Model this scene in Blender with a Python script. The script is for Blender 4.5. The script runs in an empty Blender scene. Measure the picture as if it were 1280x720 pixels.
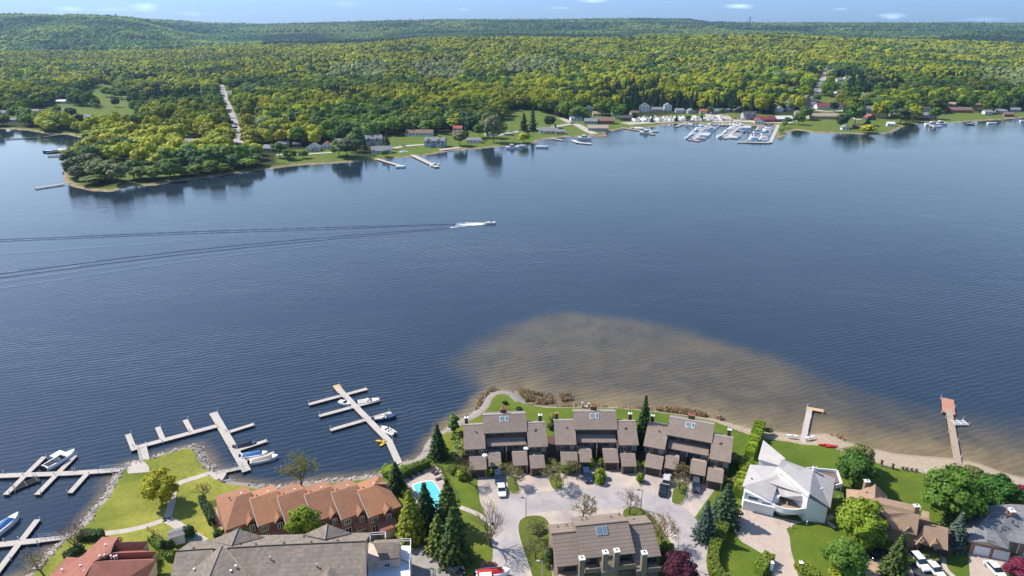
import bpy, math, random
import numpy as np
from mathutils import Vector, Matrix
from mathutils.geometry import tessellate_polygon
random.seed(7); rng = np.random.default_rng(11)
R = math.radians
scene = bpy.context.scene
COL = scene.collection
# ---------------------------------------------------------------- camera (the survey station: a drone 100 m above the lake)
FPX, CAMH, PITCH = 853.0, 100.0, R(21)
cam = bpy.data.cameras.new('camera'); camo = bpy.data.objects.new('camera', cam); COL.objects.link(camo)
camo.location = (0, 0, CAMH); camo.rotation_euler = (math.pi/2-PITCH, 0, 0)
cam.sensor_width = 36; cam.lens = 36*FPX/1280; cam.clip_end = 60000; cam.clip_start = .5
scene.camera = camo
cA, sA = math.cos(PITCH), math.sin(PITCH)
def G(px, py, z=0.0):
    """survey bearing (photo pixel) -> plan position at height z"""
    v = (360-py)/FPX
    dy = cA+v*sA; dz = -sA+v*cA
    t = (z-CAMH)/dz
    return ((px-640)/FPX*t, dy*t)
def G3(px, py, z=0.0): a = G(px, py, z); return (a[0], a[1], z)
def S(x, y, z):
    zz = z-CAMH; d = y*cA-zz*sA; u = y*sA+zz*cA
    return 640+FPX*x/d, 360-FPX*u/d
# ---------------------------------------------------------------- helpers
def tag(o, label=None, cat=None, group=None, kind=None):
    if label: o['label'] = label
    if cat: o['category'] = cat
    if group: o['group'] = group
    if kind: o['kind'] = kind
    return o
def empty(name, loc, label=None, cat=None, group=None, rz=0):
    o = bpy.data.objects.new(name, None); COL.objects.link(o); o.location = loc; o.rotation_euler = (0, 0, rz)
    o.empty_display_size = .5
    return tag(o, label, cat, group)
class MB:
    """collects faces; frame = (origin xy z, rotation) places local coordinates in the world"""
    def __init__(s, org=(0, 0, 0), rz=0):
        s.v = []; s.f = []; s.m = []; s.o = org; s.c = math.cos(rz); s.s = math.sin(rz); s.mi = 0; s.smooth = set()
    def P(s, p):
        x, y, z = p
        return (s.o[0]+x*s.c-y*s.s, s.o[1]+x*s.s+y*s.c, s.o[2]+z)
    def face(s, pts):
        n = len(s.v); s.v += [s.P(p) for p in pts]; s.f.append(tuple(range(n, n+len(pts)))); s.m.append(s.mi); return s
    def hexa(s, b, t):
        """b, t: four bottom and four top points (counter-clockwise from above)"""
        n = len(s.v); s.v += [s.P(p) for p in list(b)+list(t)]
        for q in ((3, 2, 1, 0), (4, 5, 6, 7), (0, 1, 5, 4), (1, 2, 6, 5), (2, 3, 7, 6), (3, 0, 4, 7)):
            s.f.append(tuple(n+i for i in q)); s.m.append(s.mi)
        return s
    def box(s, x0, x1, y0, y1, z0, z1, taper=0.0):
        t = taper
        return s.hexa([(x0, y0, z0), (x1, y0, z0), (x1, y1, z0), (x0, y1, z0)],
                      [(x0+t, y0+t, z1), (x1-t, y0+t, z1), (x1-t, y1-t, z1), (x0+t, y1-t, z1)])
    def prism(s, poly, z0, z1, cap=True, zt=None):
        """poly: plan points; zt: optional list of top heights"""
        a = sum(poly[i][0]*poly[(i+1) % len(poly)][1]-poly[(i+1) % len(poly)][0]*poly[i][1] for i in range(len(poly)))
        zt = list(zt) if zt is not None else [z1]*len(poly)
        poly = list(poly)
        if a < 0: poly.reverse(); zt.reverse()
        k = len(poly); n = len(s.v)
        s.v += [s.P((p[0], p[1], z0)) for p in poly]+[s.P((p[0], p[1], z)) for p, z in zip(poly, zt)]
        for i in range(k):
            j = (i+1) % k; s.f.append((n+i, n+j, n+k+j, n+k+i)); s.m.append(s.mi)
        if cap:
            for t in tessellate_polygon([[Vector((p[0], p[1], 0)) for p in poly]]):
                a0, b0, c0 = [poly[i] for i in t]
                cr = (b0[0]-a0[0])*(c0[1]-a0[1])-(b0[1]-a0[1])*(c0[0]-a0[0])
                t = t if cr > 0 else t[::-1]
                s.f.append(tuple(n+k+i for i in t)); s.m.append(s.mi)
                s.f.append(tuple(n+i for i in t[::-1])); s.m.append(s.mi)
        return s
    def slab(s, pts, th):
        """any 3D polygon thickened downward"""
        k = len(pts)
        ax = sum(pts[i][0]*pts[(i+1) % k][1]-pts[(i+1) % k][0]*pts[i][1] for i in range(k))
        pts = list(pts)
        if ax < 0: pts.reverse()
        n = len(s.v); s.v += [s.P(p) for p in pts]+[s.P((p[0], p[1], p[2]-th)) for p in pts]
        s.f.append(tuple(n+i for i in range(k))); s.m.append(s.mi)
        s.f.append(tuple(n+k+i for i in reversed(range(k)))); s.m.append(s.mi)
        for i in range(k):
            j = (i+1) % k; s.f.append((n+i, n+k+i, n+k+j, n+j)); s.m.append(s.mi)
        return s
    def tube(s, pts, rad, n=6, cap=True):
        pts = [Vector(s.P(p)) for p in pts]
        if not hasattr(rad, '__len__'): rad = [rad]*len(pts)
        base = len(s.v); up = Vector((0, 0, 1))
        for i, p in enumerate(pts):
            d = (pts[min(i+1, len(pts)-1)]-pts[max(i-1, 0)]).normalized()
            a = d.cross(up)
            if a.length < .05: a = d.cross(Vector((1, 0, 0)))
            a.normalize(); b = d.cross(a)
            for k in range(n):
                t = 2*math.pi*k/n; q = p+(a*math.cos(t)+b*math.sin(t))*rad[i]; s.v.append(tuple(q))
        for i in range(len(pts)-1):
            for k in range(n):
                a0 = base+i*n+k; b0 = base+i*n+(k+1) % n
                s.f.append((a0, a0+n, b0+n, b0)); s.m.append(s.mi)
        if cap:
            s.f.append(tuple(base+k for k in range(n))); s.m.append(s.mi)
            e = base+(len(pts)-1)*n; s.f.append(tuple(e+k for k in reversed(range(n)))); s.m.append(s.mi)
        return s
    def build(s, name, mats, parent=None, smooth=False):
        me = bpy.data.meshes.new(name)
        off = parent.matrix_local.inverted() if parent is not None and parent.parent is None else None
        o = bpy.data.objects.new(name, me)
        vs = s.v
        if parent is not None:
            # world-coordinate vertices -> the root's frame
            root = parent
            while root.parent is not None: root = root.parent
            M = (Matrix.Translation(root.location) @ Matrix.Rotation(root.rotation_euler.z, 4, 'Z')).inverted()
            vs = [tuple(M @ Vector(v)) for v in s.v]
            o.parent = parent
        me.from_pydata(vs, [], s.f)
        if not isinstance(mats, (list, tuple)): mats = [mats]
        for m in mats: me.materials.append(m)
        if any(s.m): me.polygons.foreach_set('material_index', s.m)
        if smooth: me.polygons.foreach_set('use_smooth', [True]*len(me.polygons))
        me.update()
        COL.objects.link(o)
        return o
def copy_tree(o, parent=None):
    c = o.copy(); COL.objects.link(c); c.parent = parent
    for ch in CH.get(o.name, None) or [k for k in o.children]:
        copy_tree(ch, c)
    return c
CH = {}
def smoothpoly(p, n=2, closed=True):
    for _ in range(n):
        q = []
        k = len(p)
        for i in range(k if closed else k-1):
            a = p[i]; b = p[(i+1) % k]
            q.append(tuple(.75*x+.25*y for x, y in zip(a, b))); q.append(tuple(.25*x+.75*y for x, y in zip(a, b)))
        if not closed: q = [p[0]]+q+[p[-1]]
        p = q
    return p
def sdf(X, Y, poly):
    """signed distance to a polygon, positive inside"""
    P = np.array(poly, float); shp = X.shape; X = X.ravel(); Y = Y.ravel()
    d = np.full(X.shape, 1e18); ins = np.zeros(X.shape, bool)
    for i in range(len(P)):
        a = P[i]; b = P[(i+1) % len(P)]
        e = b-a; wx = X-a[0]; wy = Y-a[1]
        t = np.clip((wx*e[0]+wy*e[1])/(e@e+1e-12), 0, 1)
        d = np.minimum(d, (wx-e[0]*t)**2+(wy-e[1]*t)**2)
        c = ((a[1] <= Y) & (b[1] > Y)) | ((b[1] <= Y) & (a[1] > Y))
        with np.errstate(divide='ignore', invalid='ignore'):
            xi = a[0]+(Y-a[1])/(b[1]-a[1]+1e-30)*e[0]
        ins ^= c & (X < xi)
    d = np.sqrt(d); return np.where(ins, d, -d).reshape(shp)
def vnoise(X, Y, sc, seed=0):
    """smooth value noise in -1..1"""
    X = X/sc; Y = Y/sc; xi = np.floor(X).astype(np.int64); yi = np.floor(Y).astype(np.int64); fx = X-xi; fy = Y-yi
    fx = fx*fx*(3-2*fx); fy = fy*fy*(3-2*fy)
    def h(a, b):
        n = (a*374761393+b*668265263+seed*982451653) & 0x7fffffff
        n = ((n ^ (n >> 13))*1274126177) & 0x7fffffff
        return ((n ^ (n >> 16)) & 0xffff)/32767.5-1
    return (h(xi, yi)*(1-fx)+h(xi+1, yi)*fx)*(1-fy)+(h(xi, yi+1)*(1-fx)+h(xi+1, yi+1)*fx)*fy
def sstep(a, b, x): t = np.clip((x-a)/(b-a), 0, 1); return t*t*(3-2*t)
def grid_mesh(name, X, Y, Z, mat, attrs=None, smooth=True):
    ny, nx = X.shape
    me = bpy.data.meshes.new(name)
    co = np.stack([X, Y, Z], -1).reshape(-1, 3).astype(np.float32)
    i = np.arange(ny*nx).reshape(ny, nx)
    q = np.stack([i[:-1, :-1], i[:-1, 1:], i[1:, 1:], i[1:, :-1]], -1).reshape(-1, 4).astype(np.int32)
    me.vertices.add(len(co)); me.vertices.foreach_set('co', co.ravel())
    me.loops.add(q.size); me.loops.foreach_set('vertex_index', q.ravel())
    me.polygons.add(len(q)); me.polygons.foreach_set('loop_start', np.arange(0, q.size, 4, dtype=np.int32))
    try: me.polygons.foreach_set('loop_total', np.full(len(q), 4, dtype=np.int32))
    except Exception: pass
    me.update(calc_edges=True)
    if smooth: me.polygons.foreach_set('use_smooth', [True]*len(q))
    for k, v in (attrs or {}).items():
        a = me.attributes.new(k, 'FLOAT', 'POINT'); a.data.foreach_set('value', v.ravel().astype(np.float32))
    me.materials.append(mat)
    o = bpy.data.objects.new(name, me); COL.objects.link(o); return o
# ---------------------------------------------------------------- materials
class NT:
    def __init__(s, name):
        s.m = bpy.data.materials.new(name); s.m.use_nodes = True; s.t = s.m.node_tree; s.b = s.t.nodes['Principled BSDF']
        s.out = s.t.nodes['Material Output']
    def n(s, typ, **kw):
        nd = s.t.nodes.new(typ)
        for k, v in kw.items():
            if k in nd.inputs.keys() if hasattr(nd.inputs, 'keys') else False: nd.inputs[k].default_value = v
            else: setattr(nd, k, v)
        return nd
    def link(s, a, b): s.t.links.new(a, b)
    def coord(s, which='Object'): return s.n('ShaderNodeTexCoord').outputs[which]
    def mapping(s, vec, scale=(1, 1, 1), rot=(0, 0, 0)):
        m = s.n('ShaderNodeMapping'); m.inputs['Scale'].default_value = scale; m.inputs['Rotation'].default_value = rot
        s.link(vec, m.inputs['Vector']); return m.outputs[0]
    def noise(s, vec, scale, detail=3, rough=.55, dist=0):
        n = s.n('ShaderNodeTexNoise'); n.inputs['Scale'].default_value = scale; n.inputs['Detail'].default_value = detail
        n.inputs['Roughness'].default_value = rough; n.inputs['Distortion'].default_value = dist
        s.link(vec, n.inputs['Vector']); return n.outputs['Fac']
    def ramp(s, fac, stops):
        r = s.n('ShaderNodeValToRGB'); e = r.color_ramp.elements
        while len(e) < len(stops): e.new(.5)
        for i, (p, c) in enumerate(stops): e[i].position = p; e[i].color = (*c, 1) if len(c) == 3 else c
        s.link(fac, r.inputs[0]); return r.outputs[0]
    def mix(s, fac, a, b, mode='MIX'):
        m = s.n('ShaderNodeMix'); m.data_type = 'RGBA'; m.blend_type = mode
        for i, v in ((0, fac), (6, a), (7, b)):
            if hasattr(v, 'links'): s.link(v, m.inputs[i])
            elif isinstance(v, (tuple, list)): m.inputs[i].default_value = (*v, 1) if len(v) == 3 else v
            else: m.inputs[i].default_value = v
        return m.outputs[2]
    def math(s, op, a, b=None, clamp=False):
        m = s.n('ShaderNodeMath'); m.operation = op; m.use_clamp = clamp
        for i, v in ((0, a), (1, b)):
            if v is None: continue
            if hasattr(v, 'links'): s.link(v, m.inputs[i])
            else: m.inputs[i].default_value = v
        return m.outputs[0]
    def maprange(s, v, a, b, c=0, d=1):
        m = s.n('ShaderNodeMapRange'); s.link(v, m.inputs[0])
        for i, x in enumerate((a, b, c, d)): m.inputs[i+1].default_value = x
        return m.outputs[0]
    def attr(s, name, typ='GEOMETRY'):
        a = s.n('ShaderNodeAttribute'); a.attribute_name = name; a.attribute_type = typ; return a
    def bump(s, h, strength=.3, dist=.1):
        b = s.n('ShaderNodeBump'); b.inputs['Strength'].default_value = strength; b.inputs['Distance'].default_value = dist
        s.link(h, b.inputs['Height']); s.link(b.outputs[0], s.b.inputs['Normal']); return b.outputs[0]
    def base(s, c):
        if hasattr(c, 'links'): s.link(c, s.b.inputs['Base Color'])
        else: s.b.inputs['Base Color'].default_value = (*c, 1)
    def set(s, **kw):
        for k, v in kw.items(): s.b.inputs[k.replace('_', ' ')].default_value = v
        return s
def simple(name, c, rough=.7, var=.15, scale=1.5, bump=0, spec=.3, metal=0, c2=None, dirt=.35):
    """plain painted/weathered surface with blotchy variation"""
    t = NT(name); co = t.coord()
    f = t.noise(co, scale, 5, .65)
    lo = tuple(x*(1-var) for x in c) if c2 is None else c2; hi = tuple(min(x*(1+var), .95) for x in c)
    col = t.ramp(f, [(.3, lo), (.7, hi)])
    f2 = t.noise(co, scale*.23, 3, .6)
    col = t.mix(t.maprange(f2, .5, .75, 0, dirt), col, tuple(x*.72 for x in c))
    t.base(col); t.set(Roughness=rough, Metallic=metal); t.b.inputs['Specular IOR Level'].default_value = spec
    if bump: t.bump(f, bump, .05)
    return t.m
def shingle(name, c, c2, rows=.28, tabs=.0, var=.5, contrast=.25):
    """roofing laid in courses that follow the height of the slope"""
    t = NT(name); co = t.coord()
    sep = t.n('ShaderNodeSeparateXYZ'); t.link(co, sep.inputs[0])
    z = t.math('DIVIDE', sep.outputs[2], rows)
    fr = t.math('FRACT', z)
    cell = t.math('FLOOR', z)
    # per-tab tone: white noise on (x+y quantised, course)
    cmb = t.n('ShaderNodeCombineXYZ')
    t.link(t.math('FLOOR', t.math('MULTIPLY', t.math('ADD', sep.outputs[0], t.math('MULTIPLY', cell, .37)), 1.6)), cmb.inputs[0])
    t.link(t.math('FLOOR', t.math('MULTIPLY', sep.outputs[1], 1.1)), cmb.inputs[1]); t.link(cell, cmb.inputs[2])
    wn = t.n('ShaderNodeTexWhiteNoise'); wn.noise_dimensions = '3D'; t.link(cmb.outputs[0], wn.inputs[0])
    col = t.mix(t.maprange(wn.outputs[0], 0, 1, 0, var), c, c2)
    big = t.noise(co, .35, 4, .6); col = t.mix(t.maprange(big, .42, .72, 0, .5), col, tuple((a+b)/2*.82 for a, b in zip(c, c2)))
    edge = t.math('LESS_THAN', fr, .22)
    col = t.mix(t.math('MULTIPLY', edge, contrast), col, tuple(x*.35 for x in c))
    t.base(col); t.set(Roughness=.85); t.b.inputs['Specular IOR Level'].default_value = .2
    t.bump(t.math('ADD', fr, t.math('MULTIPLY', wn.outputs[0], .5)), .5, .05)
    return t.m
def brick(name, c, c2, scale=1.0):
    t = NT(name); co = t.coord()
    sep = t.n('ShaderNodeSeparateXYZ'); t.link(co, sep.inputs[0]); cmb = t.n('ShaderNodeCombineXYZ')
    t.link(t.math('ADD', sep.outputs[0], sep.outputs[1]), cmb.inputs[0]); t.link(sep.outputs[2], cmb.inputs[1])
    b = t.n('ShaderNodeTexBrick'); t.link(cmb.outputs[0], b.inputs['Vector'])
    b.inputs['Color1'].default_value = (*c, 1); b.inputs['Color2'].default_value = (*c2, 1); b.inputs['Mortar'].default_value = (.32, .28, .25, 1)
    b.inputs['Scale'].default_value = 2.2/scale; b.inputs['Mortar Size'].default_value = .012; b.inputs['Row Height'].default_value = .2
    f = t.noise(co, .8, 4, .6); col = t.mix(t.maprange(f, .4, .7, 0, .4), b.outputs[0], tuple(x*.65 for x in c))
    t.base(col); t.set(Roughness=.9); t.b.inputs['Specular IOR Level'].default_value = .2
    return t.m
def siding(name, c, pitch=.25, vert=False, var=.12):
    t = NT(name); co = t.coord(); sep = t.n('ShaderNodeSeparateXYZ'); t.link(co, sep.inputs[0])
    src = t.math('ADD', sep.outputs[0], sep.outputs[1]) if vert else sep.outputs[2]
    z = t.math('DIVIDE', src, pitch); fr = t.math('FRACT', z)
    wn = t.n('ShaderNodeTexWhiteNoise'); wn.noise_dimensions = '1D'; t.link(t.math('FLOOR', z), wn.inputs['W'])
    f = t.noise(co, .7, 5, .65)
    col = t.mix(t.maprange(wn.outputs[0], 0, 1, 0, .4), tuple(min(x*(1+var), .9) for x in c), tuple(x*(1-var) for x in c))
    col = t.mix(t.maprange(f, .45, .7, 0, .35), col, tuple(x*.7 for x in c))
    col = t.mix(t.math('MULTIPLY', t.math('LESS_THAN', fr, .1), .5), col, tuple(x*.4 for x in c))
    t.base(col); t.set(Roughness=.8); t.b.inputs['Specular IOR Level'].default_value = .25
    return t.m
def glassmat(name, c=(.02, .035, .045), rough=.08):
    t = NT(name); t.base(c); t.set(Roughness=rough); t.b.inputs['Specular IOR Level'].default_value = .8; return t.m
def leafmat(name, instancer=False, gloss=.25):
    """foliage: the colour of the tree (object colour, or the instance's tint), varied leaf by leaf"""
    t = NT(name)
    if instancer: c = t.attr('tint', 'INSTANCER').outputs['Color']
    else: c = t.n('ShaderNodeObjectInfo').outputs['Color']
    geo = t.n('ShaderNodeNewGeometry')
    f = geo.outputs['Random Per Island']
    hsv = t.n('ShaderNodeHueSaturation'); t.link(c, hsv.inputs['Color'])
    t.link(t.maprange(f, 0, 1, .65, 1.35), hsv.inputs['Value'])
    n = t.noise(t.coord(), .45, 2, .5)
    t.link(t.maprange(n, .3, .7, .485, .515), hsv.inputs['Hue'])
    t.base(hsv.outputs[0]); t.set(Roughness=.65); t.b.inputs['Specular IOR Level'].default_value = gloss
    # some light passes through the leaves
    tr = t.n('ShaderNodeBsdfTranslucent'); t.link(hsv.outputs[0], tr.inputs[0])
    mx = t.n('ShaderNodeMixShader'); mx.inputs[0].default_value = .3
    t.link(t.b.outputs[0], mx.inputs[1]); t.link(tr.outputs[0], mx.inputs[2]); t.link(mx.outputs[0], t.out.inputs[0])
    return t.m
M = {}
M['leaf'] = leafmat('leaf'); M['leaf_far'] = leafmat('leaf_wood', True, .1)
M['bark'] = simple('bark', (.09, .065, .05), .9, .35, 3)
M['bark_pale'] = simple('bark_pale', (.2, .15, .11), .9, .3, 3)
# ---------------------------------------------------------------- light and sky
SUN_AZ, SUN_EL = R(-66), R(47)      # azimuth from +Y towards +X
sd_ = Vector((math.sin(SUN_AZ)*math.cos(SUN_EL), math.cos(SUN_AZ)*math.cos(SUN_EL), math.sin(SUN_EL)))
sl = bpy.data.lights.new('sun', 'SUN'); sl.energy = 4.3; sl.angle = R(.53); sl.color = (1, .93, .82)
so = bpy.data.objects.new('sun', sl); COL.objects.link(so); so.rotation_euler = (-sd_).to_track_quat('-Z', 'Y').to_euler()
so.location = (0, 0, 300)
w = bpy.data.worlds.new('World'); scene.world = w; w.use_nodes = True
nt = w.node_tree; bg = nt.nodes['Background']; bg.inputs[1].default_value = .12
sky = nt.nodes.new('ShaderNodeTexSky'); sky.sky_type = 'NISHITA'; sky.sun_disc = False
sky.sun_elevation = SUN_EL; sky.sun_rotation = SUN_AZ; sky.altitude = 100; sky.air_density = 1.0; sky.dust_density = 0.6; sky.ozone_density = 4.0
# thin clouds low over the horizon: elliptical wisps with ragged edges, by direction
tc = nt.nodes.new('ShaderNodeTexCoord'); sep = nt.nodes.new('ShaderNodeSeparateXYZ'); nt.links.new(tc.outputs['Generated'], sep.inputs[0])
def wm(op, a, b=None, clamp=False):
    m = nt.nodes.new('ShaderNodeMath'); m.operation = op; m.use_clamp = clamp
    for i, v in ((0, a), (1, b)):
        if v is None: continue
        if hasattr(v, 'links'): nt.links.new(v, m.inputs[i])
        else: m.inputs[i].default_value = v
    return m.outputs[0]
kx = wm('DIVIDE', sep.outputs[0], sep.outputs[1]); kz = wm('DIVIDE', sep.outputs[2], sep.outputs[1])
cmb = nt.nodes.new('ShaderNodeCombineXYZ'); nt.links.new(wm('MULTIPLY', kx, 1.0), cmb.inputs[0]); nt.links.new(wm('MULTIPLY', kz, 7.0), cmb.inputs[1])
nz = nt.nodes.new('ShaderNodeTexNoise'); nz.inputs['Scale'].default_value = 22; nz.inputs['Detail'].default_value = 5; nt.links.new(cmb.outputs[0], nz.inputs['Vector'])
tot = None
front = wm('GREATER_THAN', sep.outputs[1], .05)
for cx, cy, ww, hh, op in ((88, 11, 30, 4, .6), (183, 9, 26, 5.5, 1), (925, 7.5, 24, 3, .9), (1115, 20.5, 25, 3.5, .7), (742, 1, 26, 3, .8), (132, 12, 60, 3, .3),
                           (1052, 11, 14, 2, .4), (700, 10, 20, 2, .4), (580, 12, 12, 2, .4), (430, 5, 24, 3, .25), (1230, 24, 40, 3, .3), (240, 17, 20, 2.5, .3), (300, -20, 60, 8, .8), (860, -30, 80, 8, .8)):
    v = (360-cy)/FPX; dy = cA+v*sA; dz = -sA+v*cA
    x0 = (cx-640)/FPX/dy; z0 = dz/dy
    a = wm('DIVIDE', wm('SUBTRACT', kx, x0), ww/FPX/dy); b = wm('DIVIDE', wm('SUBTRACT', kz, z0), hh/FPX*1.15)
    r2 = wm('SQRT', wm('ADD', wm('MULTIPLY', a, a), wm('MULTIPLY', b, b)))
    e = wm('MULTIPLY', wm('SUBTRACT', 1.5, wm('ADD', r2, wm('MULTIPLY', nz.outputs[0], 1.3)), True), op*1.5, True)
    tot = e if tot is None else wm('ADD', tot, e, True)
tot = wm('MULTIPLY', tot, wm('MULTIPLY', front, .95))
mx = nt.nodes.new('ShaderNodeMix'); mx.data_type = 'RGBA'
nt.links.new(tot, mx.inputs[0]); nt.links.new(sky.outputs[0], mx.inputs[6]); mx.inputs[7].default_value = (12, 11, 9.8, 1)
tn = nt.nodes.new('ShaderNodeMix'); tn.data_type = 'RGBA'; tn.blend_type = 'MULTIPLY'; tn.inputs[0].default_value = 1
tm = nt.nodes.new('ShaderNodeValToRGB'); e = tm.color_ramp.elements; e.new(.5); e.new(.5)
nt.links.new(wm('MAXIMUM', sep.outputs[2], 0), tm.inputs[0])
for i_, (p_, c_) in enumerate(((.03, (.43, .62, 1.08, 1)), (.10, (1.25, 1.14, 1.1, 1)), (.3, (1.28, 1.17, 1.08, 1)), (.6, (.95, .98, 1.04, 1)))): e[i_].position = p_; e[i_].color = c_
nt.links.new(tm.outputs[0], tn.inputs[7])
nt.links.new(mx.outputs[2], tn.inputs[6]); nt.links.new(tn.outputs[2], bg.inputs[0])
scene.view_settings.view_transform = 'Standard'; scene.view_settings.look = 'None'; scene.view_settings.exposure = 0.66; scene.view_settings.gamma = 1
scene.render.engine = 'CYCLES'
cy = scene.cycles; cy.max_bounces = 5; cy.diffuse_bounces = 2; cy.glossy_bounces = 3; cy.transmission_bounces = 2; cy.volume_bounces = 0
cy.transparent_max_bounces = 4; cy.use_denoising = True; cy.use_adaptive_sampling = True; cy.adaptive_threshold = .015
cy.caustics_reflective = False; cy.caustics_refractive = False; cy.sample_clamp_indirect = 4
# ---------------------------------------------------------------- shorelines (photo bearings at lake level)
near_px = [(31, 720), (45, 705), (62, 687), (75, 676), (83, 670), (100, 657), (110, 640), (120, 632), (130, 617), (136, 603), (143, 592), (157, 580),
 (180, 574), (200, 568), (220, 562), (248, 555), (258, 565), (263, 577), (272, 586), (277, 594), (294, 602), (312, 604), (345, 608), (384, 603), (410, 599), (442, 596.5), (464, 593.6),
 (485, 590), (497, 580), (505, 576), (517, 575), (527, 566), (530, 558), (535, 550), (543, 544), (558, 534), (570, 526), (586, 519), (596, 510), (600, 500), (610, 491), (627, 487.5),
 (647, 491), (655, 500), (665, 506), (680, 508), (696, 509), (723, 508), (742, 508), (768, 509), (791, 511), (815, 513.5), (838, 516), (862, 519), (893, 523.5), (916, 529.5), (941, 535.5),
 (961, 539), (982, 540.5), (997.5, 543), (1031, 541), (1045, 545), (1060, 552), (1090, 560), (1123, 567), (1157, 570), (1200, 573), (1227, 580), (1253, 590), (1280, 597)]
near_poly = [G(*p) for p in near_px]+[(150, 128), (210, 118), (300, 100), (420, 60), (420, -500), (-420, -500), (-420, 30), (-230, 62), (-140, 86)]
far_px = [(-60, 160), (0, 161), (33, 163), (62, 168), (83, 168), (100, 172), (107, 180), (101, 189), (90, 197), (82, 210), (78, 224), (89, 233), (115, 239), (139, 240), (163, 233), (194, 232), (226, 226), (264, 222), (300, 216),
 (332, 212), (372, 207), (405, 205), (440, 203), (475, 200), (515, 196), (535, 194), (562, 189), (587, 187), (600, 186), (630, 183), (667, 181), (673, 176), (687, 173.5), (708, 171), (732, 171), (760, 170),
 (756, 166), (777, 161), (815, 159), (840, 155), (860, 154), (904, 155), (936, 157), (955, 157), (967, 155), (967, 171), (977.5, 173), (985, 166), (996, 162.5), (1017, 166), (1060, 167), (1094, 168.5),
 (1114, 166), (1130, 158), (1147, 155), (1167, 153), (1186, 154), (1212, 152), (1245, 150), (1280, 147), (1400, 144)]
far_poly = [G(*p) for p in far_px]+[(1300, 860), (14000, 4000), (14000, 26000), (-14000, 26000), (-14000, 4000), (-1300, 760)]
bay = None
# ---------------------------------------------------------------- near ground
def axis(segs):
    out = [segs[0][0]]
    for a, b, st in segs:
        n = max(1, int(round((b-a)/st))); out += list(np.linspace(a, b, n+1)[1:])
    return np.array(out)
xs = axis([(-420, -180, 12), (-180, -105, 3), (-105, 130, 1.0), (130, 180, 3), (180, 420, 12)])
ys = axis([(-500, 60, 20), (60, 95, 3), (95, 180, 1.0), (180, 200, 3)])
X, Y = np.meshgrid(xs, ys)
SD = sdf(X, Y, near_poly)
beachw = sstep(50, 64, X)             # sandy shore to the east, stones to the west
slope = .42*(1-beachw)+.12*beachw
Z = np.clip(SD*slope, -2.5, 1.0)
kk = 1-np.clip((1.0-Z)/.35, 0, 1); Z = np.where(Z > .65, .65+.35*kk*(2-kk)/1.0, Z); Z = np.minimum(Z, 1.0)
Z = np.where(SD < -1, Z+.12*vnoise(X, Y, 2.3, 3), Z)
t = NT('lawn'); co = t.coord()
shore = t.attr('shore').outputs['Fac']; sand = t.attr('sand').outputs['Fac']; dry = t.attr('dry').outputs['Fac']
n1 = t.noise(co, .12, 4, .6); n2 = t.noise(co, 1.3, 5, .7); n3 = t.noise(co, 9, 2, .6)
g = t.ramp(n1, [(.3, (.08, .125, .014)), (.7, (.165, .195, .022))])
g = t.mix(t.maprange(n2, .35, .7, 0, .65), g, (.055, .105, .014))
dryn = t.math('MULTIPLY', dry, t.maprange(t.math('ADD', n2, t.math('MULTIPLY', n1, .6)), .55, .95, .15, 1))
g = t.mix(dryn, g, (.34, .31, .06))
g = t.mix(t.maprange(n3, .3, .8, 0, .25), g, (.04, .07, .01))
# mown stripes on the big lawns
sp = t.n('ShaderNodeSeparateXYZ'); t.link(t.mapping(co, rot=(0, 0, R(-17))), sp.inputs[0])
st = t.math('SINE', t.math('MULTIPLY', sp.outputs[1], 1.9)); g = t.mix(t.math('MULTIPLY', t.maprange(st, -.3, .3, 0, .28), t.math('SUBTRACT', 1, dry)), g, (.06, .13, .016))
vor = t.n('ShaderNodeTexVoronoi'); vor.inputs['Scale'].default_value = 1.1; t.link(co, vor.inputs['Vector'])
rock = t.mix(t.maprange(n3, .3, .7), (.34, .30, .27), (.2, .175, .155))
sandc = t.mix(t.maprange(n2, .35, .7), (.42, .335, .25), (.30, .235, .17))
sc_ = t.mix(sand, rock, sandc)
wob = t.math('ADD', shore, t.math('MULTIPLY', t.math('SUBTRACT', n2, .5), 1.2))
isl = t.maprange(wob, -.25, .25)
col = t.mix(isl, sc_, g)
wet = t.attr('wet').outputs['Fac']; col = t.mix(t.maprange(t.math('ADD', wet, t.math('MULTIPLY', n2, .5)), .15, .5, .6, 0), col, (.085, .07, .05))
t.base(col); t.set(Roughness=.95); t.b.inputs['Specular IOR Level'].default_value = .15
t.bump(t.math('ADD', n3, n2), .5, .08)
lawnmat = t.m
# width of the bare shore band between water and grass
band = np.where(X < -60, 2.3, np.where(X < -20, 2.8, 2.6))
band = band+sstep(52, 62, X)*2.2+sstep(62, 100, X)*4.3+sstep(96, 112, X)*2.5
band = np.where((X > -17) & (X < 2) & (Y > 150), 3.6, band)
band = np.where((X > 3) & (X < 50), 1.7, band)
shore_a = SD-band
sand_a = sstep(2, 10, X)
px_, py_ = S(X, np.maximum(Y, 60), 1.0)
dry_a = (1-sstep(-62, -54, X))*1.0+.35*sstep(-56, -50, X)*(1-sstep(2, 12, X))
dry_a = np.clip(dry_a*(.75+.6*vnoise(X, Y, 9, 5)), 0, 1)
go = grid_mesh('ground', X, Y, Z, lawnmat, {'shore': shore_a, 'sand': sand_a, 'dry': dry_a, 'wet': np.clip(Z/.7, 0, 1)})
tag(go, kind='structure')
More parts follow.
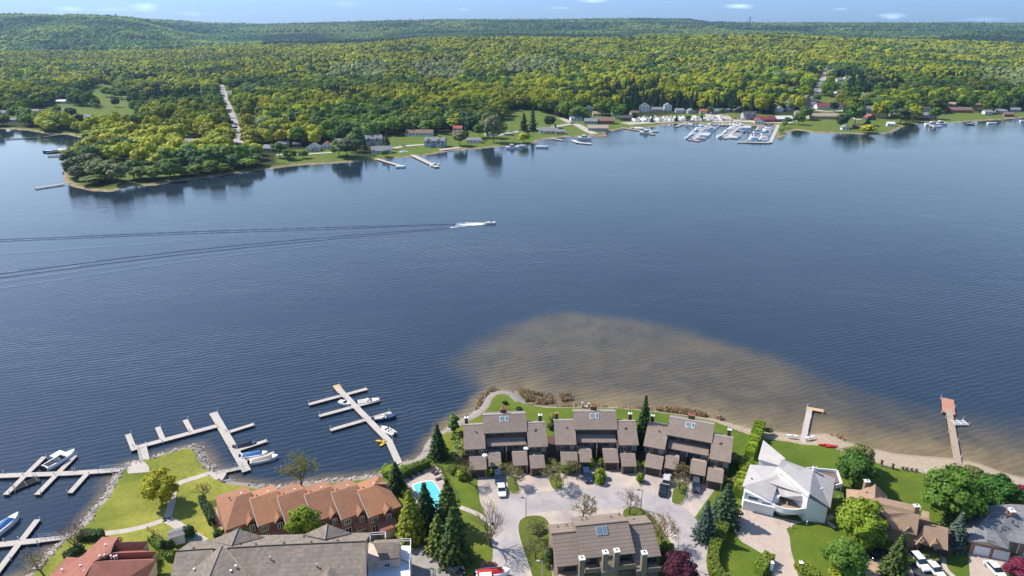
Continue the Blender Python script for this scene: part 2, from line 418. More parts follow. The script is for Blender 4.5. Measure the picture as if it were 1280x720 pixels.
# ---------------------------------------------------------------- far terrain
def hprof(px, py, Yd): v = (360-py)/FPX; return CAMH+Yd*(-sA+v*cA)/(cA+v*sA)
crest = np.array([(-300, 76), (0, 74), (150, 68), (300, 62), (425, 57), (500, 52), (581, 48.5), (700, 48), (961, 46), (1100, 50), (1280, 58), (1600, 62)], float)
skyl = np.array([(-300, 24), (-100, 21), (0, 21), (60, 20.5), (130, 22.5), (200, 27), (250, 32), (330, 34), (400, 32), (480, 30), (560, 28), (700, 28.5), (780, 27), (858, 27.5), (885, 31.5), (961, 32.5), (1195, 32.5), (1280, 33), (1600, 32)], float)
mid = np.array([(-300, 1), (0, 1), (300, 0), (1150, 0), (1200, 1), (1600, 1)], float)   # where a nearer hill stands before the far ones
k_of = lambda p: (p-640)/FPX/1.07
def far_h(X, Yd, SDf):
    k = X/Yd; p = 640+k*FPX*1.07
    hc = hprof(0, np.interp(p, crest[:, 0], crest[:, 1]), 2300.)-15
    hs = hprof(0, np.interp(p, skyl[:, 0], skyl[:, 1]), 6500.)-12
    hl = hprof(0, np.interp(p, skyl[:, 0], skyl[:, 1])+1.0, 4300.)-12
    a = sstep(150, 260, p)
    hs_near = hl
    s0 = np.clip((SDf-25)/1500., 0, 1)
    ramp = hc*np.clip(.35*s0+.65*s0**1.4, 0, 1)
    # beyond the crest
    u = (Yd-2300)
    valley = np.maximum(hc-18, 8)
    v1 = hc+(valley-hc)*sstep(100, 900, u)
    far1 = v1+(hs-v1)*sstep(3300, 6500, Yd)
    far2 = v1+(hs_near-v1)*sstep(2600, 4300, Yd)
    far = far2*(1-a)+far1*a
    r = sstep(1120, 1240, p); far3 = np.maximum(far1, v1+(hprof(0, 43, 3900.)-12-v1)*sstep(2900, 3900, Yd)); far = far*(1-r)+far3*r
    h = np.where(u > 0, far, ramp)
    h = h+(vnoise(X, Yd, 260, 1)*5+vnoise(X, Yd, 90, 2)*2)*sstep(80, 700, SDf)
    h = np.minimum(h, np.where(Yd > 6500, hs+5, 1e9))
    return .9*np.clip(SDf/5, -1.5, 1)+np.maximum(h, 0)*np.clip(SDf/60, 0, 1)
ks = np.linspace(-1.15, 1.15, 420); Yr = np.concatenate([np.arange(395, 900, 3.0), np.geomspace(900, 9000, 190)])
K, YY = np.meshgrid(ks, Yr); XX = K*YY
SDF_ = sdf(XX, YY, far_poly)
ZZ = far_h(XX, YY, SDF_)
t = NT('far_ground'); co = t.coord()
n1 = t.noise(co, .02, 4, .6); n2 = t.noise(co, .15, 4, .6)
g = t.ramp(n1, [(.35, (.13, .15, .035)), (.65, (.10, .16, .025))]); g = t.mix(t.maprange(n2, .4, .7, 0, .6), g, (.07, .11, .02))
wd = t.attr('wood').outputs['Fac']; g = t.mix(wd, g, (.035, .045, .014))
sh = t.attr('shore').outputs['Fac']; bank = t.mix(t.maprange(n2, .35, .65), (.34, .27, .18), (.16, .13, .07))
g = t.mix(t.maprange(t.math('ADD', sh, t.math('MULTIPLY', n2, 4)), 4.0, 7.5, 1, 0), g, bank)
t.base(g); t.set(Roughness=.95); t.b.inputs['Specular IOR Level'].default_value = .1
fargroundmat = t.m
# ---------------------------------------------------------------- clearings, roads and village ground on the far shore (photo bearings, terrain height found by marching)
def zfar(x, y):
    x = np.atleast_1d(np.asarray(x, float)); y = np.atleast_1d(np.asarray(y, float))
    return far_h(x, y, sdf(x, y, far_poly))
def GF(px, py):
    """where the bearing meets the far terrain"""
    z = 0.5
    for _ in range(12):
        x, y = G(px, py, z); z = .5*z+.5*float(zfar(x, y)[0])
    return x, y, float(zfar(x, y)[0])
clear_px = {
 'meadow': [(103, 118), (125, 104), (140, 107), (163, 120), (168, 138), (150, 141), (118, 132), (100, 128)],
 'meadow2': [(170, 103), (200, 100), (203, 108), (175, 111)],
 'village_west': [(-40, 150), (40, 146), (60, 150), (88, 158), (108, 170), (150, 163), (178, 150), (165, 138), (70, 130), (40, 138), (-40, 142)],
 'road_west': [(270, 108), (284, 108), (309, 176), (288, 178)],
 'side_west': [(278, 113), (310, 112), (306, 118), (282, 120)],
 'shore_mid': [(345, 203), (350, 188), (430, 188), (445, 196), (470, 199), (470, 172), (600, 164), (640, 180), (520, 196), (440, 203)],
 'lawn_mid': [(480, 186), (484, 174), (540, 170), (560, 176), (530, 183)],
 'hill_field': [(612, 170), (635, 138), (668, 137), (705, 150), (735, 170), (680, 175), (640, 181)],
 'village_east': [(725, 172), (715, 152), (740, 146), (800, 148), (840, 144), (905, 141), (1003, 146), (1010, 122), (1045, 122), (1060, 148), (1125, 148), (1135, 158), (1110, 167), (1000, 163), (970, 173), (960, 157), (840, 155), (775, 162), (760, 172)],
 'road_east': [(1006, 136), (1029, 84), (1038, 84), (1024, 136)],
 'houses_east': [(1040, 118), (1036, 96), (1056, 96), (1060, 118)],
 'yards_east': [(970, 122), (975, 108), (1005, 108), (1005, 122)],
 'lawn_east': [(1176, 154), (1172, 145), (1205, 136), (1235, 146), (1300, 138), (1300, 146), (1210, 151)],
 'track_east': [(1120, 122), (1120, 104), (1130, 104), (1140, 122)],
 'field_back': [(160, 66), (228, 65), (228, 67.5), (160, 69)],
 'point_camp': [(112, 222), (118, 208), (150, 204), (200, 207), (230, 212), (225, 220), (160, 224)],
}
PXg, PYg = S(XX, YY, ZZ)
def inpoly(px, py, poly): return sdf(px, py, poly) > 0
clr = np.zeros_like(XX, bool)
for p in clear_px.values(): clr |= sdf(PXg, PYg, p) > -1.0
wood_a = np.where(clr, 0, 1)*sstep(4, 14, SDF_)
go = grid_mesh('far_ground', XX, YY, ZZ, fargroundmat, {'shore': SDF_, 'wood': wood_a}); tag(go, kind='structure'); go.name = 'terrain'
# ---------------------------------------------------------------- water
t = NT('lake_water'); co = t.coord()
sh = t.attr('shoal').outputs['Fac']; wk = t.attr('wakeflat').outputs['Fac']
n0 = t.noise(co, .012, 3, .5); n1 = t.noise(co, .05, 4, .6)
deep = t.ramp(n0, [(.3, (.013, .025, .042)), (.7, (.019, .032, .050))])
shal = t.attr('shallow').outputs['Fac']; bn = t.noise(co, .09, 5, .6, .4)
bed = t.mix(shal, t.ramp(bn, [(.35, (.078, .062, .034)), (.65, (.125, .096, .048))]), t.ramp(bn, [(.35, (.16, .115, .048)), (.65, (.25, .18, .078))]))
weed = t.maprange(t.noise(co, .22, 4, .6, .6), .56, .72, 0, .5); bed = t.mix(weed, bed, (.045, .04, .022))
shn = t.math('ADD', sh, t.math('MULTIPLY', t.math('SUBTRACT', n1, .5), .25), True)
t.base(t.mix(shn, deep, bed))
t.set(Roughness=.07, IOR=1.5)
cd = t.n('ShaderNodeCameraData')
# wind ripples: two crossing trains plus chop; long gentle swell gives the soft bands
wv = t.n('ShaderNodeTexWave'); wv.wave_type = 'BANDS'; wv.bands_direction = 'Y'; wv.inputs['Scale'].default_value = .16; wv.inputs['Distortion'].default_value = 5.5
wv.inputs['Detail'].default_value = 3; wv.inputs['Detail Scale'].default_value = .9; t.link(t.mapping(co, rot=(0, 0, R(-22))), wv.inputs['Vector'])
wm2 = t.mapping(co, scale=(.45, 1, 1), rot=(0, 0, R(-14)))
c1 = t.noise(wm2, .75, 4, .62, .3); c2 = t.noise(wm2, .13, 3, .5); c3 = t.noise(wm2, 3.2, 2, .6)
h = t.math('ADD', t.math('MULTIPLY', wv.outputs['Fac'], .16), t.math('MULTIPLY', c1, .28)); h = t.math('ADD', h, t.math('MULTIPLY', c2, .5)); h = t.math('ADD', h, t.math('MULTIPLY', c3, .03))
calm = t.attr('calm').outputs['Fac']
patch = t.maprange(t.noise(t.mapping(co, scale=(.35, 1, 1), rot=(0, 0, R(-8))), .009, 5, .62), .36, .66, .22, 1.3)
b = t.n('ShaderNodeBump'); b.inputs['Distance'].default_value = 1.0
t.link(t.math('MULTIPLY', t.math('MULTIPLY', patch, t.maprange(calm, 0, 1, .36, .03)), 1.0), b.inputs['Strength']); t.link(h, b.inputs['Height']); t.link(b.outputs[0], t.b.inputs['Normal'])
watermat = t.m
xs = axis([(-9000, -1500, 700), (-1500, -200, 65), (-200, -110, 10), (-110, 140, 2.0), (140, 200, 10), (200, 1500, 65), (1500, 9000, 700)])
ys = axis([(-30, 90, 20), (90, 245, 2.0), (245, 620, 12), (620, 1500, 60)])
X, Y = np.meshgrid(xs, ys)
PX, PY = S(X, np.maximum(Y, 80), 0)
SDn = sdf(X, Y, near_poly)
bar = [(552, 452), (575, 436), (625, 408), (670, 394), (720, 390), (800, 396), (870, 412), (930, 432), (985, 452), (1040, 470), (1100, 490), (1160, 505), (1220, 512), (1290, 525), (1400, 560), (1400, 640), (1280, 610), (1000, 560), (800, 540), (610, 520), (598, 495), (578, 478)]
barw = [G(*p) for p in bar]
sb = sdf(X, Y, barw)
west = sstep(-30, 10, X)
soft = np.where(Y > 190, 10, 14)
shoal = sstep(-4, 9+10*(1-west), sb+2*vnoise(X, Y, 18, 8))*(.84+.1*vnoise(X, Y, 25, 4))
east = sstep(70, 110, X); shoal = shoal*(1-.6*east*sstep(8, 26, -SDn))
edge = sstep(-5.5, 0, SDn)*.95; edge = np.where(X < -20, sstep(-3.0, .3, SDn)*.7, edge)
shoal = np.clip(np.maximum(shoal, edge), 0, 1)
calm = sstep(170, 500, Y)*(.62+.38*(1-sstep(-450, 200, X)))
wo = grid_mesh('water', X, Y, X*0, watermat, {'shoal': shoal, 'calm': np.clip(calm, 0, 1), 'shallow': np.clip(1-sstep(1.5, 15, -SDn+3*vnoise(X, Y, 9, 12)), 0, 1)}); tag(wo, kind='structure'); wo.name = 'lake_water'
# ---- cottages and roads of the far shore, known before the woods are planted round them
HL = [(6, 144, 13, 8, 3, 'white', 'slate', 'white cottage with slate roof at the far left edge', {}), (76, 129.5, 16, 7, 3.2, 'white', 'white', 'long white shed in the meadow above the bay', {'name': 'shed', 'cat': 'shed'}), (43, 142, 9, 7, 3, 'white', 'grey', 'small pale cottage above the bay trees', {}),
 (123, 157, 13, 9, 3.4, 'brown', 'dark', 'dark brown house behind the bay shore', {'chim': True}), (141, 156, 15, 9, 3.8, 'dark', 'maroon', 'dark maroon house right of the brown one', {}), (164, 156, 8, 6, 3, 'white', 'white', 'small white house behind the wooded point', {}), (75, 141, 8, 6, 3, 'blue', 'slate', 'small bluish cottage by the meadow shed', {}),
 (208, 160, 14, 8, 3.4, 'tan', 'grey', 'grey-roofed house among the trees of the point', {}), (238, 181, 11, 7, 3, 'white', 'grey', 'pale cottage deep in the trees of the point', {}), (316, 156, 9, 7, 3, 'white', 'brown', 'brown-roofed white house right of the straight road', {'chim': True}), (314, 150, 8, 6, 3, 'grey', 'grey', 'grey cottage higher beside the straight road', {}),
 (337, 190, 11, 8, 3.2, 'grey', 'slate', 'grey cottage left of the lakeside row', {}), (371, 184, 7, 5, 2.8, 'dark', 'dark', 'small dark cottage in the lakeside row', {}), (391, 189, 11, 8, 3.2, 'white', 'slate', 'slate-blue roofed cottage in the lakeside row', {'gable': 'y', 'porch': True}), (408, 186, 8, 7, 3.2, 'white', 'red', 'white cottage with a steep red roof', {'gable': 'y'}),
 (466, 181, 15, 9, 2.7, 'grey', 'slate', 'large grey two-storey house above the shore', {'storeys': 2, 'chim': True}), (476, 192, 16, 8, 3.4, 'white', 'slate', 'low white house standing in front of the grey one', {'porch': True}), (524, 170, 26, 9, 3, 'white', 'brown', 'long white bungalow with brown roof behind the lawn', {}), (544, 184, 18, 9, 2.8, 'blue', 'slate', 'blue-grey two-storey waterfront house', {'storeys': 2, 'chim': True}),
 (592, 179, 13, 7, 2.8, 'white', 'grey', 'white trailer home on the waterfront', {}), (572, 164, 9, 7, 3, 'white', 'red', 'white cottage with red roof behind the waterfront', {}), (571, 170, 8, 6, 3, 'tan', 'brown', 'tan cottage among willows', {}),
 (720, 151, 13, 7, 3, 'white', 'slate', 'white slate-roofed house at the road bend', {}), (736, 139, 11, 8, 3.2, 'white', 'grey', 'white house up in the dark trees', {'gable': 'y'}), (739, 155, 14, 8, 3.2, 'blue', 'slate', 'blue-grey house left of the brick one', {}), (757, 155, 20, 10, 3.6, 'red', 'brown', 'red brick building by the launch ramp', {}), (748, 164, 20, 9, 3.2, 'grey', 'tan', 'grey and tan house right at the launch ramp', {}),
 (686, 167, 18, 9, 3.2, 'white', 'grey', 'pale house on the hill field shore', {'porch': True}), (700, 168, 9, 6, 2.8, 'tan', 'grey', 'tan garage beside the pale hill field house', {}), (783, 151, 13, 8, 3.2, 'dark', 'dark', 'dark house left of the boat yard', {}), (806, 140, 12, 8, 3.4, 'white', 'grey', 'white house behind the left boat yard', {'gable': 'y', 'storeys': 2}), (822, 140, 14, 8, 3.2, 'grey', 'slate', 'grey house behind the boat yard', {}), (835, 139, 9, 8, 3.4, 'white', 'grey', 'tall white house behind the boat yard', {'gable': 'y', 'storeys': 2}),
 (746, 145, 9, 7, 3, 'yellow', 'tan', 'yellowish cottage behind the brick building', {}), (896, 142, 17, 8, 3.2, 'grey', 'grey', 'long grey building behind the yard', {}), (909, 140, 6, 5, 2.8, 'blue', 'slate', 'tiny blue hut behind the harbour', {}), (925, 141, 14, 9, 3.4, 'dark', 'brown', 'dark gabled house above the harbour', {'gable': 'y'}), (937, 149, 15, 9, 2.8, 'blue', 'dark', 'dark blue two-storey harbour office', {'storeys': 2}),
 (958, 153, 21, 10, 3.2, 'red', 'maroon', 'dark red harbour restaurant', {'chim': True}), (950, 155, 10, 7, 3, 'white', 'maroon', 'small maroon-roofed harbour hut', {'gable': 'y'}), (980, 152.5, 19, 9, 3.6, 'red', 'white', 'red boathouse with a bright white roof', {}), (975, 140, 8, 7, 4.2, 'white', 'grey', 'small white chapel-like house above the boathouse', {'gable': 'y'}), (987, 139, 9, 6, 3, 'grey', 'slate', 'grey cottage above the boathouse', {}),
 (1050, 102, 12, 8, 3, 'white', 'slate', 'white house high beside the climbing road', {}), (1047, 108, 14, 8, 3, 'grey', 'dark', 'dark-roofed house beside the climbing road', {}), (1037, 137, 30, 12, 4, 'white', 'maroon', 'large white hall with maroon roof', {}), (1030, 149, 32, 10, 3.4, 'tan', 'tan', 'long tan building above the green park', {}), (1057, 162.5, 7, 5, 2.6, 'white', 'grey', 'tiny white boathouse on the park shore', {'gable': 'y'}),
 (1087, 139, 24, 9, 3.4, 'white', 'slate', 'long white motel-like house with slate roof', {}), (1080, 148, 20, 9, 3.4, 'white', 'red', 'house with a bright red roof near the park', {'gable': 'y'}), (1089, 150, 10, 8, 3, 'dark', 'red', 'dark house with red roof right beside it', {'gable': 'y'}), (1080, 121, 10, 7, 3, 'blue', 'grey', 'pale blue house in the dark trees', {}), (1114, 158, 7, 5, 3, 'white', 'white', 'white hut on the sandy spit', {}), (1072, 161, 8, 4, 2.6, 'brown', 'brown', 'small brown hut by the park shore', {}),
 (1134, 139, 12, 8, 3.2, 'grey', 'slate', 'grey house among lakeside trees', {}), (1156, 139, 13, 8, 3.2, 'white', 'dark', 'white house with dark roof among lakeside trees', {}), (1158, 147, 15, 8, 3.4, 'white', 'grey', 'pale waterfront house above the white cruisers', {'porch': True}), (1202, 141, 26, 10, 3.4, 'red', 'brown', 'long red-brown bungalow over the right lawn', {}), (1188, 133, 14, 8, 3, 'tan', 'tan', 'tan roofed house behind the bungalow', {}), (1253, 142, 11, 7, 3.2, 'grey', 'grey', 'grey cottage at the right shore', {}), (1262, 146, 10, 7, 3, 'brown', 'brown', 'brown cottage at the far right shore', {}),
 (996, 116, 13, 7, 3, 'white', 'slate', 'white long building left of the climbing road', {}), (1060, 100, 11, 7, 3, 'white', 'white', 'small white house above the climbing road', {}), (157, 213, 9, 5, 2.6, 'white', 'white', 'white camper shed on the wooded point', {}),
 (1120, 146, 10, 7, 3, 'white', 'slate', 'white cottage with slate roof right of the sandy spit trees', {'gable': 'y'}), (1146, 136, 9, 7, 3, 'white', 'brown', 'white cottage with brown roof above the lakeside trees', {}), (1176, 143, 9, 7, 3, 'blue', 'dark', 'pale blue cottage left of the red-brown bungalow', {'gable': 'y'}), (1222, 134, 10, 7, 3, 'tan', 'brown', 'tan cottage hidden behind the red-brown bungalow', {}), (1236, 143, 9, 7, 3, 'white', 'grey', 'white cottage right of the red-brown bungalow', {}),
 (1270, 140, 11, 7, 3, 'grey', 'slate', 'grey cottage behind the far right shore', {}), (1102, 129, 10, 7, 3, 'white', 'grey', 'white cottage above the motel-like house', {}), (1066, 121, 10, 7, 3, 'tan', 'grey', 'tan cottage right of the climbing road', {}), (1046, 120, 9, 7, 3, 'white', 'white', 'white cottage halfway up the climbing road', {'gable': 'y'}), (1120, 120, 9, 7, 3, 'white', 'dark', 'white cottage in the clearing above the spit', {}), (1068, 130, 9, 6, 3, 'white', 'slate', 'small white house behind the maroon-roofed hall', {}),
 (982, 124, 10, 7, 3, 'white', 'slate', 'white house with slate roof in the yard left of the climbing road', {}), (1000, 144, 10, 7, 3, 'tan', 'grey', 'tan cottage at the foot of the climbing road', {}), (850, 141, 10, 7, 3, 'white', 'grey', 'white cottage right of the tall white yard house', {}), (864, 142, 9, 7, 3, 'blue', 'slate', 'pale blue cottage behind the middle of the boat yard', {'gable': 'y'}), (880, 142, 9, 7, 3, 'white', 'red', 'white cottage with red roof behind the boat yard', {}), (770, 146, 10, 7, 3, 'white', 'grey', 'white cottage above the brick building', {}), (793, 144, 9, 7, 3, 'tan', 'brown', 'tan cottage left of the yard houses', {}),
 (18, 153, 9, 6, 3, 'white', 'grey', 'white cottage on the road by the left bay', {}), (55, 148, 10, 7, 3, 'tan', 'grey', 'tan cottage between the bay trees', {}), (108, 149, 9, 7, 3, 'grey', 'slate', 'grey cottage above the dark bay house', {}), (182, 152, 9, 7, 3, 'white', 'slate', 'white cottage in the edge of the point woods', {}), (425, 181, 9, 7, 3, 'white', 'grey', 'white cottage behind the broad dull tree', {}), (354, 184, 9, 6, 3, 'tan', 'slate', 'tan cottage behind the lakeside row', {}), (612, 170, 9, 6, 3, 'white', 'grey', 'white cottage beside the tall willow', {})]

ROADS = [([(276, 106), (280, 120), (289, 145), (300, 180)], 10), ([(1034, 82), (1028, 100), (1020, 118), (1011, 137)], 11), ([(282, 116), (306, 114)], 8), ([(486, 187), (530, 181)], 7), ([(345, 194), (415, 191)], 6)]
MUST = []
for h_ in HL:
    x_, y_, z_ = GF(h_[0], h_[1])
    for dx_ in (-.4, 0, .4): MUST.append((x_+dx_*h_[2], y_, z_+h_[4]*.6, 55))
for pts_, w_ in ROADS:
    pp = [GF(*p) for p in pts_]
    for a_, b_ in zip(pp[:-1], pp[1:]):
        L_ = math.hypot(b_[0]-a_[0], b_[1]-a_[1])
        for k_ in range(int(L_/9)+1):
            f_ = min(1, k_*9/L_); MUST.append((a_[0]+(b_[0]-a_[0])*f_, a_[1]+(b_[1]-a_[1])*f_, a_[2]+(b_[2]-a_[2])*f_, 85))
# ---------------------------------------------------------------- plants
def quads_mesh(C, N, size, aspect=1.0, spin=None, rg=rng, tri=False):
    """leaf clumps: centres C, facing N"""
    n = len(C); N = N/np.linalg.norm(N, axis=1, keepdims=True)
    a = np.cross(N, rg.normal(size=(n, 3))); a /= np.linalg.norm(a, axis=1, keepdims=True); b = np.cross(N, a)
    if np.isscalar(size): size = np.full(n, size)
    s = (size*rg.uniform(.65, 1.35, n))[:, None]*.5
    a = a*s; b = b*s*aspect; bow = N*s*.25
    V = np.stack([C-a-b*.6-bow, C+a*.8-b-bow, C+a+b*.7-bow, C-a*.7+b-bow], 1).reshape(-1, 3)
    F = np.arange(4*n).reshape(n, 4)
    return V, F
def icos(c, r, rg, lump=.15, seg=7, ring=5):
    V = []; F = []
    for i in range(ring+1):
        th = math.pi*i/ring
        for j in range(seg):
            ph = 2*math.pi*j/seg; q = 1+lump*rg.uniform(-1, 1)
            V.append((c[0]+r[0]*q*math.sin(th)*math.cos(ph), c[1]+r[1]*q*math.sin(th)*math.sin(ph), c[2]+r[2]*q*math.cos(th)))
    for i in range(ring):
        for j in range(seg):
            F.append((i*seg+j, (i+1)*seg+j, (i+1)*seg+(j+1) % seg, i*seg+(j+1) % seg))
    return np.array(V), np.array(F)
def merge(parts):
    V = []; F = []; n = 0
    for v, f in parts: V.append(v); F += [tuple(int(i)+n for i in q) for q in f]; n += len(v)
    return np.concatenate(V), F
def leafy(seed, h, w, n, size, base=.22, lobes=16, core=True, jit=.25, lop=0, shape='round'):
    """broadleaf crown of height h and width w (metres), leaf clumps on uneven lobes"""
    rg = np.random.default_rng(seed); parts = []
    cz = h*(base+1)/2; hz = h*(1-base)/2
    Ls = []
    for i in range(lobes):
        u = (i+.5)/lobes; th = math.acos(1-1.7*u); ph = i*2.39996+rg.uniform(-.5, .5)
        q = rg.uniform(.5, .74) if not lop else rg.uniform(.42, .92)
        if shape == 'ovate': q *= (1.0-.35*max(0, math.cos(th)))
        c = np.array([math.sin(th)*math.cos(ph)*w/2*q, math.sin(th)*math.sin(ph)*w/2*q, cz+math.cos(th)*hz*q*rg.uniform(.9, 1.1)])
        r = w*(rg.uniform(.16, .26) if not lop else rg.uniform(.11, .24))*(1.2 if lobes < 12 else 1)
        Ls.append((c, np.array([r, r, r*rg.uniform(.7, .95)])))
    Ls.append((np.array([0, 0, cz]), np.array([w*.3, w*.3, hz*.75])))
    ar = np.array([l[1][0]**2 for l in Ls]); ar = ar/ar.sum()
    C = []; Nn = []
    for (c, r), a in zip(Ls, ar):
        k = max(4, int(n*a)); d = rg.normal(size=(k, 3)); d /= np.linalg.norm(d, axis=1, keepdims=True); d[:, 2] = np.where(d[:, 2] < -.35, -d[:, 2]*.7, d[:, 2])
        rr = rg.uniform(.82, 1.16, (k, 1))
        C.append(c+d*r*rr); cw = (c+d*r-np.array([0, 0, cz-hz*.3]))/np.array([w/2, w/2, hz]); Nn.append(d*.8+cw*.5+np.array([0, 0, .15])+rg.normal(size=(k, 3))*jit)
    parts.append(quads_mesh(np.concatenate(C), np.concatenate(Nn), size, rg=rg))
    if core:
        for c, r in Ls: parts.append(icos(c, r*.8, rg, .18, 6, 4))
    return merge(parts)
def conif(seed, h, w, n, size, base=.06, tiers=14, droop=.35):
    rg = np.random.default_rng(seed); C = []; Nn = []; parts = []
    tot = 0
    for i in range(tiers):
        u = i/(tiers-1); z = h*(base+(1-base)*u**.93)
        r = w/2*(1-u)**.85*rg.uniform(.88, 1.08)+.08*w*(1-u)
        nb = max(4, int(12*(1-u)+4)); k = max(2, int(n/tiers/nb*(1.6-u*1.2)))
        for b in range(nb):
            ph = 2*math.pi*(b+rg.uniform(-.3, .3))/nb+i; rb = r*rg.uniform(.75, 1.1)
            s = rg.uniform(.15, 1, k)[:, None]**.7
            dz = -droop*rb*s[:, 0]**1.3+rg.normal(0, .05*h/tiers, k)
            p = np.stack([np.cos(ph)*rb*s[:, 0], np.sin(ph)*rb*s[:, 0], z+dz], 1)+rg.normal(0, size*.3, (k, 3))
            C.append(p); Nn.append(np.array([math.cos(ph)*.55, math.sin(ph)*.55, .8])+rg.normal(size=(k, 3))*.35)
    parts.append(quads_mesh(np.concatenate(C), np.concatenate(Nn), size, .8, rg=rg))
    for i in range(5):
        u = i/5; parts.append(icos(np.array([0, 0, h*(base+(1-base)*(u+.08))]), np.array([w*.3*(1-u)+.05, w*.3*(1-u)+.05, h*.12]), rg, .15, 6, 4))
    return merge(parts)
def me_from(name, V, F, mat, V2=None, F2=None, mat2=None):
    me = bpy.data.meshes.new(name)
    if V2 is not None:
        n = len(V); allV = [tuple(v) for v in V]+[tuple(v) for v in V2]; allF = list(F)+[tuple(i+n for i in f) for f in F2]
    else: allV = [tuple(v) for v in V]; allF = list(F)
    me.from_pydata(allV, [], allF); me.materials.append(mat)
    if mat2: me.materials.append(mat2); me.polygons.foreach_set('material_index', [0]*len(F)+[1]*len(F2))
    me.update(); return me
def trunk_mb(h, w, seed, r0=.28, base=.25, limbs=5):
    rg = random.Random(seed); b = MB()
    b.tube([(0, 0, -.3), (0, 0, h*.12), (rg.uniform(-.2, .2), rg.uniform(-.2, .2), h*.45), (rg.uniform(-.3, .3), rg.uniform(-.3, .3), h*.78)], [r0*1.3, r0, r0*.7, r0*.25], 7)
    for i in range(limbs):
        a = i*2.4+rg.uniform(-.4, .4); z = h*rg.uniform(base, .55)
        b.tube([(0, 0, z), (math.cos(a)*w*.18, math.sin(a)*w*.18, z+h*.12), (math.cos(a)*w*.36, math.sin(a)*w*.36, z+h*.26)], [r0*.5, r0*.35, r0*.12], 5)
    return b
# --- far woods
YG, MG, DG, GG, SG = (.34, .365, .024), (.135, .21, .026), (.03, .072, .028), (.27, .32, .13), (.06, .125, .03)
FARKINDS = []   # (mesh builder) : 0-3 broadleaf mid detail, 4-5 conifer, 6-8 broadleaf low detail, 9 conifer low
def far_variant(i, mat):
    if i < 4: V, F = leafy(100+i, 14, 11+i % 2, 520, 1.15, .12, 13)
    elif i < 6: V, F = conif(120+i, 15, 6.5, 420, 1.0, .04, 11)
    elif i < 9: V, F = leafy(140+i, 14, 12.5, 130, 2.1, .1, 9)
    else: V, F = conif(160+i, 15, 7.5, 110, 1.9, .03, 7)
    b = MB(); b.tube([(0, 0, -1.5), (0, 0, 3.5)], [.35, .22], 5)
    return me_from('tree_far_%d' % i, V, F, mat, b.v, b.f, M['bark'])
FV = [far_variant(i, M['leaf_far']) for i in range(10)]
FVo = [far_variant(i, M['leaf']) for i in range(6)]
# scatter: jittered grid per distance band
pts = []
def band_scatter(y0, y1, step, lo):
    nx = int(2*1.0*y1/step); ny = int((y1-y0)/step)
    gx, gy = np.meshgrid(np.arange(nx)*step-1.0*y1, y0+np.arange(ny)*step)
    gx = gx+rng.uniform(-.42, .42, gx.shape)*step; gy = gy+rng.uniform(-.42, .42, gx.shape)*step
    gx = gx.ravel(); gy = gy.ravel(); k = np.abs(gx/gy) < .88; gx = gx[k]; gy = gy[k]
    return gx, gy
BX = []; BY = []; BL = []; BS = []
for y0, y1, st, lo, sc in ((400, 1200, 10.6, 0, 1.3), (1200, 1800, 12.5, 1, 1.5), (1800, 2700, 15, 1, 1.75), (2700, 4700, 25, 1, 2.3), (4700, 7400, 42, 1, 3.8)):
    gx, gy = band_scatter(y0, y1, st, lo); BX.append(gx); BY.append(gy); BL.append(np.full(gx.shape, lo)); BS.append(np.full(gx.shape, sc))
BX = np.concatenate(BX); BY = np.concatenate(BY); BL = np.concatenate(BL); BS = np.concatenate(BS)
sdp = sdf(BX, BY, far_poly); BZ = far_h(BX, BY, sdp)
px_, py_ = S(BX, BY, BZ)
keep = sdp > 4.5
for nm, p in clear_px.items(): keep &= ~(sdf(px_, py_, p) > (0.3 if 'road' not in nm else .6))
# trees give way to the buildings and roads that stand clear of them
hh_ = np.where(BL == 0, 14, 13)*np.minimum(BS, 1.25)*.95
pxt, pyt = S(BX, BY, BZ+hh_)
for mx_, my_, mz_, reach in MUST:
    qx, qy = S(mx_, my_, mz_); hw_ = 5.5*FPX/np.maximum(BY, 1)
    keep &= ~((BY < my_+4) & (BY > my_-reach) & (np.abs(px_-qx) < hw_+1) & (pyt < qy) & (py_ > qy-1))
    keep &= ~((np.abs(BX-mx_) < 8) & (np.abs(BY-my_) < 8))
pen_ = (px_ < 330) & (BY < 640); keep &= ~(pen_ & (rng.random(BX.shape) < .16))
# visible side only: slopes that face away behind the crests stay thinner
keep &= ~((BY > 2900) & (BY < 3300) & (rng.random(BX.shape) < .3))
BX, BY, BZ, BL, BS, sdp, px_, py_ = [a[keep] for a in (BX, BY, BZ, BL, BS, sdp, px_, py_)]
n = len(BX); rr = rng.random(n)
nA = vnoise(BX, BY, 55, 21)+.5*vnoise(BX, BY, 18, 22); nB = vnoise(BX, BY, 150, 23)+.45*vnoise(BX, BY, 40, 24); nC = vnoise(BX, BY, 75, 25)
crestness = sstep(900, 2000, BY)
con = (nC+.16*rng.normal(size=n) > .74+.05*crestness)

